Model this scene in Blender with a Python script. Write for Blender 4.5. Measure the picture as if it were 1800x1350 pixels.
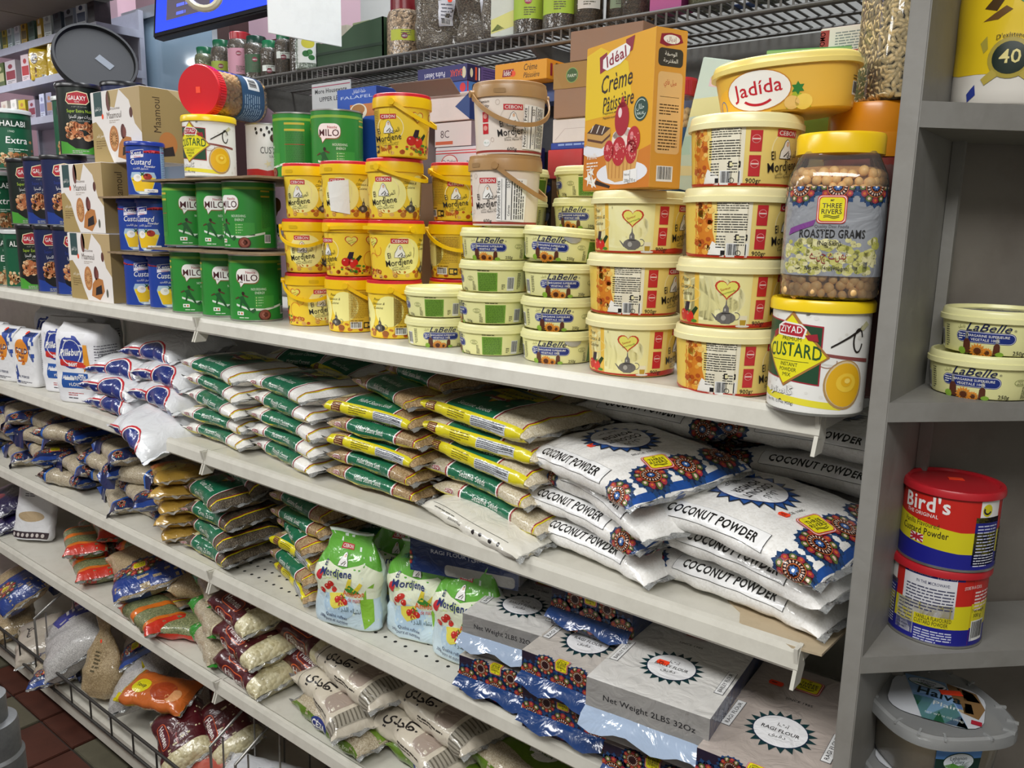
import bpy, bmesh, math, random
from mathutils import Vector, Matrix, Euler, noise
from bisect import bisect_right
D = bpy.data; SC = bpy.context.scene; COL = SC.collection; PI = math.pi
for o in list(D.objects): D.objects.remove(o)
# ---------------- camera, world, lights, exposure
cam = D.objects.new('camera', D.cameras.new('camera')); COL.objects.link(cam); SC.camera = cam
YAW, PIT, ROL = -0.672777, -0.189023, 0.018637
fw = Vector((math.sin(YAW)*math.cos(PIT), math.cos(YAW)*math.cos(PIT), math.sin(PIT)))
rt = fw.cross(Vector((0, 0, 1))).normalized(); up_ = rt.cross(fw)
r2 = rt*math.cos(ROL)+up_*math.sin(ROL); u2 = up_*math.cos(ROL)-rt*math.sin(ROL)
cam.matrix_world = Matrix(((r2.x, u2.x, -fw.x, 0), (r2.y, u2.y, -fw.y, -0.87027), (r2.z, u2.z, -fw.z, 0.215327), (0, 0, 0, 1)))
cam.data.sensor_width = 36; cam.data.lens = 28.75; cam.data.clip_start = 0.02
wd = D.worlds.new('shop_air'); SC.world = wd; wd.use_nodes = True
wd.node_tree.nodes['Background'].inputs[0].default_value = (0.80, 0.86, 1.0, 1); wd.node_tree.nodes['Background'].inputs[1].default_value = 0.35
vs_ = SC.view_settings; vs_.view_transform = 'Standard'; vs_.look = 'None'; vs_.gamma = 1; vs_.use_curve_mapping = False; vs_.exposure = 0.42
def area(name, loc, sx, sy, power, color=(1, 0.97, 0.93), rot=(0, 0, 0)):
    l = D.lights.new(name, 'AREA'); l.shape = 'RECTANGLE'; l.size = sx; l.size_y = sy; l.energy = power; l.color = color
    o = D.objects.new(name, l); COL.objects.link(o); o.location = loc; o.rotation_euler = rot; return o
area('ceiling_or_fill_lamp', (0.02, -1.20, 1.13), 1.2, 0.4, 26, (1, 0.995, 0.975))
area('ceiling_or_fill_lamp', (-2.0, -1.15, 1.13), 1.2, 0.4, 22, (1, 0.995, 0.975))
area('ceiling_or_fill_lamp', (-3.7, -1.15, 1.13), 1.2, 0.4, 15, (1, 0.995, 0.975))
area('ceiling_or_fill_lamp', (-4.75, 0.45, 1.135), 0.9, 0.12, 9, (0.95, 0.98, 1.0))
area('ceiling_or_fill_lamp', (-1.6, 0.25, 2.15), 2.4, 0.3, 34, (0.92, 0.96, 1.0))
area('ceiling_or_fill_lamp', (-0.5, 0.30, 2.15), 0.9, 0.3, 16, (0.95, 0.98, 1.0))  # unseen fill light, added to brighten the hanging sign and wire-shelf goods
area('ceiling_or_fill_lamp', (-3.2, 0.75, 2.15), 1.6, 0.3, 24, (0.92, 0.96, 1.0))
# ---------------- colours and materials
def lin(c): return c/12.92 if c <= 0.04045 else ((c+0.055)/1.055)**2.4
def hx(s):
    s = s.lstrip('#'); return tuple(lin(int(s[i:i+2], 16)/255) for i in (0, 2, 4))+(1.0,)
_m = {}
def mat(name, color=None, rough=0.5, coat=0.0, metal=0.0, bump=None, grain=None, dirt=None, alpha=None, emit=None, spec=0.5, crough=0.08):
    """color hex, or None = printed colours from the Col attribute; bump=(scale,strength,distortion); grain=(scale,c1,c2,c3,bump)"""
    if name in _m: return _m[name]
    m = D.materials.new(name); _m[name] = m; m.use_nodes = True; nt = m.node_tree; n = nt.nodes; b = n['Principled BSDF']; L = nt.links.new
    b.inputs['Roughness'].default_value = rough; b.inputs['Metallic'].default_value = metal; b.inputs['Specular IOR Level'].default_value = spec
    b.inputs['Coat Weight'].default_value = coat; b.inputs['Coat Roughness'].default_value = crough
    tc = n.new('ShaderNodeTexCoord'); src = None
    if color is None:
        a = n.new('ShaderNodeAttribute'); a.attribute_name = 'Col'; src = a.outputs['Color']
    elif not grain:
        b.inputs['Base Color'].default_value = hx(color); m.diffuse_color = hx(color)
    nrm = None
    if grain:
        v = n.new('ShaderNodeTexVoronoi'); v.inputs['Scale'].default_value = grain[0]; L(tc.outputs['Object'], v.inputs['Vector'])
        sp = n.new('ShaderNodeSeparateColor'); L(v.outputs['Color'], sp.inputs[0])
        r = n.new('ShaderNodeValToRGB'); L(sp.outputs[0], r.inputs[0]); r.color_ramp.elements[0].color = hx(grain[1]); r.color_ramp.elements[1].color = hx(grain[3])
        e = r.color_ramp.elements.new(0.5); e.color = hx(grain[2]); src = r.outputs[0]; m.diffuse_color = hx(grain[2])
        bp = n.new('ShaderNodeBump'); bp.inputs['Strength'].default_value = grain[4]; bp.inputs['Distance'].default_value = 0.002; bp.invert = True
        L(v.outputs['Distance'], bp.inputs['Height']); L(bp.outputs[0], b.inputs['Normal'])
    if dirt:   # (scale, amount, colour)
        t = n.new('ShaderNodeTexNoise'); t.inputs['Scale'].default_value = dirt[0]; t.inputs['Detail'].default_value = 6; t.inputs['Roughness'].default_value = 0.7; L(tc.outputs['Object'], t.inputs['Vector'])
        r = n.new('ShaderNodeValToRGB'); L(t.outputs['Fac'], r.inputs[0]); r.color_ramp.elements[0].position = 0.45; r.color_ramp.elements[1].position = 0.75
        r.color_ramp.elements[0].color = (0, 0, 0, 1); r.color_ramp.elements[1].color = (dirt[1],)*3+(1,)
        mx = n.new('ShaderNodeMix'); mx.data_type = 'RGBA'; L(r.outputs[0], mx.inputs[0]); mx.inputs[7].default_value = hx(dirt[2])
        if src: L(src, mx.inputs[6])
        else: mx.inputs[6].default_value = b.inputs['Base Color'].default_value[:]
        src = mx.outputs[2]
    if src: L(src, b.inputs['Base Color'])
    if bump:
        t = n.new('ShaderNodeTexNoise'); t.inputs['Scale'].default_value = bump[0]; t.inputs['Detail'].default_value = 3; t.inputs['Distortion'].default_value = bump[2]; L(tc.outputs['Object'], t.inputs['Vector'])
        bp = n.new('ShaderNodeBump'); bp.inputs['Strength'].default_value = bump[1]; bp.inputs['Distance'].default_value = 0.01; L(t.outputs['Fac'], bp.inputs['Height'])
        if coat > 0: L(bp.outputs[0], b.inputs['Coat Normal'])
        if not grain: L(bp.outputs[0], b.inputs['Normal'])
    if alpha is not None: b.inputs['Alpha'].default_value = alpha
    if emit:
        b.inputs['Emission Color'].default_value = hx(color) if color else (1, 1, 1, 1); b.inputs['Emission Strength'].default_value = emit
        if src: L(src, b.inputs['Emission Color'])
    return m
def clear(name, tint='#f4f6f6', op=0.12, rough=0.06, bump=None):
    """thin clear plastic or glass: see-through with a fresnel gloss"""
    if name in _m: return _m[name]
    m = D.materials.new(name); _m[name] = m; m.use_nodes = True; nt = m.node_tree; n = nt.nodes; n.remove(n['Principled BSDF']); L = nt.links.new
    out = n['Material Output']; tr = n.new('ShaderNodeBsdfTransparent'); tr.inputs[0].default_value = hx(tint); g = n.new('ShaderNodeBsdfGlossy'); g.inputs['Roughness'].default_value = rough
    df = n.new('ShaderNodeBsdfDiffuse'); df.inputs[0].default_value = hx(tint); f = n.new('ShaderNodeFresnel'); f.inputs[0].default_value = 1.5
    m1 = n.new('ShaderNodeMixShader'); m1.inputs[0].default_value = op; L(tr.outputs[0], m1.inputs[1]); L(df.outputs[0], m1.inputs[2])
    m2 = n.new('ShaderNodeMixShader'); L(f.outputs[0], m2.inputs[0]); L(m1.outputs[0], m2.inputs[1]); L(g.outputs[0], m2.inputs[2]); L(m2.outputs[0], out.inputs[0])
    if bump:
        tc = n.new('ShaderNodeTexCoord'); t = n.new('ShaderNodeTexNoise'); t.inputs['Scale'].default_value = bump[0]; t.inputs['Distortion'].default_value = 1.5; L(tc.outputs['Object'], t.inputs['Vector'])
        bp = n.new('ShaderNodeBump'); bp.inputs['Strength'].default_value = bump[1]; bp.inputs['Distance'].default_value = 0.01; L(t.outputs['Fac'], bp.inputs['Height']); L(bp.outputs[0], g.inputs['Normal']); L(bp.outputs[0], f.inputs['Normal'])
    return m
P_TIN = mat('printed_tin', None, 0.38, bump=(3, 0.02, 0)); P_CARD = mat('printed_card', None, 0.5, bump=(300, 0.01, 0)); P_PLAS = mat('printed_plastic', None, 0.3, bump=(12, 0.02, 0))
P_FILM = mat('printed_film', None, 0.32, coat=0.8, bump=(28, 0.35, 1.2)); P_PAPER = mat('printed_paper', None, 0.6, bump=(40, 0.15, 1)); P_GLOW = mat('screen_picture', None, 0.4, emit=1.6)
TIN = mat('tinplate', '#b9b9b4', 0.3, metal=0.9, bump=(60, 0.02, 0)); CARD = mat('corrugated_cardboard', '#8d775c', 0.85, bump=(90, 0.1, 0), dirt=(30, 0.5, '#6a5640'))
SHELF = mat('cream_shelf_enamel', '#cfccc1', 0.38, dirt=(22, 0.28, '#9a9486'), bump=(8, 0.03, 0)); WOODG = mat('grey_painted_wood', '#878580', 0.55, dirt=(7, 0.5, '#6a645c'), bump=(22, 0.12, 0.6))
PLAS = lambda h, r=0.28: mat('plastic_'+h.strip('#'), h, r, bump=(20, 0.02, 0))
FILM = lambda h, r=0.3: mat('film_'+h.strip('#'), h, r, coat=0.8, bump=(26, 0.4, 1.2))
ORANGE = mat('orange_price_sticker', '#ff4a26', 0.6); STEEL = mat('steel_wire', '#8b8a86', 0.35, metal=0.6, dirt=(40, 0.5, '#55504a')); SEAL = clear('clear_seal_film', '#e9ebea', 0.25, 0.12, (60, 0.6))
# ---------------- objects
def tag(o, label=None, cat=None, group=None, kind=None):
    if label: o['label'] = label
    if cat: o['category'] = cat
    if group: o['group'] = group
    if kind: o['kind'] = kind
    return o
def empty(name, loc=(0, 0, 0), rot=(0, 0, 0)):
    o = D.objects.new(name, None); o.empty_display_size = 0.02; COL.objects.link(o); o.location = loc; o.rotation_euler = rot; return o
def link(name, me, parent=None, loc=(0, 0, 0), rot=(0, 0, 0)):
    o = D.objects.new(name, me); COL.objects.link(o); o.parent = parent; o.location = loc; o.rotation_euler = rot; return o
def mesh(name, v, f, mats, mi=None, cols=None, smooth=False):
    me = D.meshes.new(name); me.from_pydata([tuple(p) for p in v], [], f)
    for m in (mats if isinstance(mats, (list, tuple)) else [mats]): me.materials.append(m)
    if mi: me.polygons.foreach_set('material_index', mi)
    if cols:
        a = me.attributes.new('Col', 'FLOAT_COLOR', 'CORNER'); buf = []
        for p, c in zip(me.polygons, cols): buf.extend(list(c)*p.loop_total)
        a.data.foreach_set('color', buf)
    if smooth:
        me.polygons.foreach_set('use_smooth', [True]*len(me.polygons)); me.set_sharp_from_angle(angle=math.radians(38))
    me.update(); return me
class MB:
    def __init__(s): s.v = []; s.f = []
    def add(s, v, f):
        k = len(s.v); s.v += [Vector(p) for p in v]; s.f += [[i+k for i in q] for q in f]; return s
    def box(s, a, b, M=None):
        (x0, y0, z0), (x1, y1, z1) = a, b
        v = [Vector(p) for p in ((x0, y0, z0), (x1, y0, z0), (x1, y1, z0), (x0, y1, z0), (x0, y0, z1), (x1, y0, z1), (x1, y1, z1), (x0, y1, z1))]
        if M: v = [M @ p for p in v]
        return s.add(v, [[0, 3, 2, 1], [4, 5, 6, 7], [0, 1, 5, 4], [1, 2, 6, 5], [2, 3, 7, 6], [3, 0, 4, 7]])
    def prism(s, pts, z0, z1, M=None):
        n = len(pts); v = [Vector((x, y, z0)) for x, y in pts]+[Vector((x, y, z1)) for x, y in pts]
        if M: v = [M @ p for p in v]
        return s.add(v, [list(range(n))[::-1], list(range(n, 2*n))]+[[i, (i+1) % n, (i+1) % n+n, i+n] for i in range(n)])
    def tube(s, pts, r, n=8):
        pts = [Vector(p) for p in pts]; rings = []
        for i, p in enumerate(pts):
            t = (pts[min(i+1, len(pts)-1)]-pts[max(i-1, 0)]).normalized(); a = t.orthogonal().normalized() if i == 0 else (a-t*a.dot(t)).normalized(); b = t.cross(a)
            rings.append([p+(a*math.cos(2*PI*k/n)+b*math.sin(2*PI*k/n))*r for k in range(n)])
        v = [q for R_ in rings for q in R_]; f = [[i*n+k, i*n+(k+1) % n, (i+1)*n+(k+1) % n, (i+1)*n+k] for i in range(len(pts)-1) for k in range(n)]
        return s.add(v, f+[list(range(n))[::-1], [len(v)-n+k for k in range(n)]])
    def out(s, name, mats, smooth=False): return mesh(name, s.v, s.f, mats, smooth=smooth)
# ---------------- surfaces that artwork can be printed on (u along, v up, metres)
class Grid:
    def __init__(s, us, vs, P, wrap=False): s.us = us; s.vs = vs; s.P = P; s.cu = us[1:-1]; s.cv = vs[1:-1]; s.wrap = wrap
    def ev(s, u, v):
        i = min(max(bisect_right(s.us, u)-1, 0), len(s.us)-2); j = min(max(bisect_right(s.vs, v)-1, 0), len(s.vs)-2)
        a = (u-s.us[i])/(s.us[i+1]-s.us[i]); b = (v-s.vs[j])/(s.vs[j+1]-s.vs[j])
        p, q, r, t = s.P[j][i], s.P[j][i+1], s.P[j+1][i], s.P[j+1][i+1]
        n = (q-p+t-r).cross(r-p+t-q)
        return p*(1-a)*(1-b)+q*a*(1-b)+r*(1-a)*b+t*a*b, n.normalized()
    def faces(s, caps=True):
        nu = len(s.us); nv = len(s.vs); m = nu-1 if s.wrap else nu
        v = [s.P[j][i] for j in range(nv) for i in range(m)]
        f = [[j*m+i, j*m+(i+1) % m, (j+1)*m+(i+1) % m, (j+1)*m+i] for j in range(nv-1) for i in range(nu-1)]
        if caps and s.wrap: f += [list(range(m))[::-1], [(nv-1)*m+i for i in range(m)]]
        return v, f
    def mesh(s, name, mats, smooth=True, caps=True):
        v, f = s.faces(caps); return mesh(name, v, f, mats, smooth=smooth)
def section(a, b=None, n=2.0, seg=48):
    """closed outline, front (-y) in the middle; returns points and arc lengths"""
    b = b or a; pts = []
    for k in range(seg+1):
        t = -PI+2*PI*k/seg; sn, cs = math.sin(t), math.cos(t); e = 2/n
        pts.append((a*math.copysign(abs(sn)**e, sn), -b*math.copysign(abs(cs)**e, cs)))
    L = [0]
    for k in range(seg): L.append(L[-1]+math.dist(pts[k], pts[k+1]))
    return pts, [x-L[-1]/2 for x in L]
def sweep(sec, prof):
    """prof: list of (z, scale)"""
    pts, us = sec; vs = []; 
    for z, s in prof: vs.append(z if not vs or z > vs[-1] else vs[-1]+1e-5)
    return Grid(us, vs, [[Vector((x*s, y*s, z)) for x, y in pts] for z, s in prof], True)
def boxgrid(w, d, h):
    g = Grid([-w/2-d, -w/2, w/2, w/2+d, w/2+d+w], [0, h, h+d], None); x, y = w/2, d/2
    def ev(u, v):
        t = 2e-5
        if abs(v-h) < t and abs(u) < x-t: return Vector((u, -y, h)), Vector((0, -1, 1))
        if v > h: return Vector((u, -y+v-h, h)), Vector((0, 0, 1))
        if v < 0: return Vector((u, -y-v, 0)), Vector((0, 0, -1))
        if abs(u-x) < t: return Vector((x, -y, v)), Vector((1, -1, 0))
        if abs(u+x) < t: return Vector((-x, -y, v)), Vector((-1, -1, 0))
        if abs(u-x-d) < t: return Vector((x, y, v)), Vector((1, 1, 0))
        if u < -x: return Vector((-x, -y-x-u, v)), Vector((-1, 0, 0))
        if u > x+d: return Vector((x-(u-x-d), y, v)), Vector((0, 1, 0))
        if u > x: return Vector((x, -y+u-x, v)), Vector((1, 0, 0))
        return Vector((u, -y, v)), Vector((0, -1, 0))
    g.ev = ev; g.cu = [-x, x, x+d]; g.cv = [h]; return g
def bevelbox(name, w, d, h, m, bev=0.001):
    bm = bmesh.new(); bmesh.ops.create_cube(bm, size=1, matrix=Matrix.Translation((0, 0, h/2)) @ Matrix.Diagonal((w, d, h, 1)))
    bmesh.ops.bevel(bm, geom=bm.edges[:], offset=bev, segments=2, affect='EDGES'); me = D.meshes.new(name); bm.to_mesh(me); bm.free(); me.materials.append(m); return me
_AR = {}; _cp = 0xFE80
for _c in '\u0621:1 \u0622:2 \u0623:2 \u0624:2 \u0625:2 \u0626:4 \u0627:2 \u0628:4 \u0629:2 \u062a:4 \u062b:4 \u062c:4 \u062d:4 \u062e:4 \u062f:2 \u0630:2 \u0631:2 \u0632:2 \u0633:4 \u0634:4 \u0635:4 \u0636:4 \u0637:4 \u0638:4 \u0639:4 \u063a:4 \u0641:4 \u0642:4 \u0643:4 \u0644:4 \u0645:4 \u0646:4 \u0647:4 \u0648:2 \u0649:2 \u064a:4'.split():
    _AR[_c[0]] = (_cp, int(_c[2:])); _cp += int(_c[2:])
def ar(s):
    """joined Arabic letter forms, laid out from the right"""
    o = []
    for w in s.split(' ')[::-1]:
        g = []
        for i, c in enumerate(w):
            if c not in _AR: g.append(c); continue
            b, n = _AR[c]; pr = i > 0 and w[i-1] in _AR and _AR[w[i-1]][1] == 4; nx = i+1 < len(w) and w[i+1] in _AR and n == 4 and w[i+1] != '\u0621'
            g.append(chr(b+(3 if pr and nx and n == 4 else 2 if nx and not pr else 1 if pr and n > 1 else 0)))
        o.append(''.join(g[::-1]))
    return ' '.join(o)
# ---------------- flat artwork, cut along the surface's own grid and laid on it
_tc = {}
def text2d(s, bold=0.0, shear=0.0):
    k = (s, bold, shear)
    if k not in _tc:
        c = D.curves.new('lettering', 'FONT'); c.body = s; c.resolution_u = 2; c.offset = bold*0.55; c.shear = shear; c.space_character = 1.0+bold*2.2; c.align_x = 'CENTER'
        o = D.objects.new('lettering', c); COL.objects.link(o); bpy.context.view_layer.update(); me = o.to_mesh()
        v = [(p.co.x, p.co.y) for p in me.vertices]; f = [list(p.vertices) for p in me.polygons if p.normal.z > -0.5]; o.to_mesh_clear(); D.objects.remove(o); D.curves.remove(c)
        x0 = min([p[0] for p in v], default=0); x1 = max([p[0] for p in v], default=1); cx = (x0+x1)/2
        _tc[k] = ([((x-cx)/0.73, y/0.73) for x, y in v], f, max((x1-x0)/0.73, 0.01))
    return _tc[k]
def art2d(art):
    """artwork in millimetres -> list of (verts, faces, colour, layer)"""
    out = []; lay = 1; rnd = random.Random(5)
    def poly(p, c): out.append(([(x, y) for x, y in p], [list(range(len(p)))], c, lay))
    def ell(u, v, a, b, c, n=20, a0=0, a1=2*PI): poly([(u+a*math.cos(a0+(a1-a0)*k/n), v+b*math.sin(a0+(a1-a0)*k/n)) for k in range(n+(a1-a0 < 6.28))], c)
    def many(polys, c):
        V = []; F = []
        for p in polys: F.append(list(range(len(V), len(V)+len(p)))); V += p
        out.append((V, F, c, lay))
    for it in art:
        if isinstance(it, int): lay = it; continue
        k = it[0]
        if k == 'R': _, a, b, c_, d, c = it; poly([(a, b), (c_, b), (c_, d), (a, d)], c)
        elif k == 'RR':
            _, a, b, c_, d, r, c = it; p = []
            for cx, cy, t in ((c_-r, b+r, -PI/2), (c_-r, d-r, 0), (a+r, d-r, PI/2), (a+r, b+r, PI)): p += [(cx+r*math.cos(t+PI/2*i/4), cy+r*math.sin(t+PI/2*i/4)) for i in range(5)]
            poly(p, c)
        elif k == 'E': ell(*it[1:6], *(it[6:] or ()))
        elif k == 'P': poly(it[1], it[2])
        elif k == 'RG':   # ring
            _, u, v, a, b, w, c = it[:7]; t0, t1 = it[7:9] if len(it) > 7 else (0, 2*PI); n = 24; q = []
            for i in range(n):
                p, s = t0+(t1-t0)*i/n, t0+(t1-t0)*(i+1)/n
                q.append([(u+a*math.cos(p), v+b*math.sin(p)), (u+(a-w)*math.cos(p), v+(b-w)*math.sin(p)), (u+(a-w)*math.cos(s), v+(b-w)*math.sin(s)), (u+a*math.cos(s), v+b*math.sin(s))][::-1])
            many(q, c)
        elif k == 'T':
            _, s, u, v, h, c = it[:6]; o = it[6] if len(it) > 6 else {}
            V, F, w = text2d(s, o.get('b', 0.0), o.get('sh', 0.0)); sx = o['w']/w if 'w' in o else h*o.get('sx', 1); a = math.radians(o.get('r', 0)); ca, sa = math.cos(a), math.sin(a)
            off = {'l': w*sx/2, 'r': -w*sx/2}.get(o.get('al'), 0); bow = o.get('bow', 0)
            W2 = [((x*sx+off), (y*h+bow*(1-(2*x/w)**2))) for x, y in V]
            out.append(([(u+x*ca-y*sa, v+x*sa+y*ca) for x, y in W2], F, c, lay))
        elif k == 'L':   # lines of unreadably small print
            _, u0, v1, u1, rows, pitch, th, c = it[:8]; q = []; rot = len(it) > 8
            for r in range(rows):
                x = u0; end = u1 if r < rows-1 else u0+(u1-u0)*0.6
                while x < end:
                    wl = min(rnd.uniform(1.5, 6)*max(th, 0.5), end-x); y = v1-r*pitch
                    if rot: q.append([(y, x), (y-th, x), (y-th, x+wl), (y, x+wl)][::-1])
                    else: q.append([(x, y-th), (x+wl, y-th), (x+wl, y), (x, y)])
                    x += wl+0.7*th
            if q: many(q, c)
        elif k == 'B':   # barcode
            _, u, v, w, h = it[:5]; poly([(u, v), (u+w, v), (u+w, v+h), (u, v+h)], '#f0f0ee'); lay += 1; q = []; x = u+w*0.06
            while x < u+w*0.92:
                t = rnd.choice((0.015, 0.03, 0.045))*w; q.append([(x, v+h*0.14), (x+t, v+h*0.14), (x+t, v+h*0.95), (x, v+h*0.95)]); x += t+rnd.choice((0.02, 0.035))*w
            many(q, '#1b1b1b'); lay -= 1
        elif k == 'S':   # star / petal ring: u,v,r_in,r_out,n,colour
            _, u, v, a, b, n, c = it[:7]; ky = it[7] if len(it) > 7 else 1
            poly([(u+(b if i % 2 else a)*math.cos(PI*i/n), v+ky*(b if i % 2 else a)*math.sin(PI*i/n)) for i in range(2*n)], c)
        elif k == 'PT':  # separate petals: u,v,r0,r1,n,width,colour
            _, u, v, a, b, n, w, c = it[:8]; ph = it[8] if len(it) > 8 else 0; q = []
            for i in range(n):
                t = 2*PI*(i+ph)/n; ct, st = math.cos(t), math.sin(t); q.append([(u+x*ct-y*st, v+x*st+y*ct) for x, y in ((a, 0), ((a*1.4+b)/2.4, -w/2), ((a+b*1.6)/2.6, -w*0.42), (b, 0), ((a+b*1.6)/2.6, w*0.42), ((a*1.4+b)/2.4, w/2))])
            many(q, c)
        elif k == 'BL':  # scattered blobs: u0,v0,u1,v1,n,r,colours
            _, a, b, c_, d, n, r, cs = it
            for j, c in enumerate(cs):
                q = []
                for i in range(n//len(cs)):
                    x, y, s, t0 = rnd.uniform(a, c_), rnd.uniform(b, d), r*rnd.uniform(0.6, 1.2), rnd.uniform(0, 1); q.append([(x+s*math.cos(t0+PI*t/4), y+s*0.8*math.sin(t0+PI*t/4)) for t in range(8)])
                many(q, c)
    return out
def decal(name, G, art, m=None, off=0.0002, cu=None, cv=None):
    bm = bmesh.new(); pal = []   # flat in millimetres first
    for V, F, c, lay in art2d(art):
        pid = len(pal); pal.append((hx(c), lay)); vv = [bm.verts.new((x, y, lay)) for x, y in V]
        for f in F:
            try: bm.faces.new([vv[i] for i in f]).material_index = pid
            except ValueError: pass
    bm.normal_update(); big_ = [f for f in bm.faces if len(f.verts) > 3]
    bmesh.ops.triangulate(bm, faces=big_, ngon_method='EAR_CLIP')
    x0 = min(v.co.x for v in bm.verts); x1 = max(v.co.x for v in bm.verts); y0 = min(v.co.y for v in bm.verts); y1 = max(v.co.y for v in bm.verts)
    for ax, cuts, lo, hi in ((0, G.cu if cu is None else cu, x0, x1), (1, G.cv if cv is None else cv, y0, y1)):
        for c in cuts:
            c *= 1000
            if lo < c < hi: bmesh.ops.bisect_plane(bm, geom=bm.verts[:]+bm.edges[:]+bm.faces[:], plane_co=(c*(ax == 0), c*(ax == 1), 0), plane_no=(ax == 0, ax == 1, 0), dist=1e-4)
    box = not G.P
    for v in bm.verts:
        p, n = G.ev(v.co.x/1000, v.co.y/1000); v.co = p+n*(off*v.co.z)
    me = D.meshes.new(name); bm.to_mesh(me); bm.free(); me.materials.append(m or P_TIN)
    ids = [0]*len(me.polygons); me.polygons.foreach_get('material_index', ids); me.polygons.foreach_set('material_index', [0]*len(ids))
    a = me.attributes.new('Col', 'FLOAT_COLOR', 'CORNER'); buf = []
    for p, i in zip(me.polygons, ids): buf.extend(list(pal[i][0])*p.loop_total)
    a.data.foreach_set('color', buf)
    if not box: me.polygons.foreach_set('use_smooth', [True]*len(ids))
    me.update(); return me
# ---------------- kits: a thing's parts, built once and linked for every copy
def put(kit, kind, loc, rot=(0, 0, 0), label='', cat='', group=None, extra=(), skip=()):
    r = empty(kind, loc, rot); tag(r, label, cat, group); made = {}
    for pt in list(kit)+list(extra):
        nm, me = pt[0], pt[1]
        if nm in skip: continue
        l = pt[2] if len(pt) > 2 else (0, 0, 0); ro = pt[3] if len(pt) > 3 else (0, 0, 0); par = pt[4] if len(pt) > 4 and pt[4] else None
        o = link(nm, me, made.get(par, r), l, ro); made[nm] = o
        if len(pt) > 5 and pt[5]:
            for k_, v_ in pt[5].items(): o[k_] = v_
    return r
def facing(x, y, k=0.0):
    """turn about z so that the front looks at the aisle where the shopper stands (k = sideways share of the visible half)"""
    return math.atan2(-0.87-y, 0-x)+PI/2+math.asin(max(-1, min(1, k)))
def sticker(G, u, v, w=16, h=10, name='price_sticker'):
    return (name, decal('price_sticker', G, [6, ('P', [(u-w/2+2, v-h/2), (u+w/2-2, v-h/2), (u+w/2, v), (u+w/2-2, v+h/2), (u-w/2+2, v+h/2), (u-w/2, v)], '#ff4a26'), 7, ('L', u-w*0.3, v+1.5, u+w*0.3, 1, 3, 2.4, '#8c1c10')], P_CARD))
# ================= the setting
FLOOR = -1.25
def slab(name, a, b, m, kind='structure'):
    o = link(name, MB().box(a, b).out(name, m)); o['kind'] = kind; return o
fl = slab('floor', (-5.6, -2.3, FLOOR-0.06), (0.9, 1.5, FLOOR-0.008), mat('dark_grout', '#2b2622', 0.8, dirt=(20, 0.5, '#15120f')))
TRED = mat('red_quarry_tile', '#4e2a1f', 0.5, bump=(25, 0.05, 0), dirt=(9, 0.6, '#2e1812')); TBEI = mat('stone_coloured_quarry_tile', '#5c5848', 0.5, bump=(25, 0.05, 0), dirt=(9, 0.5, '#403c30'))
def tile_mesh(m):
    return bevelbox('tile', 0.197, 0.197, 0.010, m, 0.002)
tr, tb = tile_mesh(TRED), tile_mesh(TBEI); rn = random.Random(3)
for i in range(26):
    for j in range(6):
        x, y = -4.19+0.205*i, -0.014-0.2025*j+0.10-0.2025*0.0
        if x > 0.3 or j > 5: continue
        o = link('tile', tb if (i+2*j) % 4 == 2 else tr, fl, (x, y-0.1+0.1, FLOOR-0.009+rn.uniform(-0.0008, 0.0008)))
WALLW = mat('white_wall_paint', '#cfd0ce', 0.6, bump=(60, 0.03, 0), dirt=(5, 0.3, '#8e8e8a')); WALLG = mat('grey_wall_paint', '#8a8882', 0.6, dirt=(5, 0.4, '#5a5852'), bump=(40, 0.04, 0))
PINK = mat('pale_pink_wall_paint', '#c9a9b4', 0.6, bump=(50, 0.03, 0))
slab('wall_back', (-1.75, 0.66, FLOOR), (0.9, 0.74, 2.2), WALLW); slab('wall_rear_left', (-5.6, 1.42, FLOOR), (-1.75, 1.5, 2.2), PINK)
slab('wall_left', (-5.68, -2.3, FLOOR), (-5.6, 1.5, 2.2), PINK); slab('wall_right', (0.9, -2.3, FLOOR), (0.98, 0.74, 2.2), WALLG); slab('wall_front', (-5.6, -2.38, FLOOR), (0.9, -2.3, 2.2), WALLG)
slab('wall_return', (-1.83, 0.74, FLOOR), (-1.75, 1.42, 2.2), mat('dark_red_wall_paint', '#4a3432', 0.6, bump=(50, 0.03, 0)))
slab('trim_1', (-1.75, 0.645, 0.46), (0.4, 0.66, 0.56), WALLG)
slab('ceiling', (-5.6, -2.3, 2.2), (0.9, 1.5, 2.26), mat('ceiling_paint', '#8a8780', 0.8, bump=(40, 0.05, 0)))
sf = link('soffit', MB().box((-5.6, -2.3, 1.16), (0.9, -1.4, 1.2)).box((-5.6, 1.02, 1.16), (-5.59, 1.03, 1.2)).out('soffit', mat('soffit_core', '#6f6a62', 0.8, bump=(40, 0.05, 0)))); sf['kind'] = 'structure'
pm = bevelbox('ceiling_panel', 0.594, 0.594, 0.02, mat('ceiling_board', '#8f8a80', 0.85, bump=(120, 0.12, 0), dirt=(4, 0.4, '#75706a')), 0.003)
for i in range(5):
    for j in range(6): link('ceiling_panel', pm, sf, (-5.3+0.6*i, 0.72-0.6*j, 1.16))
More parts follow.
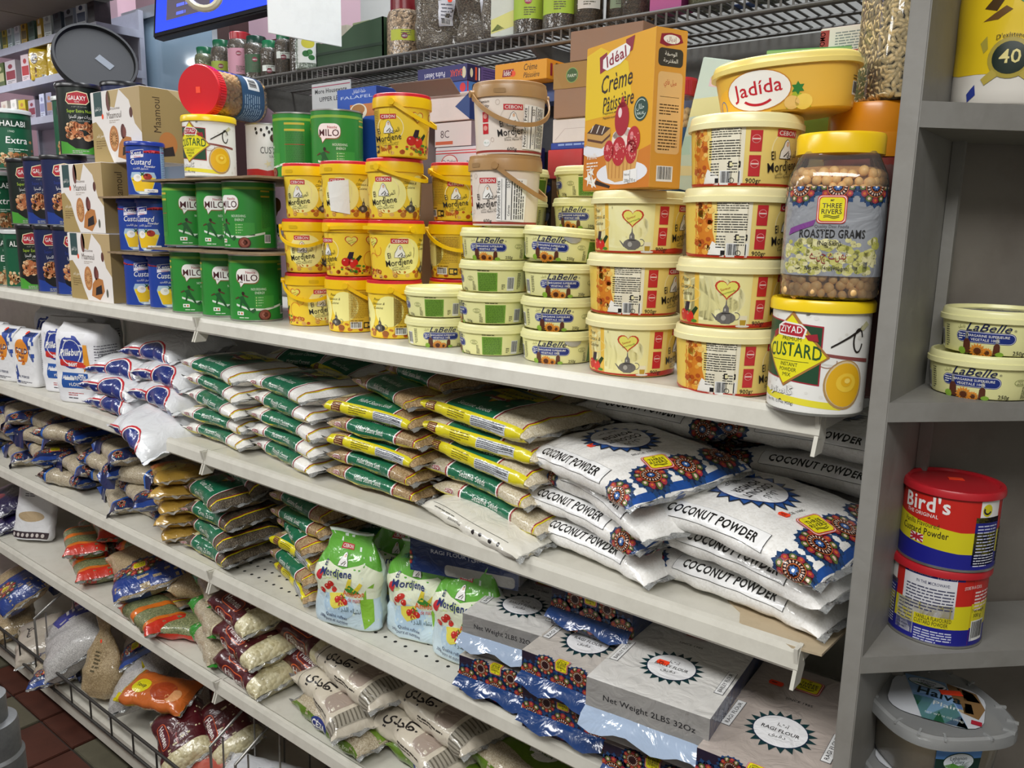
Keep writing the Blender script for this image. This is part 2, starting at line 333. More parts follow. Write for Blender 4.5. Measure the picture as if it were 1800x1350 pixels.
# ---- glazed door of the cold cabinet at the back left
GL = mat('pale_blue_door_glass', '#8ea6ba', 0.12, coat=0.5, bump=(2, 0.05, 1)); FR = mat('brushed_aluminium', '#b8bfc6', 0.35, metal=0.6, bump=(80, 0.02, 0))
dr = empty('door_1', (-3.62, 1.19, 0.2)); tag(dr, kind='structure')
fm = MB(); 
for a, b in (((-0.40, -0.02, -1.4), (-0.355, 0.02, 0.97)), ((0.355, -0.02, -1.4), (0.40, 0.02, 0.97)), ((-0.355, -0.02, 0.92), (0.355, 0.02, 0.97)), ((-0.355, -0.02, -1.4), (0.355, 0.02, -1.34))): fm.box(a, b)
link('door_frame', fm.out('door_frame', FR), dr); link('glass_pane', MB().box((-0.355, -0.004, -1.34), (0.355, 0.004, 0.92)).out('glass_pane', GL), dr)
link('door_handle', MB().tube([(0.30, -0.02, 0.2), (0.30, -0.06, 0.22), (0.30, -0.06, 0.55), (0.30, -0.02, 0.57)], 0.01).out('door_handle', FR, True), dr)
for z in (0.05, 0.42, 0.70): link('cabinet_shelf', MB().box((-0.35, 0.03, z), (0.35, 0.2, z+0.012)).out('cabinet_shelf', FR), dr)
slab('trim_2', (-4.12, 1.16, FLOOR), (-4.03, 1.25, 1.6), PINK); slab('trim_3', (-3.21, 1.16, FLOOR), (-3.12, 1.25, 1.6), mat('dark_red_wall_paint', '#4a3432'))
# ================= the gondola shelving (five levels, three bays)
Zs = {1: 0.0, 2: -0.272, 3: -0.531, 4: -0.784}
bays = [(-3.925, -2.708), (-2.706, -1.489), (-1.487, -0.270)]
lipprof = [(0.012, 0.027), (0.006, 0.031), (0.0, 0.029), (-0.004, 0.022), (-0.007, 0.004), (-0.004, 0.0), (0.004, 0.0), (0.006, 0.020), (0.012, 0.022)]
def xprism(prof, x0, x1):
    n = len(prof); return [(x0, y, z) for y, z in prof]+[(x1, y, z) for y, z in prof], [list(range(n)), list(range(n, 2*n))[::-1]]+[[i, i+n, (i+1) % n+n, (i+1) % n] for i in range(n)]
lipm = {}
holes = MB()
for i in range(46):
    for j in range(4):
        cx, cy = -0.585+0.0254*i, 0.045+0.032*j
        holes.add([(cx+0.0035*math.cos(t*PI/4), cy+0.0035*math.sin(t*PI/4), 0.02735) for t in range(8)], [list(range(8))])
holes = holes.out('perforations', mat('shelf_hole_black', '#101010', 0.9)); rowname = {1: 'top', 2: 'second', 3: 'third', 4: 'fourth'}; bayname = ['far left', 'middle', 'right-hand']
brk = MB().prism([(-0.014, -0.018), (0.010, -0.018), (0.020, 0.0), (0.010, 0.030), (-0.010, 0.030), (-0.005, 0.006)], -0.0022, 0.0022, Matrix(((0, 0, 1, 0), (1, 0, 0, 0), (0, 1, 0, 0), (0, 0, 0, 1)))).out('bracket', SHELF)
for lev, z in Zs.items():
    for b, (x0, x1) in enumerate(bays):
        cx, w = (x0+x1)/2, (x1-x0)/2; r = empty('metal_shelf', (cx, 0, z))
        tag(r, f'cream enamel metal shelf of the {bayname[b]} bay, {rowname[lev]} level of the gondola', 'shelf', None)
        link('deck', MB().box((-w, 0.012, 0.008), (w, 0.43, 0.027)).out('deck', SHELF), r)
        v, f = xprism(lipprof, -w, w); link('front_lip', mesh('front_lip', v, f, SHELF), r)
        link('bracket', brk, r, (w-0.003, 0, 0)); link('bracket', brk, r, (-w+0.003, 0, 0))
        if lev == 3 and b == 2: o = link('perforations', holes, r); o['kind'] = 'stuff'
gf = empty('shelving_back_panel', (-2.1, 0.44, FLOOR)); tag(gf, 'cream metal back panels and uprights behind the shelves', 'shelving frame')
link('back_panel', MB().box((-1.825, 0.0, 0.02), (1.83, 0.012, 1.32)).out('back_panel', SHELF), gf)
for x in (-1.825, -0.607, 0.612, 1.83): link('upright', MB().box((x-0.015, -0.006, 0), (x+0.015, 0.022, 1.52)).out('upright', SHELF), gf)
gf = empty('base_plinth', (-2.1, 0.44, FLOOR)); tag(gf, 'cream metal bottom deck with dark kick plate at floor level', 'shelf')
link('base_deck', MB().box((-1.825, -0.42, 0.055), (1.83, -0.002, 0.115)).out('base_deck', SHELF), gf); link('kick_plate', MB().box((-1.825, -0.36, 0.0), (1.83, -0.35, 0.055)).out('kick_plate', mat('kick_plate_dark', '#2c2a27', 0.7, dirt=(12, 0.5, '#171513'))), gf)
# wire fence along the bottom deck
FW = mat('dark_grimy_wire', '#403e3b', 0.5, metal=0.4, dirt=(40, 0.5, '#24221f'))
fe = empty('wire_fence', (-2.1, 0.004, -1.135)); tag(fe, 'dark wire fence along the front of the bottom deck', 'wire fence')
link('top_rail', MB().tube([(-1.82, 0, 0.07), (1.83, 0, 0.07)], 0.004).out('top_rail', FW, True), fe); link('bottom_rail', MB().tube([(-1.82, 0, 0.006), (1.83, 0, 0.006)], 0.004).out('bottom_rail', FW, True), fe)
pk = MB().tube([(0, 0, 0.0), (0, 0, 0.074)], 0.0026, 6).out('picket', FW, True)
for i in range(31): link('picket', pk, fe, (-1.80+0.117*i, 0, 0))
for x, rx in ((-0.42, 0.5), (0.42, 0.25), (0.52, 0.3)):   # loose wire dividers standing up from the fence
    r = empty('wire_divider', (-2.1+x+(0.11 if x > 0 else 0), 0.02, -1.13), (0, 0, 0)); tag(r, {-0.42: 'bent grey wire divider standing at the left end of the bottom deck', 0.42: 'left wire divider of the pair on the bottom deck', 0.52: 'right wire divider of the pair on the bottom deck'}[x], 'divider')
    link('outer_wire', MB().tube([(0, 0, 0), (0, 0.0, 0.17), (0.02, 0.12, 0.26), (0.02, 0.32, 0.26)], 0.0035).out('outer_wire', STEEL, True), r)
    for k in range(3): link('cross_wire', MB().tube([(0.004*k, 0.03+0.08*k, 0.0), (0.004+0.006*k, 0.03+0.08*k, 0.18+0.03*k)], 0.0022, 6).out('cross_wire', STEEL, True), r)
# ================= corner shelf unit of grey painted boards, its front turned 45 degrees
cu = empty('corner_shelf_unit', (-0.206, 0.0, FLOOR)); tag(cu, 'grey painted wooden corner shelf unit at the right', 'shelf unit')
link('side_board', bevelbox('side_board', 0.019, 0.166, 3.2, WOODG, 0.0012), cu, (-0.0095, 0.083, 0))
q = 0.72
for zt, th in ((0.340, 0.024), (0.048, 0.020), (-0.232, 0.019)):
    o = link('shelf_board', MB().prism([(0.0, 0.001), (0.62, 0.621*q*1.35+0.03), (0.62, 0.80), (0.0, 0.165)], zt-FLOOR-th, zt-FLOOR).out('shelf_board', WOODG), cu)
M45 = Matrix.Rotation(math.radians(45), 4, 'Z')
link('back_board', MB().box((0, 0, 0), (1.1, 0.018, 3.2), M45).out('back_board', mat('grey_brown_painted_back', '#7a746c', 0.55, dirt=(5, 0.6, '#5a4d45'), bump=(22, 0.06, 0.6))), cu, (-0.0135, 0.163, 0))
link('corner_batten', MB().box((0, 0, 0), (0.012, 0.012, 3.2)).out('corner_batten', WOODG), cu, (0.0005, 0.150, 0))
# ================= wire shelf on the back wall
ws = empty('wall_wire_shelf', (-1.30, 0.40, 0.545)); tag(ws, 'dark grey wire shelf above the stacked groceries', 'wire shelf')
WD = mat('grey_coated_wire', '#5f5d59', 0.45, dirt=(60, 0.5, '#44423e')); X0, X1 = -1.15, 0.95
for z in (0.0, 0.024): link('front_rail', MB().tube([(X0, 0, z), (X1, 0, z)], 0.0032).out('front_rail', WD, True), ws)
for y in (0.08, 0.16, 0.235): link('cross_rail', MB().tube([(X0, y, 0.018), (X1, y, 0.018)], 0.003).out('cross_rail', WD, True), ws)
rm = MB().tube([(0, 0, 0.0), (0, 0, 0.024), (0, 0.245, 0.024)], 0.0021, 6).out('rung', WD, True)
for i in range(110): link('rung', rm, ws, (X0+0.0192*i, 0, 0))
for x in (-0.62, 0.30, 0.93): link('wall_bracket', MB().prism([(0.0, 0.016), (0.245, 0.016), (0.245, -0.11), (0.235, -0.11)], -0.004, 0.004, Matrix(((0, 0, 1, x), (1, 0, 0, 0), (0, 1, 0, 0), (0, 0, 0, 1)))).out('wall_bracket', WD), ws)
# ================= tins, buckets and tubs
def lidmesh(name, sec, prof, m): return sweep(sec, prof).mesh(name, m)
def cann(r, h, col, art, lid=None, seg=48, body_m=None, lidh=0.011):
    """printed tin with rolled rims; lid = plastic colour or None for a bare rim"""
    sec = section(r, seg=seg); k = 0.0012/r
    G = sweep(sec, [(0.003, 1), (h-0.003, 1)]); body = body_m or PLAS(col, 0.36)
    Gb = sweep(sec, [(0.0, 0.93), (0.0005, 1+k), (0.0025, 1+k), (0.003, 1), (h-0.003, 1), (h-0.0025, 1+k), (h-0.0005, 1+k), (h, 1), (h, 1-2.5*k), (h-0.003, 1-3*k), (h-0.0035, 0.0)])
    parts = [('can_body', G.mesh('can_body', body, caps=False)), ('tin_rims', sweep(sec, [(0.0, 0.9), (0.0003, 1+k), (0.0028, 1+k), (0.0032, 0.985)]).mesh('tin_rims', TIN)), ('tin_top', sweep(sec, [(h-0.0034, 0.985), (h-0.0028, 1+k), (h-0.0004, 1+k), (h, 1), (h+0.0001, 1-2.5*k), (h-0.003, 1-3.2*k), (h-0.0029, 0.02)]).mesh('tin_top', TIN))]
    parts = [parts[0], ('tin_base', parts[1][1]), ('tin_top', parts[2][1])]
    if art: parts.append(('printed_label', decal('printed_label', G, art, P_TIN)))
    if lid: parts.append(('plastic_lid', lidmesh('plastic_lid', sec, [(h-lidh, 1+2*k), (h-lidh, 1+2.8*k), (h-0.002, 1+2.8*k), (h+0.0008, 1+1.6*k), (h+0.0012, 1-2*k), (h-0.0015, 1-3.5*k), (h-0.0014, 0.02)], PLAS(lid))))
    return parts, G
RED, YEL, BLK, WHT, NAV = '#c8202c', '#f3c80e', '#1d1a1c', '#f4f2ee', '#1c2f7a'
def woman(u, v, s=1.0): return [4, ('P', [(u-9*s, v), (u-8*s, v+8*s), (u-5*s, v+13*s), (u-3.4*s, v+18*s), (u, v+21*s), (u+3.4*s, v+18*s), (u+5*s, v+13*s), (u+8*s, v+8*s), (u+9*s, v)], '#2a2320'), 5, ('P', [(u-8.4*s, v+0.6*s), (u-7.4*s, v+7.6*s), (u-4.5*s, v+12.6*s), (u-3*s, v+17.6*s), (u, v+20.2*s), (u+3*s, v+17.6*s), (u+4.5*s, v+12.6*s), (u+7.4*s, v+7.6*s), (u+8.4*s, v+0.6*s)], WHT), 6, ('E', u+0.4*s, v+15.5*s, 1.9*s, 2.5*s, '#e3b99a', 12), ('E', u+0.4*s, v+17.3*s, 1.7*s, 0.8*s, '#2a2320', 8), ('P', [(u-4*s, v+3*s), (u+3*s, v+9*s), (u+3.5*s, v+8.2*s), (u-3*s, v+2*s)], '#4a4440'), ('P', [(u+1*s, v+2*s), (u+4*s, v+7*s), (u+4.6*s, v+6*s), (u+2*s, v+1.4*s)], '#4a4440')]
def mainlogo(u, v, s=1.0, ring='#f8e9b0'):
    return [2, ('RG', u+2*s, v+30*s, 22*s, 22*s, 1.3*s, ring, -0.9, 3.6), 3, ('R', u-15*s, v+44*s, u+12*s, v+52*s, '#c4343c'), 4, ('T', 'CEBON', u-1.5*s, v+45.6*s, 4.9*s, WHT, {'b': 0.012, 'w': 23*s})]+woman(u-1*s, v+21*s, s)+[7, ('T', ar('المرجان'), u+8*s, v+22.5*s, 7*s, BLK, {'r': 12, 'w': 20*s}), ('T', 'El', u-17*s, v+20*s, 9*s, BLK, {'b': 0.02, 'sx': 0.62, 'r': 8}), ('T', 'Mordjene', u-1*s, v+9*s, 10.5*s, BLK, {'b': 0.012, 'w': 43*s, 'r': 8}), ('T', ar('سمن نباتي خالص'), u+1*s, v+5*s, 3*s, '#3c3a20', {'r': 5}), ('T', 'Graisse Vegetale Pure', u+1*s, v+1.6*s, 2.3*s, BLK, {'b': 0.01, 'w': 28*s, 'r': 5})]
def teapot(u, v, s=1.0, c='#5a5550'): return [3, ('E', u, v+6*s, 9.5*s, 6*s, c, 18), ('P', [(u-4*s, v), (u+4*s, v), (u+7.5*s, v+4*s), (u+8*s, v+7*s), (u+5*s, v+10*s), (u+3*s, v+11.5*s), (u+2.6*s, v+16*s), (u+0.7*s, v+19*s), (u+0.3*s, v+24*s), (u-0.3*s, v+24*s), (u-0.7*s, v+19*s), (u-2.6*s, v+16*s), (u-3*s, v+11.5*s), (u-5*s, v+10*s), (u-8*s, v+7*s), (u-7.5*s, v+4*s)], c), ('P', [(u-7*s, v+4*s), (u-13*s, v+10*s), (u-14*s, v+10*s), (u-9*s, v+3*s)], c), ('RG', u+9.5*s, v+8*s, 4*s, 4*s, 0.8*s, c, -1.8, 1.9), 4, ('E', u-2*s, v+6*s, 2.4*s, 2.8*s, '#a8a49c', 12), ('E', u-0.8*s, v+14*s, 0.8*s, 1.6*s, '#b8b4ac', 8), ('R', u-4*s, v+10.2*s, u+4*s, v+11*s, '#2e2a28')]
def veg(u, v, s=1.0): return [3, ('P', [(u-2*s, v), (u+12*s, v+14*s), (u+15*s, v+12*s), (u+5*s, v-2*s)], '#27401f'), ('P', [(u-8*s, v+2*s), (u-2*s, v+18*s), (u+4*s, v+18*s), (u, v)], '#2b1a2e'), 4, ('E', u-7*s, v+4*s, 6*s, 6*s, '#c81e1a', 14), ('E', u+3*s, v+3*s, 6.5*s, 6*s, '#d8281e', 14), ('E', u-9*s, v+6.5*s, 1.3*s, 1*s, '#f2b0a0', 8), ('E', u+1*s, v+5.5*s, 1.6*s, 1.2*s, '#f2b0a0', 8), 5, ('S', u+3*s, v+8.5*s, 1*s, 3*s, 5, '#3c7a22'), ('E', u+10*s, v-1*s, 4*s, 1.6*s, '#4f8a2a', 8)]
def heart(u, v, s=1.0, fill='#e6df6a'):
    p = [(u+s*16*math.sin(t)**3*0.66, v+s*0.62*(13*math.cos(t)-5*math.cos(2*t)-2*math.cos(3*t)-math.cos(4*t))) for t in [2*PI*i/24 for i in range(24)]]
    q_ = [(u+(x-u)*0.84, v+(y-v)*0.84) for x, y in p]; return [3, ('P', p[::-1], '#c2402c'), 4, ('P', q_[::-1], fill), 5, ('T', 'Saveur', u-1*s, v-1*s, 2.4*s, '#b03020', {'r': 20}), ('T', 'Gourmande', u+1*s, v-4*s, 2.0*s, '#5a7a20', {'r': 20})]
def pourg(u, v, s=1.0, c='#4a3a14'): return [3, ('T', 'Pour', u-2*s, v+14*s, 4.6*s, c, {'sh': 0.35}), ('T', 'Gâteaux &', u, v+7*s, 4.4*s, c, {'sh': 0.35, 'w': 24*s}), ('T', 'Cuisine', u, v, 4.4*s, c, {'sh': 0.35})]
def buckart(body, ink, soft, deep):
    a = [1, ('R', -132, 3, 132, 82, body), 2, ('E', 5, 40, 30, 30, soft, 28), ('E', 60, 46, 24, 26, soft, 24), ('BL', -130, 4, 130, 16, 60, 4.2, ['#c9781e', '#b4521a', '#e0b060'])]
    a += mainlogo(0, 16)+mainlogo(-135+8, 16, 0.95)+pourg(42, 50)+teapot(44, 12, 1.0)+[5, ('E', 54, 9, 6, 5, '#9c5a28', 10), ('E', 30, 8, 5, 4, '#b8742c', 10)]
    a += heart(-48, 62, 1.0)+[3, ('RG', -50, 30, 12, 14, 0.9, '#d8702a', 0.5, 5), ('RG', -38, 48, 7, 9, 0.8, '#d8702a', 3, 7), ('T', '200g', -50, 14, 4, '#c8402a', {'b': 0.01}), ('T', 'GRATUIT', -50, 9, 3, '#c8402a')]
    a += heart(-83, 62, 1.0)+veg(-84, 20, 1.25)+[3, ('BL', -100, 6, -60, 18, 20, 3, ['#4f8a2a', '#c8301e'])]
    a += [2, ('R', 68, 6, 112, 74, deep), 3, ('L', 71, 71, 109, 18, 2.6, 1.0, ink), ('L', 71, 22, 92, 2, 3.5, 2, ink), ('B', 70, 7, 20, 12), ('R', 93, 7, 108, 18, '#2a2620'), 4, ('R', 95, 9, 101, 16, '#e6c04a'), ('E', 104.5, 12.5, 2.2, 2.2, '#e6c04a', 10)]
    return a
def ribbon(pts, h, t):
    mb = MB(); pts = [Vector(p) for p in pts]; V = []; n = len(pts)
    for i, p in enumerate(pts):
        d = (pts[min(i+1, n-1)]-pts[max(i-1, 0)]).normalized(); out = Vector((p.x, p.y, 0)).normalized(); upv = d.cross(out).normalized(); o2 = upv.cross(d)
        V += [p+upv*h/2-o2*t/2, p+upv*h/2+o2*t/2, p-upv*h/2+o2*t/2, p-upv*h/2-o2*t/2]
    F = [[4*i+k, 4*i+(k+1) % 4, 4*i+4+(k+1) % 4, 4*i+4+k] for i in range(n-1) for k in range(4)]+[[3, 2, 1, 0], [4*n-4, 4*n-3, 4*n-2, 4*n-1]]
    return mb.add(V, F)
def handle_mesh(r, z, droop, m, up=False):
    pts = [((r+0.003)*math.cos(PI*k/20), -(r+0.004+0.004*math.sin(PI*k/20))*math.sin(PI*k/20)*(1 if droop > -0.9 else 0.3), z-droop*math.sin(PI*k/20)) for k in range(21)]
    mb = ribbon(pts, 0.006, 0.0022)
    for s in (-1, 1): mb.tube([(s*(r-0.001), 0, z), (s*(r+0.006), 0, z)], 0.0052, 10)
    return mb.out('carry_handle', m, True)
def bucket(art, lidc, capc, bodyc, rb=0.041, rt_=0.0452, h=0.080, r_l=0.0482):
    G = sweep(section(rb), [(0.0, 1), (0.004, 1.005), (h, rt_/rb)]); mb = PLAS(bodyc, 0.3); ml = PLAS(lidc, 0.3); sec = section(r_l)
    Gb = sweep(section(rb), [(0.0, 0.95), (0.001, 1.0), (0.004, 1.005), (h, rt_/rb)])
    P = [('bucket_body', Gb.mesh('bucket_body', mb)), ('printed_label', decal('printed_label', G, art, P_PLAS)),
         ('lid_band', lidmesh('lid_band', sec, [(h-0.004, 0.955), (h-0.004, 1.0), (h+0.006, 1.0), (h+0.012, 0.985), (h+0.0125, 0.95)], ml)),
         ('lid_cap', lidmesh('lid_cap', sec, [(h+0.0122, 0.97), (h+0.0165, 0.965), (h+0.0175, 0.94), (h+0.015, 0.90), (h+0.0152, 0.02)], PLAS(capc, 0.3)))]
    Gl = sweep(sec, [(h-0.004, 1.0), (h+0.006, 1.0)]); tab = MB(); q0 = []
    for u0, u1, z0, z1 in ((-0.024, -0.006, h+0.001, h+0.008),): q0.append((u0, u1, z0, z1))
    P.append(('lid_tab', decal('lid_tab', Gl, [3, ('RR', -26, (h+0.000)*1000, -8, (h+0.006)*1000, 2, '#%02x%02x%02x' % tuple(int(int(lidc.strip('#')[i:i+2], 16)*0.9) for i in (0, 2, 4)))], P_PLAS)))
    return P, G
yb, yG = bucket(buckart('#f2cf3a', '#8a6a1c', '#f6ee9a', '#d6b238'), '#f2c40c', '#d22432', '#f0c820')
HD = {d: ('carry_handle', handle_mesh(0.0482, 0.083, d, PLAS('#f2c40c', 0.3))) for d in (0.034, -0.002, 0.02)}
HDs = ('carry_handle', handle_mesh(0.0482, 0.083, 0.034, PLAS('#f2c40c', 0.3)))
br_art = [1, ('R', -132, 3, 132, 82, '#e9ddd2')]+mainlogo(4, 18, 0.95, '#d8ccc0')+mainlogo(-132, 18, 0.95, '#d8ccc0')+[3, ('T', 'Premium', -40, 70, 4, '#4a3a34', {'sh': 0.4}), ('T', 'Quality', -38, 64, 4, '#4a3a34', {'sh': 0.4}), ('R', -42, 44, -32, 58, RED), ('R', -42, 28, -32, 42, RED), 4, ('E', -37, 52, 3.6, 3.6, '#e89a90', 12), ('E', -37, 36, 3.6, 3.6, '#e89a90', 12), 3, ('E', -36, 16, 6, 5, WHT, 14), ('T', '600g', 2, 5, 5, BLK, {'b': 0.012}), ('T', 'Halal', -36, 15, 3, '#3a8a6a'), ('RG', -18, 70, 3, 3.6, 0.4, '#b09a8c'), ('RG', 40, 30, 3, 3.6, 0.4, '#b09a8c'), ('RG', 36, 60, 3, 3.6, 0.4, '#b09a8c'), ('RG', -26, 20, 2.6, 3, 0.4, '#b09a8c'), 2, ('R', -132, 3, 132, 6, '#a03a34')]
nutr = [8, ('P', [(16, 8), (56, 6), (58, 66), (18, 68)], '#f3f2f0'), 9, ('RG', 37, 37, 0.1, 0.1, 0.1, BLK), ('T', 'Nutrition Facts', 21, 37, 4.4, BLK, {'r': 90, 'b': 0.015, 'w': 52}), ('T', 'Calories', 34, 22, 3.2, BLK, {'r': 90, 'b': 0.015}), ('T', '552', 34, 58, 4.4, BLK, {'r': 90, 'b': 0.015}), ('R', 23, 9, 23.6, 66, BLK), ('R', 28, 9, 29.4, 66, BLK), ('R', 36, 9, 37, 66, BLK), ('L', 10, 41, 64, 5, -3.2, 1.5, '#3a3a3a', 1)]
bb, bG = bucket(br_art, '#b08a5c', '#ab8456', '#e9ddd2', 0.047, 0.0515, 0.082, 0.0545)
bst = ('nutrition_sticker', decal('nutrition_sticker', bG, nutr, P_PAPER))
HDb = ('carry_handle', handle_mesh(0.0545, 0.084, 0.045, PLAS('#a98253', 0.3)))
def tubart(u):  # margarine tub 900 g; u = 0 heart side, 188 the information side
    a = [1, ('R', -188, 2, 188, 64, '#f0d67c'), 2, ('R', -58, 3, 26, 64, '#efe7a4'), ('E', -20, 34, 40, 26, '#f2ecb4', 24), ('R', -74, 3, -32, 64, '#ecc04e'), ('R', 52, 3, 132, 64, '#eecb58'), ('R', 165-8, 3, 188, 64, '#f1ead2'), ('R', -188, 3, -162, 64, '#f1ead2'), 3, ('RG', -60, 50, 16, 9, 1.2, '#f4d478'), ('RG', -50, 38, 20, 10, 1.2, '#f4d478')]
    a += pourg(-52, 36, 1.15)+veg(-50, 8, 1.15)+heart(0, 46, 1.25)+teapot(0, 6, 1.15, '#6e6a66')+[3, ('P', [(15, 4), (23, 4), (24, 16), (14, 16)], '#e8e0c0'), 4, ('P', [(16, 5), (22, 5), (22.6, 11), (15.6, 11)], '#b8952e'), ('E', 19, 4, 8, 1.4, '#e6e4dc', 12)]
    for s in (38, -151): a += [4, ('R', s-6, 38, s+6, 60, '#c22a30'), ('R', s-6, 12, s+6, 34, '#c22a30'), 5, ('E', s, 51, 4.6, 4.6, '#dc8a86', 14), ('E', s, 25, 4.6, 4.6, '#dc8a86', 14), 6, ('E', s, 51, 3.8, 3.8, '#c22a30', 14), ('E', s, 25, 3.8, 3.8, '#c22a30', 14), 7, ('R', s-4, 50.3, s+4, 51.7, '#f0d0c8'), ('R', s-4, 24.3, s+4, 25.7, '#f0d0c8'), 4, ('T', '900gr', s, 5, 5, BLK, {'b': 0.015})]
    a += mainlogo(76, 10, 1.0)+mainlogo(-114+0, 10, 1.0)
    a += [2, ('P', [(128, 3), (160, 3), (152, 30), (150, 64), (128, 64)], '#d98428'), 3, ('BL', 129, 5, 149, 62, 44, 4, ['#b4521a', '#e8a43c', '#f0c468', '#c86a1c']), ('E', 137, 50, 5, 4, '#8aa024', 10), 3, ('P', [(146, 3), (166, 3), (166, 12), (152, 20), (148, 12)], '#f2efe6')]
    a += [3, ('L', 156, 62, 188, 4, 2.5, 1.0, '#4a4a40'), ('L', -188, 62, -166, 4, 2.5, 1.0, '#4a4a40'), ('L', 154, 50, 188, 8, 2.7, 1.1, '#2c2c28'), ('L', -188, 50, -166, 8, 2.7, 1.1, '#2c2c28'), ('L', 156, 26, 187, 5, 3.0, 1.2, '#4a4a44'), ('B', -187, 3, 23, 15), 4, ('RR', -178, 21, -165, 28, 1, BLK), 5, ('R', -176.5, 22.5, -170, 26.5, '#e8e0b0'), ('E', -167.6, 24.6, 1.4, 1.4, '#e8e0b0', 8), 4, ('R', 162, 5, 168, 10, BLK), ('S', 174, 7.5, 1.6, 3.2, 3, BLK), ('RG', 181, 7.5, 3, 3, 0.6, BLK)]
    a += [3, ('P', [(-188, 2), (188, 2), (188, 4.6), (120, 5), (60, 9), (0, 4.2), (-60, 4.2), (-188, 4.6)], '#b8301e')]
    return a
def roundtub(art, body, lidc, rb, rt_, h, rl, lh, m_print=None, step=True, n=2.0, ab=1.0, seg=56):
    S = section(rb, rb*ab, n, seg); k = rt_/rb; G = sweep(S, [(0.0, 0.97), (0.004, 1.0), (h, k)])
    Gb = sweep(S, [(0.0, 0.92), (0.0012, 0.97), (0.004, 1.0), (h, k)]); SL = section(rl, rl*ab, n, seg); H = h+lh
    prof = [(h-0.001, 0.95), (h-0.001, 1.0), (h+lh*0.35, 1.0), (h+lh*0.4, 0.975 if step else 0.995), (H-0.003, 0.965 if step else 0.985), (H-0.0008, 0.95), (H, 0.93), (H-0.0004, 0.90), (H-0.004, 0.88), (H-0.0038, 0.02)]
    P = [('tub_body', Gb.mesh('tub_body', PLAS(body, 0.3))), ('printed_label', decal('printed_label', G, art, P_PLAS)), ('lid', lidmesh('lid', SL, prof, PLAS(lidc, 0.3)))]
    return P, G, SL, H
t9, t9G, SL9, _ = roundtub(tubart(0), '#f0d67c', '#efe6b0', 0.0565, 0.0605, 0.064, 0.0645, 0.0150)
tabm = decal('pull_tab', sweep(SL9, [(0.063, 1.0), (0.069, 1.0)]), [4, ('RR', -14, 63.6, 4, 69, 1.6, '#e6dca4')], P_PLAS)
def bottle_(u, v, s=1): return [4, ('P', [(u-4*s, v), (u+4*s, v), (u+3.4*s, v+12*s), (u+1.4*s, v+15*s), (u+1.4*s, v+22*s), (u-1.4*s, v+22*s), (u-1.4*s, v+15*s), (u-3.4*s, v+12*s)], '#5c3020'), 5, ('R', u-1.4*s, v+15*s, u+1.4*s, v+22*s, '#8a8a84')]
def labart(r):
    a = [1, ('R', -163, 1, 163, 34, '#e9e6a4')]
    for s in (0, -163+0.0,):
        a += [2, ('RR', s-30, 12, s+26, 24, 5.9, NAV), 3, ('RR', s-29.3, 12.7, s+25.3, 23.3, 5.2, '#e8e8f4'), 4, ('RR', s-28.8, 13.2, s+24.8, 22.8, 4.8, NAV), 5, ('T', 'MARGARINE SUPERIEURE', s+1, 18.6, 2.7, WHT, {'b': 0.012, 'w': 38}), ('T', 'VEGETALE 100%', s-1, 14.5, 2.7, WHT, {'b': 0.012, 'w': 26}), ('L', s-27, 21, s-20, 3, 2.4, 1, WHT)]
        a += bottle_(s-18, 1, 1.0)+bottle_(s+10, 1, 0.8)+[6, ('PT', s-7, 4, 3, 8.4, 16, 2, '#e08a28'), ('E', s-7, 4, 3.6, 3.4, '#5a2c12', 12), ('PT', s+2, 3, 2, 5.4, 14, 1.6, '#e08a28'), ('E', s+2, 3, 2.2, 2, '#5a2c12', 10), 5, ('E', s-23, 3, 4, 4, '#8cb43c', 8), ('E', s+13, 2, 4, 2.4, '#8cb43c', 8)]
        a += [5, ('T', 'LaBelle', s+1, 24.8, 8.4, '#1c2450', {'sh': 0.4, 'b': 0.01, 'w': 40}), ('T', '®', s+24, 26, 2.4, '#1c2450'), ('T', ar('لابيل'), s-24, 27, 3, '#7a7a40'), ('T', '250g', s+30, 2.4, 4, BLK, {'b': 0.012}), ('RG', s+44, 20, 6, 3.4, 0.4, '#7a8a40'), ('T', 'A.D.E', s+44, 17.6, 2, '#3a4020', {'b': 0.01}), ('T', 'NON', s+44, 20.6, 1.6, '#3a4020'), ('L', 3, s+49, 16, 3, -1.8, 0.8, '#4a4a30', 1)]
        a += [2, ('R', s+57, 2, s+86, 29, '#7cab3c'), 3, ('L', s+58.5, 27.5, s+84.5, 14, 1.85, 0.8, '#36521c'), ('L', s+57, 32, s+86, 1, 2, 1.1, '#3a4020')]
        a += [3, ('B', s+100, 3, 11, 20), ('L', s+116, 28, s+122, 10, 2.4, 1, '#4a4a30'), ('L', s+92, 12, s+97, 4, 2, 0.9, '#4a4a30')]
    return a
lb, lbG, SLB, _ = roundtub(labart(0), '#e9e6a4', '#eae6aa', 0.0495, 0.053, 0.0345, 0.0560, 0.0115)
flap = ('foil_flap', decal('foil_flap', lbG, [8, ('P', [(16, 35), (42, 35), (40, 29), (35, 25.5), (28, 25), (20, 29)], '#b9bcc0')], mat('foil_silver', '#b9bcc0', 0.35, metal=0.5)))
lidprint = decal('lid_print', Grid([-0.06, 0.06], [-0.06, 0.06], [[Vector((-0.06, -0.06, 0.0423)), Vector((0.06, -0.06, 0.0423))], [Vector((-0.06, 0.06, 0.0423)), Vector((0.06, 0.06, 0.0423))]]), [1, ('E', 0, 0, 46, 46, '#c9c58c', 30), 2, ('RR', -36, -14, 30, 2, 7, NAV), ('T', 'LaBelle', -2, 8, 12, '#1c2450', {'sh': 0.4}), ('PT', 10, -18, 5, 13, 16, 4, '#e08a28'), ('E', 10, -18, 6, 6, '#5a2c12', 12)], P_PLAS)
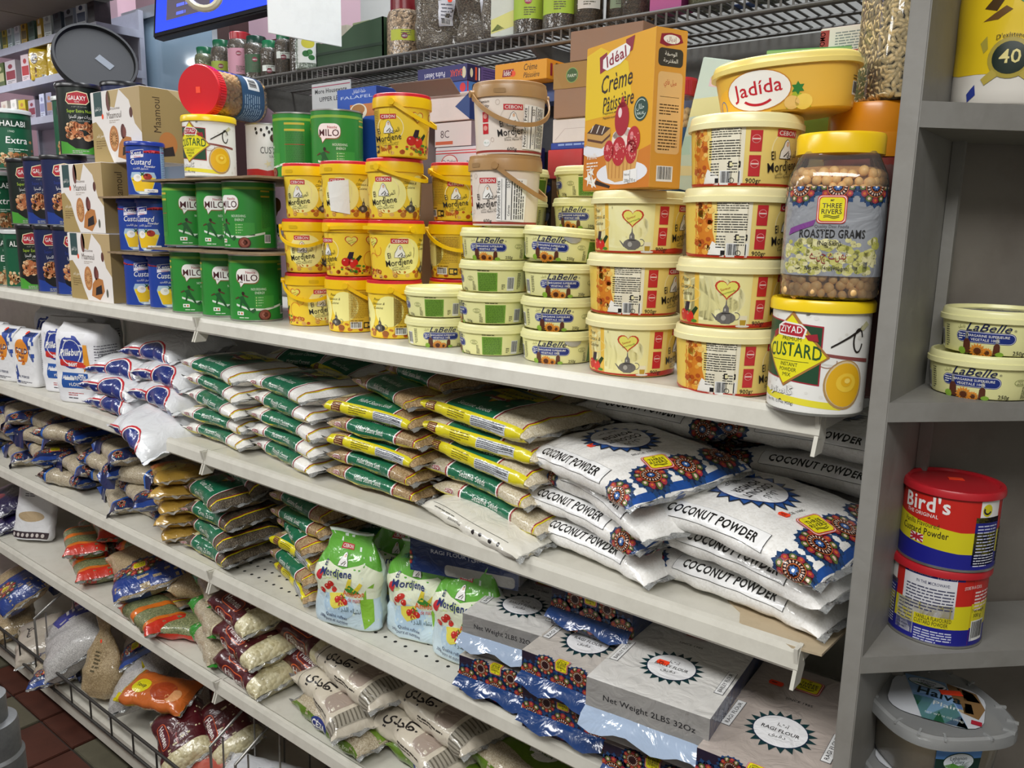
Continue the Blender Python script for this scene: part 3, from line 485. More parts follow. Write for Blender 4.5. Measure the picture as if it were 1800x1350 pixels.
# ---------------- tins
def custard_bowl(u, v, s, a=1): return [3, ('E', u, v, 18*s, 21*s, '#b08d5a', 28), 4, ('E', u, v+0.5*s, 16.5*s, 19.5*s, '#d8c49a', 28), 5, ('E', u, v, 15.6*s, 18.4*s, '#e5b01c', 28), 6, ('E', u+1*s, v+2*s, 9*s, 8*s, '#f0c83c', 20), 7, ('E', u+1*s, v+3*s, 5*s, 4.4*s, '#e5b01c', 16), 8, ('E', u+1.6*s, v+3.6*s, 2.6*s, 2.2*s, '#f6d868', 12)]
zi = [1, ('R', -157, 4, 157, 118, '#ecebe6'), 2, ('BL', -60, 5, 110, 110, 40, 3, ['#dedbd3', '#e4e2dc']), ('P', [(-40, 62), (44, 52), (44, 50), (-40, 60)], '#d8d5ce')]
zi += [3, ('P', [(-72, 38), (6, 32), (6, 94), (-72, 100)], '#a8283a'), 4, ('P', [(-71, 39), (4.6, 33.5), (4.6, 92.6), (-71, 98.6)], '#20482e'), 5, ('P', [(-64, 68), (-32, 28), (14, 62), (-26, 108)], '#a8743a'), 6, ('P', [(-61, 68), (-32, 31), (11, 62), (-27, 104)], '#e9df20'), 7, ('T', 'CUSTARD', -25, 58, 15, '#2a5228', {'b': 0.02, 'w': 62, 'bow': 3}), ('T', 'PREMIUM', -26, 77, 4.4, '#20321c', {'w': 22}), ('T', 'INSTANT', -27, 50, 4.2, '#20321c', {'w': 20}), ('T', 'POWDER', -28, 44.5, 4.2, '#20321c', {'w': 20}), ('T', 'MIX', -28.5, 39, 4.2, '#20321c'), ('R', -50, 55.5, -6, 56, '#20321c')]
zi += [7, ('P', [(-44, 82), (-12, 80), (-10, 90), (-16, 95), (-36, 97), (-44, 92)], '#f0ece6'), 8, ('P', [(-42, 83.6), (-14, 82), (-12, 90), (-17, 93.5), (-35, 95), (-42, 91)], '#b02432'), 9, ('T', 'ZIYAD', -27.5, 85.5, 7.4, WHT, {'b': 0.014, 'w': 26}), ('P', [(-12, 84), (0, 86), (2, 78), (-8, 79)], '#9c2030'), ('P', [(-45, 88), (-51, 84), (-50, 78), (-44, 82)], '#9c2030')]
zi += [2, ('P', [(-75, 22), (30, 14), (30, 7), (-75, 15)], '#e8dc3a'), 7, ('T', ar('كاسترد'), -37, 20, 9, '#3a3a34', {'b': 0.03, 'w': 34}), 8, ('T', ar('كاسترد'), -37, 20, 9, WHT, {'b': 0.004, 'w': 34}), 3, ('T', 'Net Wt. 15.9 oz (450g)', -38, 9, 3.4, '#3a3a34', {'w': 38})]
zi += [4, ('P', [(14, 72), (46, 90), (48, 96), (44, 92), (14, 74)], '#26201c'), ('RG', 44, 80, 7, 13, 2, '#26201c', 0.3, 6), ('P', [(44, 92), (54, 100), (60, 96), (50, 90)], '#c8c49a'), 3, ('P', [(6, 64), (64, 56), (64, 60), (6, 67)], '#8a4a46'), ('RG', 12, 58, 10, 7, 1, '#a88474', 3, 6.5)]+custard_bowl(32, 34, 1.25)
zk, zG = cann(0.050, 0.119, '#ecebe6', zi, '#f0cd18')
milo = [1, ('R', -157, 3, 157, 126, '#2c8a34'), 2, ('R', -157, 112, 157, 117, '#86b43c')]
for s in (0, -157):
    milo += [3, ('RR', s-34, 72, s+12, 100, 11, '#8a6a40'), ('P', [(s-28, 76), (s-24, 64), (s-16, 74)], '#8a6a40'), 4, ('RR', s-33, 74, s+11, 101, 11, WHT), ('P', [(s-27, 77), (s-24, 66), (s-15, 76)], WHT), 5, ('T', 'MILO', s-11, 78, 13, '#4a1a20', {'b': 0.014, 'w': 39}), ('T', 'Nestle', s-4, 92, 5, '#a82a34', {'b': 0.015, 'w': 18}), ('T', 'NOURISHING', s+10, 60, 5, '#d4ecd0', {'b': 0.015, 'w': 28}), ('T', 'ENERGY', s+12, 53, 5, '#d4ecd0', {'b': 0.015, 'w': 18}), 2, ('R', s+2, 26, s+40, 50, '#3c9a3c'), 3] + [('E', s+5, 46-5*i, 1.2, 1.6, '#b8dc8a', 6) for i in range(4)] + [('L', s+8, 47, s+18, 4, 5, 1.6, '#a8d49a')]
    milo += [2, ('P', [(s-36, 34), (s-22, 30), (s-10, 26), (s+20, 25), (s+60, 33), (s+60, 29), (s+22, 21), (s-8, 21), (s-22, 26), (s-36, 30)], '#dfe8dc'), 4, ('E', s+20, 12, 12, 11, '#4a1c14', 22), 5, ('E', s+20, 13, 10, 9, '#8a4a3a', 22), ('E', s+20, 13, 6, 5, '#a4685a', 16), 6, ('E', s+20, 13, 3, 2.5, '#6a3226', 12), 3, ('L', s-30, 8, s+4, 1, 2, 1.8, '#cfe6cc')]
    milo += [3, ('P', [(s-30, 46), (s-20, 50), (s-17, 42), (s-10, 30), (s-6, 20), (s-9, 20), (s-16, 30), (s-22, 36), (s-26, 24), (s-29, 25), (s-26, 40)], '#1c5a2a'), 4, ('E', s-20, 54, 3, 3.6, '#2c1a14', 10), ('P', [(s-21, 50), (s-12, 46), (s-9, 48), (s-20, 53)], '#5a3a26'), ('P', [(s-30, 48), (s-38, 44), (s-38, 42), (s-29, 45)], '#5a3a26'), ('R', s-34, 12, s-20, 19, WHT), 5, ('E', s-30, 15.5, 2, 2, '#3c8a3c', 8), ('E', s-24, 15.5, 2, 2, '#d2702a', 8), ('P', [(s-8, 20), (s+2, 26), (s+4, 22), (s-2, 16)], '#2a5a34')]
milo += [3, ('R', 52, 34, 74, 113, '#3c8f38'), 4, ('R', 53, 98, 73, 101, '#c4b43c'), ('R', 53, 108, 73, 111, '#c4b43c'), ('L', 54, 96, 72, 22, 2.6, 1, '#1f5c26'), ('B', 58, 12, 14, 16), 3, ('R', -104, 20, -64, 110, '#3c8f38'), 4, ('R', -104, 92, -64, 96, '#c4b43c'), ('R', -104, 104, -64, 108, '#c4b43c'), ('L', -102, 90, -66, 24, 2.7, 1, '#1f5c26'), ('R', -104, 66, -64, 67, '#b8542a'), ('RG', -50, 14, 0.1, 0.1, 0.1, RED)]
mk, mG = cann(0.0495, 0.128, '#2c8a34', milo)
kent = [1, ('R', -119, 3, 119, 112, '#1c3f9a'), 2, ('P', [(-119, 92), (119, 92), (119, 94), (20, 97), (-20, 90), (-60, 97), (-119, 94)], '#c82a3c'), 3, ('P', [(-25, 78), (4, 82), (5, 98), (-24, 95)], '#e8e4f0'), 4, ('P', [(-24, 85), (3.6, 88), (4.6, 97), (-23, 94)], '#1c2f8a'), 5, ('T', 'Kent', -10, 86.5, 8, WHT, {'b': 0.02, 'w': 22, 'r': 5}), 5, ('T', 'BORINGER', -8, 80.5, 2.8, RED, {'w': 14}), 3, ('T', 'Custard', -3, 66, 12, WHT, {'sh': 0.25, 'b': 0.012, 'w': 44}), ('T', 'Powder', 16, 60, 5, WHT, {'sh': 0.25, 'b': 0.012}), ('T', ar('مسحوق الكاسترد'), -4, 56, 4.4, WHT, {'w': 32}), 2, ('R', 42, 4, 76, 108, '#9fc4e0'), 3, ('L', 44, 104, 74, 26, 3.8, 1.4, '#2a4a8a'),
        3, ('P', [(-28, 40), (-24, 50), (24, 50), (28, 40), (18, 10), (8, 4), (-8, 4), (-18, 10)], '#a9c2d6'), 4, ('P', [(-25, 34), (25, 34), (16, 10), (-16, 10)], '#e9bf1e'), ('P', [(-26, 38), (0, 43), (26, 38), (24, 30), (0, 34), (-24, 30)], '#f2d438'), ('R', -8, 4, 8, 9, '#d8e4ea'), 5, ('E', -11, 38, 9, 8, '#f2eee8', 16), ('E', 10, 41, 9, 7, '#9c2a20', 12), ('S', 0, 46, 2, 7, 4, '#2a5a2a'), 6, ('E', -9, 40, 4, 3, '#dcd6cc', 10), ('BL', 3, 37, 17, 46, 10, 2, ['#c23a2a', '#6c1c14']), 5, ('RR', 2, 8, 30, 15, 2, WHT), 6, ('T', 'Powder', 16, 10, 3.4, '#1c2f8a')]
kk, kG = cann(0.038, 0.114, '#1c3f9a', kent, '#1d3590', lidh=0.008)
def galaxy(c1, c2, t1):
    a = [1, ('R', -163, 3, 163, 168, c1), 2, ('P', [(-60, 3), (60, 3), (60, 30), (20, 20), (-60, 34)], c2), ('P', [(20, 3), (60, 3), (60, 90), (34, 60)], c2)]
    a += [3, ('P', [(-33, 128), (-26, 120), (14, 120), (22, 128), (18, 148), (-4, 152), (-28, 146)], '#e6dcb0'), 4, ('P', [(-31, 128.6), (-25, 122), (13, 122), (20, 128.6), (16.4, 146), (-4, 150), (-26, 144.6)], '#ac2230'), 5, ('T', 'GALAXY', -6, 130, 11, WHT, {'b': 0.01, 'w': 40}), ('T', 'NUTS', -6, 124.6, 3, WHT), 3, ('T', 'Super Extra Nuts', -2, 101, 8, t1, {'b': 0.008, 'w': 58}), ('T', ar('بزورات سوبر اكسترا'), 0, 88, 8, WHT, {'w': 52}), ('T', 'Super Extra Roasted', 0, 80, 4, '#b0b0a8', {'w': 40}), ('T', 'A GIFT OF NATURE', -2, 113, 3.4, '#9a9a92', {'w': 34})]
    a += [3, ('P', [(-40, 52), (-34, 28), (-16, 16), (10, 14), (30, 24), (38, 52)], '#0e0c0c'), 4, ('BL', -34, 38, 32, 76, 54, 7.5, ['#c0794a', '#d8a070', '#a85a34', '#e6c49a', '#b86c40', '#8a4a28']), ('L', -24, 11, 14, 2, 4, 2, '#a8a8a0')]
    a += [3, ('E', 34, 10, 3, 4, '#c8b83c', 8), ('E', 42, 10, 3, 4, '#3a6ac0', 8), ('E', 50, 10, 3, 4, '#c8b83c', 8)]
    return a
gk1, gG = cann(0.0505, 0.171, '#161f44', galaxy('#15204c', '#1d3a8a', '#2a3c8a'), '#17171a', lidh=0.009)
gk2, _ = cann(0.0505, 0.171, '#12231a', galaxy('#101c16', '#4a9a34', '#a8c83c'), '#17171a', lidh=0.009)
ak, _ = cann(0.054, 0.156, '#155638', [1, ('R', -175, 3, 175, 150, '#165a3c'), 2, ('RR', -60, 108, 60, 132, 8, '#0e3c28'), 3, ('T', 'ALHALABI', -6, 112, 15, WHT, {'b': 0.02, 'w': 86}), ('T', 'Extra', 12, 68, 18, WHT, {'sh': 0.1, 'b': 0.02}), ('T', '1940', 0, 96, 6, '#c8d8c8'), ('L', -10, 54, 40, 2, 5, 2.5, '#c8d8c8'), ('BL', -60, 6, 60, 40, 90, 6.5, ['#c08a58', '#d8b080', '#8a5a34', '#a86a3c', '#e0c8a0', '#6a4a30']), ('E', 52, 74, 6, 4, '#c8935a', 8), ('E', 58, 52, 5, 4, '#a8703c', 8)], '#cfd2d0', lidh=0.010)
cus, _ = cann(0.047, 0.116, '#eceae6', [1, ('R', -147, 3, 147, 113, '#eeece8'), 2, ('P', [(-147, 3), (147, 3), (147, 24), (10, 24), (-10, 20), (-30, 24), (-147, 24)], '#c8251e'), 3, ('T', 'CUSTARD', 4, 55, 14, '#3a3a3a', {'w': 54}), ('T', 'VANILLE', 8, 46, 6, '#8a8a86', {'w': 28}), ('E', 16, 86, 19, 12, '#1e1a18', 22), 4, ('E', 16, 86, 17.6, 10.6, '#8a5a20', 22), 5, ('E', 16, 86, 17, 10, '#1e1a18', 22), 6, ('T', 'Salwa', 16, 82, 9, '#c8281e', {'b': 0.015}), 3, ('E', 26, 22, 24, 14, '#e8d83c', 22), 4, ('E', 26, 30, 22, 8, '#f0e8c8', 22), ('P', [(8, 34), (14, 30), (20, 36), (14, 44)], '#c8251e'), ('S', -8, 34, 3, 9, 5, '#f0e4b8')]+[('E', x, y, 2.6, 3.6, '#26211e', 10) for x, y in ((-32, 104), (-30, 96), (-20, 102), (-14, 92), (-8, 106), (-4, 98), (2, 104))], None)
for nm in ():
    pass
# ================= the front rows on the top shelf
Z0 = 0.0275; ordn = ['bottom', 'second', 'third', 'top', 'fifth']
def dir_rot(x, y, k, arc): return facing(x, y, k)-arc
# round 900 g tubs: two stacks
info, hrt = 188/0.0585/1000, 0.0
for (cx, cy, faces, who) in ((-0.408, 0.058, [(188, 0.05), (0, -0.05), (188, 0.05), (188, -0.2)], 'the stack beside the clear jar'), (-0.557, 0.089, [(0, -0.1), (188, 0.0), (0, -0.15)], 'the stack under the dessert cream box')):
    for i, (u, k) in enumerate(faces):
        j = [0.0, -0.002, 0.003, 0.006][i]; x, y = cx+j, cy-j*0.5
        put(t9+[('pull_tab', tabm, (0, 0, 0), (0, 0, 0.8-u/1000/0.0585+PI/2))], 'margarine_tub', (x, y, Z0+0.0785*i), (0, 0, facing(x, y, k)-u/1000/0.0585),
            f"large yellow round tub, cream lid, {ordn[i]+' of' if len(faces) == 4 or i < 2 else 'top of'} {who}", 'tub', 'large round margarine tubs')
# small tubs
def labs(name, items, who, nlab):
    for i, (x, y, z, u, k, fl_) in enumerate(items):
        put(lb, 'small_margarine_tub', (x, y, z), (0, 0, facing(x, y, k)-u/1000/0.0515), f"small pale green-yellow round tub, {nlab[i]} {who}", 'tub', 'small round margarine tubs', [flap] if fl_ else [])
labs('a', [(-0.921, 0.092, Z0, 0, 0.1, 0), (-0.919, 0.090, Z0+0.047, 72, -0.2, 0)], 'the low pair in front of the yellow buckets', ['bottom of', 'top of'])
labs('b', [(-0.800, 0.087, Z0, 72, -0.1, 0), (-0.801, 0.087, Z0+0.047, 72, 0.0, 0), (-0.798, 0.087, Z0+0.094, 100, 0.25, 0), (-0.796, 0.087, Z0+0.141, 0, -0.25, 0)], 'the stack carrying the brown-lidded buckets', ['bottom of', 'second of', 'third of', 'topmost of'])
labs('c', [(-0.687, 0.099, Z0, 0, -0.2, 1), (-0.688, 0.099, Z0+0.047, 0, -0.1, 0), (-0.685, 0.099, Z0+0.094, 0, 0.0, 0)], 'the stack topped by the tilted oval tub', ['bottom of', 'second of', 'third of'])
put(lb[:1]+[('printed_label', lb[1][1]), ('lid', lb[2][1])], 'small_margarine_tub', (-0.690, 0.100, Z0+0.143), (math.radians(-2), math.radians(3), facing(-0.69, 0.1, -0.3)), 'tilted small yellow tub with torn silver foil under its lid, topmost of its stack', 'tub', 'small round margarine tubs', [flap])
for i, (x, y, n, who) in enumerate(((-0.735, 0.225, 6, 'the hidden stack behind the tilted tub'), (-0.875, 0.215, 6, 'the hidden stack left behind the brown-lidded buckets'))):
    for j in range(3, n):
        put(lb, 'small_margarine_tub', (x+0.002*j, y, Z0+0.047*j), (0, 0, facing(x, y, -0.1)-(72 if (i+j) % 2 else 20)/51.5), f"small pale tub, {['fourth', 'fifth', 'topmost'][j-3]} of {who}", 'tub', 'small round margarine tubs')
    for j in range(0, 3): put(lb[:1]+lb[2:3], 'small_margarine_tub', (x+0.002*j, y, Z0+0.047*j), (0, 0, 0), f"small pale tub in shadow, {['bottom', 'second', 'third'][j]} of {who}", 'tub', 'small round margarine tubs')
# brown-lidded buckets
for i, (x, k) in enumerate(((-0.787, -0.55), (-0.781, 0.05))):
    z = Z0+0.1895+0.0995*i; put(bb, 'food_bucket', (x, 0.092, z), (0, 0, facing(x, 0.092, k)), f"white bucket with tan lid, {['lower', 'upper'][i]} of the two above the small tubs", 'bucket', 'white buckets with tan lids', [bst, (HDb[0], HDb[1], (0, 0, 0), (0, 0, 0.3 if i else 1.9))])
# yellow buckets: rows 1..3 in columns, and one on top
rowz = [Z0, Z0+0.0985, Z0+0.197, Z0+0.2955]
cols = {1: (-1.272, 0.108), 2: (-1.152, 0.104), 3: (-1.032, 0.101), 4: (-0.997, 0.215)}
spec = {(1, 0): (0, 0.45, 0.034, -0.5), (2, 0): (88, 0.25, 0.034, 1.1), (3, 0): (88, 0.35, 0.034, 1.1), (1, 1): (0, -0.25, 0.034, 0.0), (2, 1): (-83, 0.15, -0.002, 0.6), (3, 1): (0, 0.15, -0.002, -1.2), (1, 2): (0, -0.45, None, 0), (2, 2): (0, -0.4, None, 0), (3, 2): (0, -0.4, 0.02, 1.4), (4, 1): (100, -0.2, 0.034, 0.4), (4, 2): (-127, 0.1, 0.02, 0.3), (3, 3): (-127, -0.35, 0.034, 1.6), (4, 0): (0, 0, None, 0)}
colname = {1: 'left column', 2: 'middle column', 3: 'right column', 4: 'half-hidden column'}; rowname_ = ['bottom row', 'second row', 'third row', 'very top']
for (c, rw), (u, k, dr_, ha) in spec.items():
    x, y = cols[c]; x += 0.003*((c*7+rw*5) % 3-1)
    if (c, rw) == (3, 3): x = -1.013
    ex = []
    if dr_ is not None: ex.append(('carry_handle', HD[dr_ if dr_ in HD else 0.034][1], (0, 0, 0), (0, 0, ha+(u/1000/0.043))))
    if (c, rw) == (2, 2): ex.append(('paper_note', decal('paper_note', yG, [9, ('P', [(-14, 14), (20, 8), (18, 66), (-17, 62)], '#eeece6')], P_PAPER)))
    put(yb, 'food_bucket', (x, y, rowz[rw]), (0, 0, facing(x, y, k)-u/1000/0.043), f"yellow bucket with red lid, {colname[c]}, {rowname_[rw]} of the bucket pile"+(', with white paper' if (c, rw) == (2, 2) else ''), 'bucket', 'yellow buckets with red lids', ex)
# custard tin and jar at the right end
put(zk, 'custard_tin', (-0.289, 0.026, Z0), (0, 0, facing(-0.289, 0.026, -0.05)), 'white custard powder tin with green and yellow diamond label, under the clear jar', 'tin')
put(zk, 'custard_tin', (-1.556, 0.085, 0.302), (0, 0, facing(-1.556, 0.085, 0.0)-0.25), 'white custard tin with yellow lid standing on the green tins', 'tin')
# green cocoa tins with their card trays
for i, (x, y, z, k, l) in enumerate(((-1.622, 0.078, Z0, 0.1, 'left tin of the bottom row'), (-1.517, 0.085, Z0, 0.1, 'middle tin of the bottom row'), (-1.410, 0.081, Z0, -0.1, 'right tin of the bottom row'), (-1.345, 0.205, Z0, 0.2, 'hidden tin at the back of the bottom row'),
        (-1.632, 0.075, 0.165, 0.3, 'left tin of the upper row'), (-1.528, 0.090, 0.165, -0.1, 'middle tin of the upper row'), (-1.422, 0.082, 0.165, -0.6, 'right tin of the upper row'), (-1.345, 0.205, 0.165, 0.3, 'hidden tin at the back of the upper row'))):
    put(mk, 'cocoa_tin', (x, y, z), (0, 0, facing(x, y, k)), f'bright green cocoa drink tin, {l}', 'tin', 'green cocoa drink tins')
put(mk, 'cocoa_tin', (-1.418, 0.20, 0.302), (0, 0, facing(-1.418, 0.20, -0.15)+84/50), 'green cocoa tin turned to its nutrition table, on top at the left', 'tin', 'green cocoa drink tins')
put(mk, 'cocoa_tin', (-1.312, 0.212, 0.302), (0, 0, facing(-1.312, 0.212, -0.1)), 'green cocoa tin on top beside the blue box', 'tin', 'green cocoa drink tins')
trm = MB()
rr = random.Random(4)
def tray(w, d, name='tray_board'):
    N = 24; p = [(-w/2+w*i/N, -d/2+rr.uniform(-0.003, 0.003)) for i in range(N+1)]+[(w/2, d/2), (-w/2, d/2)]
    return MB().prism(p, 0, 0.004).out(name, CARD)
for (x, y, z, w, d, l) in ((-1.49, 0.135, 0.1565, 0.40, 0.25, 'torn cardboard tray between the two rows of green tins'), (-1.49, 0.135, 0.2945, 0.40, 0.25, 'torn cardboard tray on top of the green tins'), (-1.765, 0.085, 0.1425, 0.20, 0.15, 'torn cardboard tray under the middle blue tins'), (-1.80, 0.085, 0.2625, 0.19, 0.15, 'torn cardboard tray under the topmost blue tin')):
    r = empty('cardboard_tray', (x, y, z)); tag(r, l, 'tray', 'cardboard trays'); link('tray_board', tray(w, d), r)
# blue custard tins
for x, y, z, k, l in ((-1.815, 0.062, Z0, 0.15, 'left tin of the bottom pair'), (-1.728, 0.072, Z0, 0.1, 'right tin of the bottom pair'), (-1.846, 0.072, 0.1475, -0.1, 'left tin of the middle pair'), (-1.762, 0.072, 0.1475, -0.55, 'right tin of the middle pair'), (-1.792, 0.072, 0.268, -0.2, 'topmost tin')):
    put(kk, 'blue_custard_tin', (x, y, z), (0, 0, facing(x, y, k)), f'blue custard powder tin, {l} between box and green tins', 'tin', 'blue custard powder tins')
# nut tins
for kit, x, y, z, k, l in ((gk2, -2.405, 0.08, Z0, -0.2, 'dark green nut tin with picture of nuts, bottom row'), (gk1, -2.293, 0.08, Z0, 0.0, 'navy nut tin, bottom row, left of two'), (gk1, -2.183, 0.08, Z0, 0.1, 'navy nut tin, bottom row, beside the lowest cookie box'),
        (gk2, -2.44, 0.085, 0.1995, 0.0, 'dark green nut tin with picture of nuts, middle row'), (gk1, -2.333, 0.085, 0.1995, -0.1, 'navy nut tin, middle row, left of two'), (gk1, -2.225, 0.085, 0.1995, 0.1, 'navy nut tin, middle row, beside the cookie box'),
        (gk2, -2.19, 0.12, 0.3718, 0.0, 'dark green nut tin standing alone in the top row'), (gk1, -2.07, 0.175, 0.3718, -0.1, 'navy nut tin with the black round lid behind it, top row')):
    put(kit, 'nut_tin', (x, y, z), (0, 0, facing(x, y, k)), l, 'tin', 'tall dark nut tins')
for x, y, z, l in ((-2.62, 0.07, Z0, 'green nut tin with silver lid, bottom left corner of the top shelf'), (-2.64, 0.07, 0.186, 'green nut tin with silver lid, middle of the left edge'), (-2.52, 0.075, 0.3445, 'green nut tin with silver lid, left of the top pair'), (-2.325, 0.17, 0.3718, 'green nut tin with silver lid, right of the top pair'), (-2.515, 0.09, Z0, 'green nut tin in the bottom row next to the dark tins'), (-2.555, 0.19, 0.186, 'green nut tin deep behind the left edge, middle row')):
    put(ak, 'green_nut_tin', (x, y, z), (0, 0, facing(x, y, 0.1)), l, 'tin', 'green nut tins with silver lids')
put(cus, 'white_custard_tin', (-1.535, 0.212, 0.302), (0, 0, facing(-1.535, 0.212, 0.1)), 'white vanilla custard tin with red base band on the green tins', 'tin')
# ================= jars, boxes and everything else above the top shelf
def pieces(G, pitch, r, z0, z1, name, m, stretch=1.0, seed=1, depth=1.15, squash=0.85):
    """real round or long grains packed against the inside of a jar wall, joined as one uncountable filling"""
    rn_ = random.Random(seed); bm = bmesh.new(); bmesh.ops.create_icosphere(bm, subdivisions=2 if stretch == 1 else 1, radius=1); base = [v.co.copy() for v in bm.verts]; bf = [[v.index for v in f.verts] for f in bm.faces]; bm.free()
    V = []; F = []; v = z0; row = 0
    while v < z1:
        u = G.us[0]+(row % 2)*pitch/2
        while u < G.us[-1]:
            p, n = G.ev(u+rn_.uniform(-.15, .15)*pitch, v+rn_.uniform(-.25, .25)*pitch); p = p-n*r*depth
            s = r*rn_.uniform(0.85, 1.08); R_ = Euler((rn_.uniform(-.6, .6), rn_.uniform(0, 6), rn_.uniform(0, 6))).to_matrix() @ Matrix.Diagonal((s, s*squash, s*stretch)); k = len(V)
            if stretch > 1: R_ = n.to_track_quat('Y', 'Z').to_matrix() @ Matrix.Rotation(rn_.uniform(0, PI), 3, 'Y') @ Matrix.Diagonal((s, s*0.6, s*stretch))
            V += [p+R_ @ b for b in base]; F += [[i+k for i in f] for f in bf]; u += pitch
        v += pitch*0.82; row += 1
    return (name, mesh(name, V, F, m, smooth=True), (0, 0, 0), (0, 0, 0), None, {'kind': 'stuff'})
PEA = mat('roasted_chickpea_skin', '#f4c682', 0.45, bump=(220, 0.03, 1), dirt=(120, 0.4, '#d29c56')); BARL = mat('barley_husk', '#cbb588', 0.55, bump=(400, 0.04, 0), dirt=(150, 0.6, '#a08a5c'))
PET = clear('clear_jar_plastic', '#f2f4f2', 0.05, 0.05)
def mandala(u, v, r, full=True, cs=('#1d4270', '#a03040', '#2c1014', '#c8662c', '#5c6e34', '#e0c0ac', '#43121c')):
    a = [2, ('PT', u, v, r*0.62, r, 16, r*0.30, cs[0]), ('PT', u, v, r*0.6, r*0.9, 16, r*0.25, '#14284e', 0.5), 3, ('E', u, v, r*0.74, r*0.74, cs[6], 24), 4]
    for i in range(12):
        t = 2*PI*i/12; a.append(('E', u+r*0.62*math.cos(t), v+r*0.62*math.sin(t), r*0.15, r*0.15, cs[1] if i % 2 else cs[4], 8))
    a.append(5)
    for i in range(12):
        t = 2*PI*i/12; a.append(('E', u+r*0.62*math.cos(t), v+r*0.62*math.sin(t), r*0.075, r*0.075, cs[3] if i % 2 else cs[5], 6))
    a += [5, ('E', u, v, r*0.50, r*0.50, cs[2], 20), 6, ('RG', u, v, r*0.49, r*0.49, r*0.03, cs[3]), 7, ('PT', u, v, r*0.28, r*0.44, 18, r*0.07, cs[5])]
    if full: a += [7, ('RG', u, v, r*0.27, r*0.27, r*0.03, cs[3]), ('S', u, v, r*0.13, r*0.20, 8, '#3a66a8'), 8, ('E', u, v, r*0.06, r*0.06, WHT, 8)]
    return a
def three(u, v, s=1.0, r=0):
    c, sn = math.cos(math.radians(r)), math.sin(math.radians(r))
    def R_(x, y): return (u+(x*c-y*sn)*s, v+(x*sn+y*c)*s)
    def rr_(w, h, q):
        p = []
        for cx, cy, t in ((w-q, -h+q, -PI/2), (w-q, h-q, 0), (-w+q, h-q, PI/2), (-w+q, -h+q, PI)): p += [R_(cx+q*math.cos(t+PI/2*i/4), cy+q*math.sin(t+PI/2*i/4)) for i in range(5)]
        return p
    def wave(y): return [R_(-9+18*i/8, y+0.9*math.sin(i*0.9)) for i in range(9)]+[R_(9-18*i/8, y-1.1+0.9*math.sin((8-i)*0.9)) for i in range(9)]
    return [9, ('P', rr_(17, 17, 5), '#c83a3c'), 10, ('P', rr_(16, 16, 4.6), '#f0e6dc'), 11, ('P', rr_(15.2, 15.2, 4.4), '#c83a3c'), 12, ('P', rr_(14, 14, 4), '#e8dc1e'), 13, ('T', 'THREE', *R_(0, 1.5), 6*s, BLK, {'b': 0.02, 'w': 22*s, 'r': r}), ('T', 'RIVERS', *R_(0, -5.5), 6*s, BLK, {'b': 0.02, 'w': 23*s, 'r': r}), ('P', wave(-7.4), '#5a5a14'), ('P', wave(-9.2), '#5a5a14'), ('T', 'MF', *R_(0, 9.4), 2.6*s, BLK, {'b': 0.02, 'r': r})]
# clear jar of roasted chickpeas
def jar_kit(prof, rb, lidz, lidr, lidh, lidc, n=3.2, ribs=False):
    S = section(rb, rb, n, 56); G = sweep(S, prof); P = [('jar_wall', G.mesh('jar_wall', PET))]
    SL = section(lidr, lidr, 2, 48)
    P.append(('screw_lid', sweep(SL, [(lidz, 0.97), (lidz+0.0005, 1), (lidz+lidh-0.003, 1), (lidz+lidh, 0.97), (lidz+lidh+0.0003, 0.02)]).mesh('screw_lid', PLAS(lidc, 0.25))))
    if ribs: P.append(('grip_ribs', MB_ribs(lidr, lidz, lidh, lidc)))
    return P, G
def MB_ribs(r, z, h, c):
    mb = MB()
    for i in range(60):
        t = 2*PI*i/60; M = Matrix.Translation((r*math.cos(t), r*math.sin(t), z)) @ Matrix.Rotation(t, 4, 'Z'); mb.box((-0.0005, -0.0012, 0.002), (0.0008, 0.0012, h-0.004), M)
    return mb.out('grip_ribs', PLAS(c, 0.25))
jp = [(0.0, 0.90), (0.003, 0.98), (0.03, 1.0), (0.105, 1.0), (0.118, 0.985), (0.126, 0.95), (0.140, 0.82), (0.1455, 0.78), (0.148, 0.77)]
jk, jG = jar_kit(jp, 0.0495, 0.145, 0.0435, 0.021, '#eec414')
jart = [1, ('R', -170, 24, 170, 112, '#8f9298'), 2, ('R', -52, 24, 45, 48, '#8f9298'), ('BL', -48, 27, 42, 60, 110, 4.6, ['#c9c48a', '#b4b45a', '#d8d2a0', '#a8aa50']), 3, ('BL', -48, 27, 42, 58, 60, 4.2, ['#d2cc98', '#bcb866'])]
for c in (-70, -36, 0, 36, 70): jart += [x if isinstance(x, int) else x for x in mandala(c, 112, 21)]
jart = [x for x in jart if isinstance(x, int) or True]
jart += three(-4, 90, 0.82)+[6, ('T', 'ROASTED GRAMS', -2, 62, 8.5, BLK, {'b': 0.03, 'w': 62}), 7, ('T', 'ROASTED GRAMS', -2, 62, 8.5, '#1a1a1c', {'b': 0.01, 'w': 62}), ('T', '(No Skin)', -4, 54.5, 5, BLK, {'w': 22}), ('P', [(-46, 64), (-20, 74), (-18, 80), (-44, 71)], '#7a3a88'), ('T', 'Quality Desi Foods', -3, 72, 3, '#5a5a60', {'w': 32}), 8, ('T', ar('بهنے چنے'), -4, 41, 9, '#8a2a2a', {'w': 34}), ('T', 'Net Wt. 14oz (400 gms)', -4, 30, 4, BLK, {'w': 42})]
def clipart(art, lo, hi):  # keep printed shapes between two heights
    out = []
    for it in art:
        if isinstance(it, int): out.append(it); continue
        if it[0] == 'P': out.append(('P', [(x, min(max(y, lo), hi)) for x, y in it[1]], it[2]))
        else: out.append(it)
    return out
jlab = decal('printed_label', jG, jart, P_FILM, 0.00012)
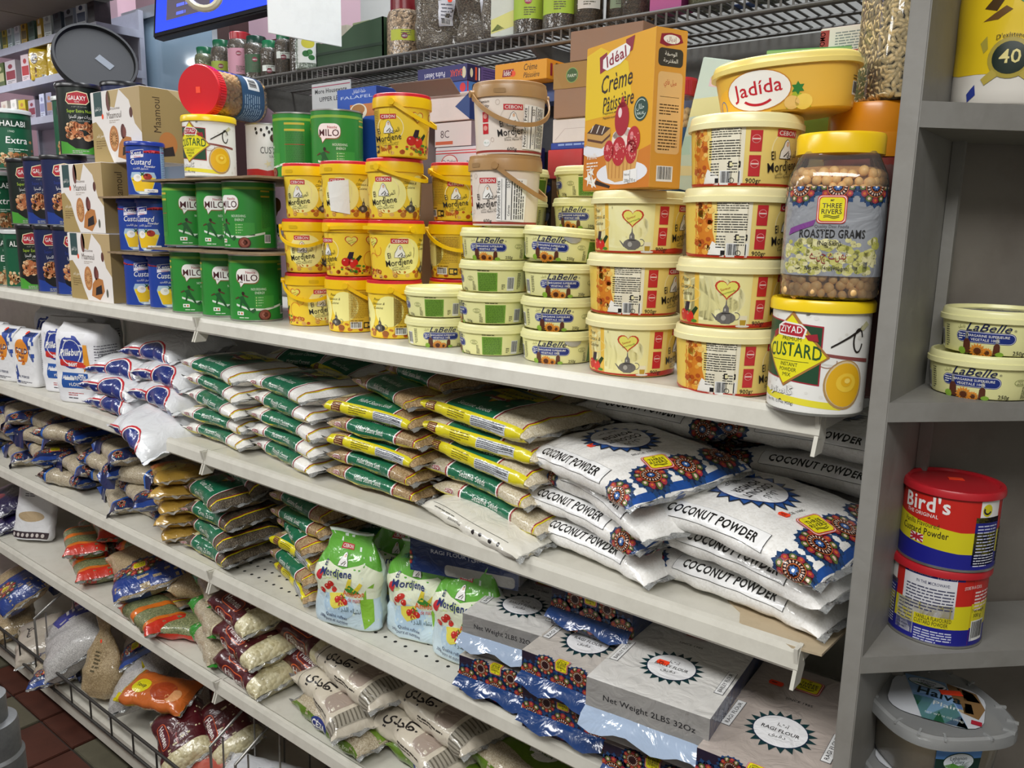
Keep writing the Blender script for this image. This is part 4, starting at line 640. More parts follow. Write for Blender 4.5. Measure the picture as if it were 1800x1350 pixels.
# cut off the printed flowers above the label's upper edge
bmx = bmesh.new(); bmx.from_mesh(jlab); bmesh.ops.bisect_plane(bmx, geom=bmx.verts[:]+bmx.edges[:]+bmx.faces[:], plane_co=(0, 0, 0.1125), plane_no=(0, 0, 1), clear_outer=True); bmx.to_mesh(jlab); bmx.free()
core = lambda nm, S, prof, c: (nm, sweep(S, prof).mesh(nm, mat('dark_core_'+c.strip('#'), c, 0.8, bump=(200, 0.3, 0))))
put([pieces(jG, 0.0108, 0.0056, 0.004, 0.131, 'chickpeas', PEA, seed=2), core('heap', section(0.038, 0.038, 3), [(0.002, 1), (0.132, 1), (0.134, 0.6)], '#c0905a')]+jk+[('printed_label', jlab)], 'jar', (-0.285, 0.026, Z0+0.1215), (0, 0, facing(-0.285, 0.026, 0.02)), 'clear jar of roasted chickpeas with yellow lid, on the custard tin', 'jar')
# orange lidded jar and the barley jar standing on it, behind
ok, oG = jar_kit([(0, 0.9), (0.004, 1), (0.24, 1), (0.275, 0.93)], 0.054, 0.275, 0.0525, 0.02, '#d98a14', 2.4)
put([('jar_lining', sweep(section(0.052, 0.052, 2.4), [(0.002, 1), (0.272, 0.99), (0.276, 0.9)]).mesh('jar_lining', mat('red_spice_fill', '#7c2a22', 0.6, dirt=(60, 0.5, '#4a1814'))))]+ok+[('lid_collar', sweep(section(0.0555), [(0.272, 1), (0.292, 1), (0.298, 0.965)]).mesh('lid_collar', PLAS('#cf8412', 0.22))), ('lid_top', sweep(section(0.0525), [(0.29, 0.97), (0.296, 1), (0.326, 1), (0.331, 0.97), (0.3312, 0.02)]).mesh('lid_top', PLAS('#d98a14', 0.22)))], 'tall_jar', (-0.288, 0.155, Z0), (0, 0, 0), 'tall jar with two-step orange lid behind the chickpea jar', 'jar')
bk, bGj = jar_kit([(0, 0.92), (0.004, 1), (0.15, 1), (0.18, 0.8), (0.19, 0.7)], 0.046, 0.188, 0.034, 0.02, '#e9e6de', 4)
put([pieces(bGj, 0.0062, 0.0030, 0.004, 0.150, 'barley_grains', BARL, 1.9, 5, 0.45), core('heap', section(0.0385, 0.0385, 4), [(0.002, 1), (0.148, 1)], '#7a6644')]+bk, 'jar', (-0.262, 0.158, Z0+0.3315), (0, 0, facing(-0.262, 0.158, 0)+0.5), 'square clear jar of barley grains high beside the grey post', 'jar')
# tilted oval margarine tub
jaart = [1, ('R', -240, 2, 240, 45, '#e6b84a'), 2, ('E', -58, 8, 38, 24, '#f0b83c', 26), 3, ('E', -34, 24, 34, 21.5, '#c8862c', 30), 4, ('E', -34, 24, 32.8, 20.4, '#f2efe9', 30), 5, ('T', 'Jadída', -34, 20, 15, '#c0202e', {'b': 0.015, 'w': 50, 'r': 4}), ('RG', -34, 24, 20, 16, 2.6, '#c0202e', -2.4, -0.8), 3, ('P', [(-6, 2), (20, 2), (14, 14), (2, 20)], '#a4b42c'), 4, ('S', 6, 22, 4, 7, 6, '#2c7a32'), ('E', 12, 8, 9, 8, '#f0d060', 14), ('E', 0, 8, 8, 7, '#e8c070', 12), 3, ('B', 70, 14, 22, 14), ('L', 70, 34, 92, 2, 3, 1.2, '#5a4a1c'), ('RG', -78, 12, 6, 8, 1, '#4a7ac0')]
ja, jaG, SLJ, _ = roundtub(jaart, '#e6b84a', '#ecd67c', 0.070, 0.076, 0.047, 0.081, 0.012, n=2.3, ab=0.72)
put(ja, 'oval_margarine_tub', (-0.364, 0.075, 0.3435), (math.radians(-1), math.radians(-5), facing(-0.37, 0.075, 0.1)), 'large golden oval tub with red word on white oval, tilted on the topmost round tub', 'tub')
# ---------------- boxes
def box_kit(w, d, h, col, art=None, bev=0.0008):
    g = boxgrid(w, d, h); P = [('carton', bevelbox('carton', w, d, h, mat('carton_'+col.strip('#'), col, 0.5, bump=(200, 0.02, 0), dirt=(10, 0.15, '#808080')), bev))]
    if art: P.append(('printed_artwork', decal('printed_artwork', g, art, P_CARD, 0.0001)))
    return P, g
def berry(u, v, s, c='#b8202c'): return [6, ('E', u, v, 11*s, 13*s, c, 20), 7, ('E', u-3*s, v+4*s, 3*s, 4*s, '#e8888c', 10), ('BL', u-8*s, v-9*s, u+8*s, v+6*s, 20, 0.9*s, ['#e8a090'])]
cr = [1, ('R', -72, 1, 72, 179, '#e2a416'), 2, ('P', [(-72, 90), (-72, 170), (-40, 176), (20, 150), (30, 110), (-10, 92)], '#e9c41c'), ('P', [(-72, 1), (72, 1), (72, 50), (30, 40), (-20, 60), (-72, 56)], '#cf7a1a'), 3, ('P', [(-72, 56), (-40, 62), (0, 56), (-30, 70), (-72, 76)], '#dc941c')]
cr += [4, ('P', [(-42, 164), (-26, 168), (-24, 148), (-40, 144)], '#8e1c34'), ('P', [(14, 176), (32, 178), (28, 162), (14, 158)], '#8e1c34'), 5, ('P', [(-34+30*0, 150), (-24, 146), (4, 150), (22, 158), (24, 166), (14, 172), (-16, 168), (-34, 160)], '#f4f0ec'), 6, ('T', 'Idéal', -4, 153, 14, '#8e1c34', {'b': 0.03, 'w': 42, 'r': 10}), 4, ('T', 'Crème', -2, 121, 22, '#2b1c10', {'sh': 0.25, 'b': 0.012, 'w': 66, 'r': 4}), ('T', 'Pâtissière', 2, 98, 19, '#2b1c10', {'sh': 0.25, 'b': 0.012, 'w': 66, 'r': 4}), ('T', 'Préparation en poudre pour', -2, 93, 3.4, '#3a2812', {'sh': 0.2, 'w': 56}), ('T', 'Preparation en polvo para natillas', -6, 87.5, 3.4, '#3a2812', {'sh': 0.2, 'w': 48}),
       4, ('E', 50, 92, 14, 14, '#24463c', 24), 5, ('RG', 50, 92, 11.5, 11.5, 1.0, '#c8d8cc', 0.8, 5.8), ('T', 'HALAL', 50, 85.5, 3.6, '#d8e4da', {'b': 0.01}), ('T', ar('حلال'), 49, 92, 6, '#d8e4da')]
cr += [3, ('E', -44, 52, 32, 10, '#e9e9ee', 26), ('E', 14, 20, 54, 14, '#e9e9ee', 28), 4, ('P', [(-66, 58), (-30, 52), (-12, 60), (-12, 76), (-30, 68), (-66, 74)], '#c99a54'), ('P', [(-66, 74), (-30, 68), (-12, 76), (-46, 84)], '#4a3024'), 5, ('P', [(-64, 64), (-30, 58), (-12, 66), (-12, 69), (-30, 61), (-64, 67)], '#5c3420'), ('P', [(-58, 74), (-52, 82), (-50, 82), (-56, 74)], '#efe6da'), ('P', [(-44, 72), (-38, 81), (-36, 81), (-42, 72)], '#efe6da'), ('P', [(-32, 70), (-26, 79), (-24, 79), (-30, 70)], '#efe6da')]
cr += [4, ('P', [(-22, 42), (50, 46), (42, 16), (30, 11), (2, 9), (-14, 14)], '#d9a254'), 5]+[('R', -14+8*i, 14-0.1*i, -12.6+8*i, 40, '#b87c34') for i in range(7)]+[5, ('E', 14, 60, 22, 14, '#f0dcd0', 20)]+berry(-14, 48, 1.0)+berry(8, 46, 1.35)+berry(38, 58, 1.2)+berry(34, 44, 1.1)+[6, ('E', 12, 84, 15, 20, '#a8142a', 24), ('P', [(4, 98), (20, 98), (13, 112)], '#a8142a'), 7, ('E', 8, 92, 4, 6, '#f0d4d4', 12), 5, ('E', 4, 66, 10, 5, '#f2e6e0', 14), ('E', 26, 68, 8, 5, '#f2e6e0', 14)]
cr += [6, ('S', -58, 16, 4, 11, 5, '#f4f0e6'), ('S', -48, 10, 4, 11, 5, '#f4f0e6'), ('S', -52, 24, 3, 8, 5, '#f4f0e6'), 5, ('P', [(-44, 8), (-10, 2), (-8, 5), (-40, 13)], '#2b1c14'), 6, ('T', 'Vanille', -52, 40, 8, '#f2e4d4', {'sh': 0.2, 'w': 24}), ('L', -64, 36, -38, 3, 4, 1.8, '#f2e4d4'), 6, ('P', [(20, 6), (48, 8), (47, 24), (20, 22)], '#f2f0ec'), 7, ('T', 'Poids net', 27, 16, 3, BLK, {'w': 11}), ('T', '200g', 27, 8, 4.4, BLK, {'w': 10}), ('T', '7.05 oz', 40, 8.5, 4, BLK, {'w': 11}), ('R', 33.4, 7, 34, 22, BLK)]
cr += [1, ('R', 72, 1, 118, 179, '#d89a3c'), 2, ('P', [(78, 162), (88, 160), (104, 163), (112, 166), (108, 174), (94, 175), (80, 173)], '#8e1c34'), 3, ('E', 95, 168, 12, 5, '#f0ece8', 16), 4, ('T', ar('إديال'), 95, 166, 5, '#8e1c34'), 2, ('RR', 77, 138, 113, 158, 5, '#33302e'), 3, ('T', ar('الوصفة'), 95, 150, 4.6, WHT), ('T', ar('المقترحة'), 95, 142.5, 4.6, WHT), 2, ('RR', 78, 40, 114, 132, 5, '#e2b87c'), 3, ('T', ar('ميل فاي'), 96, 118, 6, '#b8341e', {'w': 18}), ('L', 82, 96, 110, 4, 3.4, 1.3, '#4a3018'), ('L', 82, 78, 110, 10, 3.6, 1.4, '#4a3018'), ('R', 82, 104, 110, 104.5, '#5a3c1c'), ('B', 82, 8, 24, 18)]
crk, _ = box_kit(0.145, 0.046, 0.180, '#dda01c', cr)
put(crk, 'dessert_cream_box', (-0.554, 0.056, 0.2645), (0, 0, math.radians(-23.5)), 'tall orange-yellow dessert cream box with strawberry tart picture', 'box')
# cookie boxes
mm = [1, ('R', -105, 1, 105, 156, '#e9e4e0'), 2, ('P', [(-105, 1), (-20, 1), (-40, 30), (-60, 70), (-88, 92), (-105, 90)], '#a8915c'), ('P', [(20, 156), (105, 156), (105, 60), (80, 80), (60, 130)], '#b8a074'), ('P', [(-30, 156), (20, 156), (-2, 118), (-24, 122)], '#c0a878'), ('R', -92, 104, -56, 156, '#2e4c4c'), 3, ('T', ar('دار الحلو'), -74, 116, 8, WHT, {'w': 26}), 2, ('E', -28, 134, 10, 22, '#6a4038', 20), 3, ('T', 'Maamoul', -6, 96, 15, '#5a4c44', {'w': 62}), ('T', 'DATE & ALMOND', -2, 114, 4.6, '#6a5a50', {'w': 44}), ('L', -28, 92, 16, 2, 4, 1.8, '#b0a498'), ('E', 66, 104, 7, 11, '#5c342c', 16), ('E', -56, 102, 4.5, 6, '#f0532a', 12)]
mm += [3, ('E', -12, 52, 20, 28, '#bb7c48', 28), 4, ('E', -12, 52, 14, 21, '#d09a62', 22), ('PT', -12, 52, 5, 19, 14, 3, '#a86c3c'), 3, ('P', [(0, 12), (40, 4), (66, 26), (60, 52), (30, 56), (8, 40)], '#b8783e'), 4, ('P', [(20, 14), (54, 20), (52, 40), (24, 32)], '#1e1a1c'), 3, ('E', 28, 66, 10, 16, '#5c2c28', 18), 4, ('E', 34, 64, 7, 12, '#7a4036', 14), 3, ('T', ar('معمول بالتمر'), -72, 58, 7, '#efe6d2', {'w': 34}), ('L', -92, 50, -50, 4, 5, 2.2, '#7a6438'), ('E', 78, 22, 5, 10, '#5a5c50', 12)]
mm += [1, ('R', 105, 1, 235, 156, '#9c8656'), 2, ('P', [(170, 156), (235, 156), (235, 110)], '#c0ac80'), ('T', 'Maamoul', 150, 100, 18, '#40301a', {'r': 90, 'w': 74}), ('L', 60, -126, 130, 4, -6, 2, '#5c4828', 1), ('E', 165, 40, 22, 26, '#b8783e', 22), 3, ('P', [(150, 12), (180, 16), (176, 36), (154, 30)], '#2a2222')]
mmk, _ = box_kit(0.210, 0.13, 0.157, '#e9e4e0', mm)
for (x, y, z, rz, l) in ((-1.978, 0.084, Z0, 0, 'lowest'), (-1.996, 0.086, Z0+0.1575, 0.0, 'middle'), (-1.880, 0.120, Z0+0.315, 0.03, 'topmost')):
    put(mmk, 'cookie_box', (x, y, z), (0, 0, rz), f'white and gold date cookie carton, {l} of three stacked beside the blue tins', 'box', 'white and gold cookie cartons')
# cartons behind
def bx(kind, w, d, h, col, art, loc, label, rz=0.0, rx=0.0, ry=0.0, group=None, extra=()):
    k, g = box_kit(w, d, h, col, art); return put(list(k)+list(extra), kind, loc, (rx, ry, rz), label, 'box', group)
KR = '#9a745a'
bx('support_carton', 0.26, 0.12, 0.268, '#8a6a50', None, (-1.085, 0.345, Z0), 'plain brown carton under the pile of baking boxes', group=None)
DO = [1, ('R', -60, 0.5, 60, 60, '#d7dbe2'), 2, ('R', -60, 50, 60, 52, RED), ('R', -60, 55, 60, 56.5, RED), 3, ('E', -25, 34, 21, 15, RED, 26), 4, ('E', -25, 36, 18, 11.5, '#f4f0f0', 26), 5, ('T', 'Dr.Oetker', -25, 33, 7, '#1c2f7a', {'b': 0.02, 'w': 32}), 4, ('E', -25, 21, 4, 5, '#f4f0f0', 12), 2, ('T', 'Mix', 26, 30, 8, '#5a6a8a'), ('T', 'Nutrition Facts', 14, 2, 5, BLK, {'b': 0.02, 'w': 40}), 1, ('R', 60, 0.5, 140, 60, '#a43038')]
bx('pudding_box', 0.120, 0.08, 0.062, '#d7dbe2', DO, (-1.045, 0.315, 0.2965), 'pale grey and red pudding mix box in the pile behind the yellow buckets')
bx('nut_box', 0.07, 0.08, 0.060, '#2a2a68', [1, ('R', -35, 0.5, 35, 26, '#e9e6e2'), 2, ('T', 'Nutrition', 0, 14, 8, BLK, {'b': 0.02, 'w': 50}), ('L', -30, 10, 30, 2, 4, 1.6, '#6a6a6a'), 1, ('T', 'BASAK', -6, 36, 12, '#d2502a', {'b': 0.02, 'w': 40})], (-0.945, 0.315, 0.2965), 'dark blue nut filling box beside the grey pudding box')
bx('grey_carton', 0.09, 0.14, 0.044, '#8f7f86', [1, ('R', -45, 0.5, 45, 43, '#dcd8d8'), 2, ('T', '8C', -20, 16, 14, '#5a4a50'), ('R', -44, 4, 0, 10, '#c8603a'), 1, ('R', 45, 0.5, 184, 43, '#8d7b82'), 2, ('RG', 76, 22, 8, 8, 2, '#4a3c44'), ('RG', 98, 22, 6, 6, 1.6, '#4a3c44'), ('L', 120, 34, 170, 4, 6, 2, '#54464e')], (-1.062, 0.345, 0.3595), 'small grey carton with recycling marks in the pile behind the buckets')
ob = bx('opened_box', 0.150, 0.15, 0.048, '#e4dcd8', [1, ('R', 75, 0.5, 224, 47, '#22376e'), 2, ('B', 90, 5, 30, 34), ('L', 130, 40, 200, 6, 6, 2.4, '#b8c4dc'), 1, ('P', [(40, 24), (75, 47), (75, 1)], '#2a4888')], (-1.092, 0.345, 0.4045), 'opened box with a raised grey flap in the pile behind the buckets')
link('lid_flap', MB().add([(-0.082, -0.082, 0.046), (0.058, -0.082, 0.043), (0.066, -0.116, 0.064), (-0.090, -0.116, 0.067), (-0.082, -0.081, 0.0475), (0.058, -0.081, 0.0445), (0.066, -0.1165, 0.0655), (-0.090, -0.1165, 0.0685)], [[0, 3, 2, 1], [4, 5, 6, 7], [0, 1, 5, 4], [1, 2, 6, 5], [2, 3, 7, 6], [3, 0, 4, 7]]).out('lid_flap', mat('carton_inner_grey', '#8d8580', 0.7, bump=(200, 0.03, 0))), ob)
bx('sugar_box', 0.125, 0.11, 0.020, '#2a4a9a', [1, ('R', -62, 0.5, 62, 19, '#2b50a0'), 2, ('R', -60, 2, -34, 11, '#dfe4ea'), ('T', 'Vanillin', 8, 6, 8, '#c8d4ec', {'w': 40}), ('E', 52, 9, 7, 8, RED, 14), 1, ('R', 62, 0.5, 170, 19, '#3f6ea8'), 2, ('R', 63, 1, 66, 19, RED), ('E', 84, 9, 8, 8, '#f2ecec', 16), ('RG', 84, 9, 8, 8, 2, RED)], (-1.095, 0.335, 0.4535), 'blue vanilla sugar box, second from the top of the pile behind the buckets')
bx('sugar_box', 0.125, 0.12, 0.029, '#2c2a66', [1, ('R', -62, 0.5, 62, 28, '#2c2a6c'), 2, ('T', 'Pudra Sekeri', -18, 19, 10, '#dedcec', {'w': 52, 'r': 180, 'b': 0.02}), ('T', 'BASAK', 36, 20, 12, '#d8432a', {'w': 30, 'r': 180, 'b': 0.03}), ('E', 55, 14, 5, 10, '#d8d0b0', 14), 1, ('R', 62, 0.5, 182, 28, '#5c4a82'), 2, ('R', 62, 0.5, 100, 28, '#221f4a'), 3, ('E', 74, 14, 4, 8, '#d8d0b0', 12), ('R', 84, 3, 89, 25, '#d2502a'), ('R', 93, 3, 97, 25, '#e6e0e6'), ('L', 106, 24, 174, 5, 4.5, 1.2, '#352a5c')], (-1.095, 0.340, 0.474), 'dark violet icing sugar box on top of the pile behind the buckets')
# second pile
bx('support_carton', 0.12, 0.10, 0.402, '#22242c', [1, ('L', 20, 380, 55, 12, 5, 2, '#8a8c94')], (-0.92, 0.415, Z0), 'tall black carton deep behind the brown-lidded buckets')
bx('blue_carton', 0.13, 0.11, 0.031, '#3c5490', [1, ('R', -65, 0.5, 0, 30, '#c23a48'), ('R', 65, 0.5, 175, 30, '#34426a'), 2, ('E', 20, 16, 10, 10, '#24356c', 14), 3, ('E', 20, 16, 5, 5, '#d8b83c', 10)], (-0.915, 0.375, 0.430), 'red and blue flat box under the small orange dessert box')
bx('dessert_cream_box', 0.112, 0.12, 0.032, '#e39a1c', [1, ('R', -56, 0.5, 56, 31, '#e6a01e'), 2, ('P', [(-40, 10), (-18, 10), (-14, 22), (-38, 22)], '#8e1c34'), 3, ('T', 'Idéal', -27, 12, 9, WHT, {'b': 0.02, 'w': 18}), ('T', 'Crème', 22, 17, 11, '#2b1c10', {'sh': 0.25, 'w': 28}), ('T', 'Pâtissière', 24, 5, 9, '#2b1c10', {'sh': 0.25, 'w': 34}), ('E', -16, 14, 6, 5, '#f0532a', 10), 2, ('RR', 80, 4, 96, 28, 3, '#33302e'), ('R', 66, 6, 72, 26, '#8e1c34')], (-0.915, 0.345, 0.4615), 'small orange dessert cream box lying flat near the wire shelf')
bx('support_carton', 0.15, 0.13, 0.270, '#7c604a', None, (-0.775, 0.36, Z0), 'plain carton at the bottom of the brown box pile')
bx('red_box', 0.07, 0.09, 0.047, '#c03038', [1, ('R', 10, 2, 34, 16, '#e2c04a')], (-0.817, 0.330, 0.298), 'small red box behind the cream dessert box, left of the black one')
bx('black_box', 0.075, 0.09, 0.046, '#20261e', [1, ('R', 0, 2, 37, 24, '#e4e2de'), 2, ('L', 3, 21, 35, 4, 5, 2, '#3a3a3a')], (-0.742, 0.330, 0.298), 'small black box with white label behind the cream dessert box')
bx('blue_carton', 0.15, 0.12, 0.011, '#1c3c9c', [1, ('L', -60, 9, 60, 1, 4, 3, '#8aa4e0')], (-0.775, 0.350, 0.3455), 'flat bright blue box in the brown box pile')
bx('white_carton', 0.15, 0.12, 0.038, '#dcd2d4', [1, ('P', [(-70, 4), (-50, 22), (60, 22), (60, 21.4), (-49.6, 21.4), (-69, 3.6)], '#b8a8ac')], (-0.772, 0.350, 0.357), 'plain white carton in the brown box pile')
bx('brown_carton', 0.155, 0.12, 0.046, KR, None, (-0.765, 0.345, 0.3955), 'plain brown carton in the middle of the pile')
bx('printed_kraft_carton', 0.160, 0.12, 0.040, '#a8803e', [1, ('P', [(-80, 40), (-80, 30), (-60, 0), (80, 0), (80, 40)], '#a67c38'), 2, ('E', -42, 20, 12, 12, '#8aa85a', 22), 3, ('E', -42, 20, 10.6, 10.6, '#3c5c2c', 22), 4, ('T', 'FARM', -42, 17, 5, '#dce4cc', {'b': 0.02}), 2, ('E', 14, 8, 26, 26, '#24502c', 26), 3, ('T', ar('غذاء'), 12, 10, 14, '#e4e6dc')], (-0.765, 0.345, 0.4415), 'kraft carton with green round print in the brown box pile')
bx('brown_carton', 0.135, 0.12, 0.046, KR, [1, ('R', 74, 12, 84, 24, '#e6e4e0'), 2, ('T', '5/5', 79, 15, 6, BLK)], (-0.745, 0.345, 0.4825), 'plain brown carton on top of the pile under the wire shelf')
# upright blue falafel box and its neighbour
bx('support_carton', 0.22, 0.10, 0.27, '#6e5844', None, (-1.34, 0.335, Z0), 'plain carton hidden behind the green tins')
bx('falafel_box', 0.118, 0.052, 0.186, '#2050b0', [1, ('R', -59, 1, 59, 185, '#2052b4'), 2, ('T', 'FALAFEL', 0, 166, 6, '#c8d8f4', {'w': 96}), ('T', ar('خلطة الفلافل'), 8, 176, 7, '#e0e8f8', {'w': 40}), ('R', -20, 130, 59, 154, '#c87a3c'), 3, ('E', 5, 140, 26, 16, '#e8e0cc', 22), 4, ('E', 5, 144, 20, 10, '#a8743c', 18), 1, ('R', 59, 1, 111, 185, '#1c2e6a'), 2, ('T', 'FALAFEL', 88, 50, 9, '#c8d4ec', {'r': 90, 'w': 60}), ('T', ar('فلافل'), 84, 140, 10, '#e0e8f4', {'r': -90}), ('R', 59, 22, 111, 23, '#c8b46a')], (-1.325, 0.30, 0.2985), 'upright bright blue falafel mix box behind the green tins')
bx('white_carton', 0.10, 0.09, 0.155, '#d8d4d6', [1, ('R', 50, 1, 139, 154, '#b8a8aa'), 2, ('R', 50, 148, 139, 154, '#b03a3c')], (-1.222, 0.345, 0.2985), 'plain white and grey box between blue box and baking boxes')
# right-hand back group
bx('support_carton', 0.34, 0.22, 0.235, '#a08a70', None, (-0.50, 0.305, Z0), 'pale carton behind the large round tubs')
rk, rG = jar_kit([(0, 0.9), (0.004, 1), (0.115, 1), (0.135, 0.88), (0.145, 0.75)], 0.0335, 0.143, 0.027, 0.026, '#c0303a', 2.6, True)
put([pieces(rG, 0.0108, 0.0056, 0.006, 0.128, 'chickpeas', PEA, seed=7), core('heap', section(0.024), [(0.003, 1), (0.126, 1)], '#c0905a')]+rk+[('printed_label', decal('printed_label', rG, [1, ('R', -100, 4, 100, 98, '#2a4c74')], P_CARD))], 'jar', (-0.600, 0.262, 0.263), (0, 0, 0), 'jar of chickpeas with red ribbed cap and blue label behind the cream box', 'jar')
hol = [1, ('R', -60, 1, 60, 175, '#cfe2da'), 2, ('P', [(-60, 120), (60, 150), (60, 130), (-60, 96)], '#e6e3a8'), ('P', [(-60, 70), (60, 96), (60, 76), (-60, 44)], '#b9dcd6'), ('P', [(-60, 30), (60, 50), (60, 40), (-60, 16)], '#eadfb0'), 3, ('R', -40, 140, 50, 152, '#e6c8d4'), ('E', 0, 60, 46, 30, '#c4dce2', 24)]
bx('pearly_packet', 0.115, 0.02, 0.176, '#d4e4dc', hol, (-0.515, 0.215, 0.2635), 'shiny pearly pale packet leaning behind the golden oval tub', 0.0, 0, math.radians(12))
for i, (x, y, l) in enumerate(((-0.612, 0.335, 'left'), (-0.560, 0.375, 'right'))):
    bx('small_blue_box', 0.09, 0.03, 0.172, '#1f3d8c', [1, ('RR', -30, 152, 8, 164, 3, WHT), 2, ('T', 'KENT', -11, 154.6, 6.6, RED, {'b': 0.02, 'w': 28}), 1, ('R', -45, 1, 45, 90, '#1c3580')], (x, y, 0.2635), f'upright dark blue box behind the pearly packet, {l} of two', group='dark blue boxes behind the packet')
bx('yellow_box', 0.034, 0.035, 0.19, '#c4a820', [1, ('R', -17, 1, 17, 189, '#a89228'), 2, ('E', -1, 172, 13, 9, '#5a1c28', 18), 3, ('E', -1, 172, 10, 6.5, '#e6e0d8', 18), 4, ('T', 'Idéal', -1, 169.6, 5, '#8e1c34', {'b': 0.02, 'w': 15}), 1, ('R', 17, 1, 52, 189, '#d2c430')], (-0.515, 0.295, 0.2635), 'narrow yellow box standing behind the golden oval tub', 0.1)
bx('pink_white_box', 0.07, 0.06, 0.215, '#e6d8d2', [1, ('R', -35, 1, 35, 214, '#ecdcd6'), 2, ('R', -35, 186, -24, 212, '#a83a34'), ('T', 'DOMO', -29, 199, 7, WHT, {'r': 90, 'b': 0.02, 'w': 22}), ('L', -16, 208, 32, 7, 3.4, 1.6, '#8a8a8a'), ('R', -35, 183, 35, 185, '#c05a4a')], (-0.366, 0.30, 0.2635), 'white and red box standing beside the barley jar')
bx('green_white_box', 0.10, 0.07, 0.178, '#4a9a4a', [1, ('R', -50, 1, 50, 177, '#8cba6a'), 2, ('R', -50, 1, 50, 60, '#e8e8e4')], (-0.400, 0.232, 0.2635), 'green box lying behind the golden oval tub', 0.3)
# lying jar with red lid on the custard tins
lj, ljG = jar_kit([(0, 0.9), (0.004, 1), (0.125, 1), (0.14, 0.95), (0.15, 0.85)], 0.045, 0.148, 0.049, 0.024, '#d6242e', 3.0, True)
R1 = Matrix.Rotation(math.radians(111.4), 4, 'Z') @ Matrix.Rotation(math.radians(-91), 4, 'Y')
e_ = R1.to_euler()
put([pieces(ljG, 0.0105, 0.0054, 0.004, 0.140, 'chickpeas', PEA, seed=9), core('heap', section(0.034), [(0.003, 1), (0.138, 1)], '#c0905a')]+lj+[('printed_label', decal('printed_label', ljG, [1, ('R', -70, 14, 80, 92, '#24486a'), 2, ('R', 14, 30, 44, 70, '#dfe2e4'), 3, ('B', 18, 34, 22, 32), ('L', -60, 84, 4, 9, 7, 3, '#8aa0b4')], P_CARD)), ('price_sticker', bevelbox('price_sticker', 0.012, 0.010, 0.0006, ORANGE, 0.0002), (0.0, 0.0, 0.1725))], 'jar', (-1.612, 0.222, 0.474), tuple(e_), 'jar of chickpeas lying on its side, its red lid towards the aisle', 'jar')
# black round lid leaning behind the navy nut tin
rl = sweep(section(0.105, 0.105, 2, 56), [(0, 0.95), (0.0, 1.0), (0.016, 1.0), (0.02, 0.985), (0.02, 0.93), (0.010, 0.90), (0.0101, 0.02)]).mesh('round_lid', mat('matt_black_plastic', '#0b0c0f', 0.6, bump=(30, 0.03, 0)))
r = empty('round_black_lid', (-2.335, 0.235, 0.633), (math.radians(56), math.radians(38), math.radians(52))); tag(r, 'large matt black round lid leaning behind the tallest nut tins', 'lid'); link('lid_disc', rl, r, (0, 0, 0)); link('paper_label', bevelbox('paper_label', 0.045, 0.02, 0.001, mat('faded_label_paper', '#7c8288', 0.7, bump=(90, .05, 0)), 0.0002), r, (0.02, 0.01, 0.0103))
# ================= bags
def pillow(L, W, T, seed, nu=26, nv=32, wr=0.0018, sag=0.0, curl=0.0, full=0.6, lump=0.0):
    """tube-shaped filled bag: u along its length, v around it (0 = middle of the long front edge, upwards positive)"""
    def cs(a, w, t): c, s = math.cos(a), math.sin(a); return (-(w/2)*math.copysign(abs(c)**0.7, c), (t/2)*math.copysign(abs(s)**0.75, s))
    pts = [cs(-PI+2*PI*k/nv, W, T) for k in range(nv+1)]; Ls = [0]
    for k in range(nv): Ls.append(Ls[-1]+math.dist(pts[k], pts[k+1]))
    vs = [x-Ls[-1]/2 for x in Ls]; us = [-L/2+L*i/nu for i in range(nu+1)]; P = []
    rn_ = random.Random(seed); ph = [rn_.uniform(0, 6) for _ in range(6)]; lop = rn_.uniform(-0.12, 0.12)
    for k in range(nv+1):
        a = -PI+2*PI*k/nv; row = []
        for x in us:
            e = min(abs(2*x/L), 1.0); tx = max((1-e**5.0)**full, 0.05); tx *= 1+lop*(2*x/L)+lump*noise.noise(Vector((x*14, seed*1.7, 0)))
            w = W*(0.93+0.07*e*e); y, z = cs(a, w, T*tx)
            n = noise.noise(Vector((x*22+seed*3.1, y*22, z*30)))*wr*1.6+noise.noise(Vector((x*60, y*60+seed, z*60)))*wr*0.7
            n += e**5*math.sin(9*a+ph[0])*0.0022*(1 if T > 0.02 else 0.4)+wr*0.6*math.sin(x*110*(1+0.3*math.sin(ph[1]))+a*2+ph[2])*max(0, math.cos(a))
            ny, nz = math.cos(a)*-1, math.sin(a)
            row.append(Vector((x, y+ny*n+curl*(2*x/L)**2+0.004*math.sin(x*20+ph[3]), z+nz*n-sag*(2*x/L)**2+T/2)))
        P.append(row)
    return Grid(us, vs, P)
def seal_mesh(G, side, ln=0.008, m=None):
    nv = len(G.vs); col = [G.P[k][0 if side < 0 else -1] for k in range(nv)]; c = sum((p.z for p in col))/nv; ys = sorted(col, key=lambda p: p.y)
    y0, y1 = ys[0].y, ys[-1].y; x = col[0].x; V = []; F = []; n = 22
    for i in range(n+1):
        y = y0+(y1-y0)*i/n; z = c+0.0018*math.sin(i*1.7+x*40)
        for dx, dz in ((-0.002, 0), (ln*0.5, 0.001*math.sin(i*2.1)), (ln+0.0012*(i % 2), 0.003*math.sin(i*0.9+x*90)), (ln+0.0012*(i % 2), 0.003*math.sin(i*0.9+x*90)-0.0007), (-0.002, -0.0007)): V.append((x+side*dx, y, z+dz))
    for i in range(n):
        for k in range(5): F.append([i*5+k, i*5+(k+1) % 5, i*5+5+(k+1) % 5, i*5+5+k][::side])
    return mesh('end_seal', V, F, m or SEAL, smooth=True)
def cap_mesh(G):
    pass
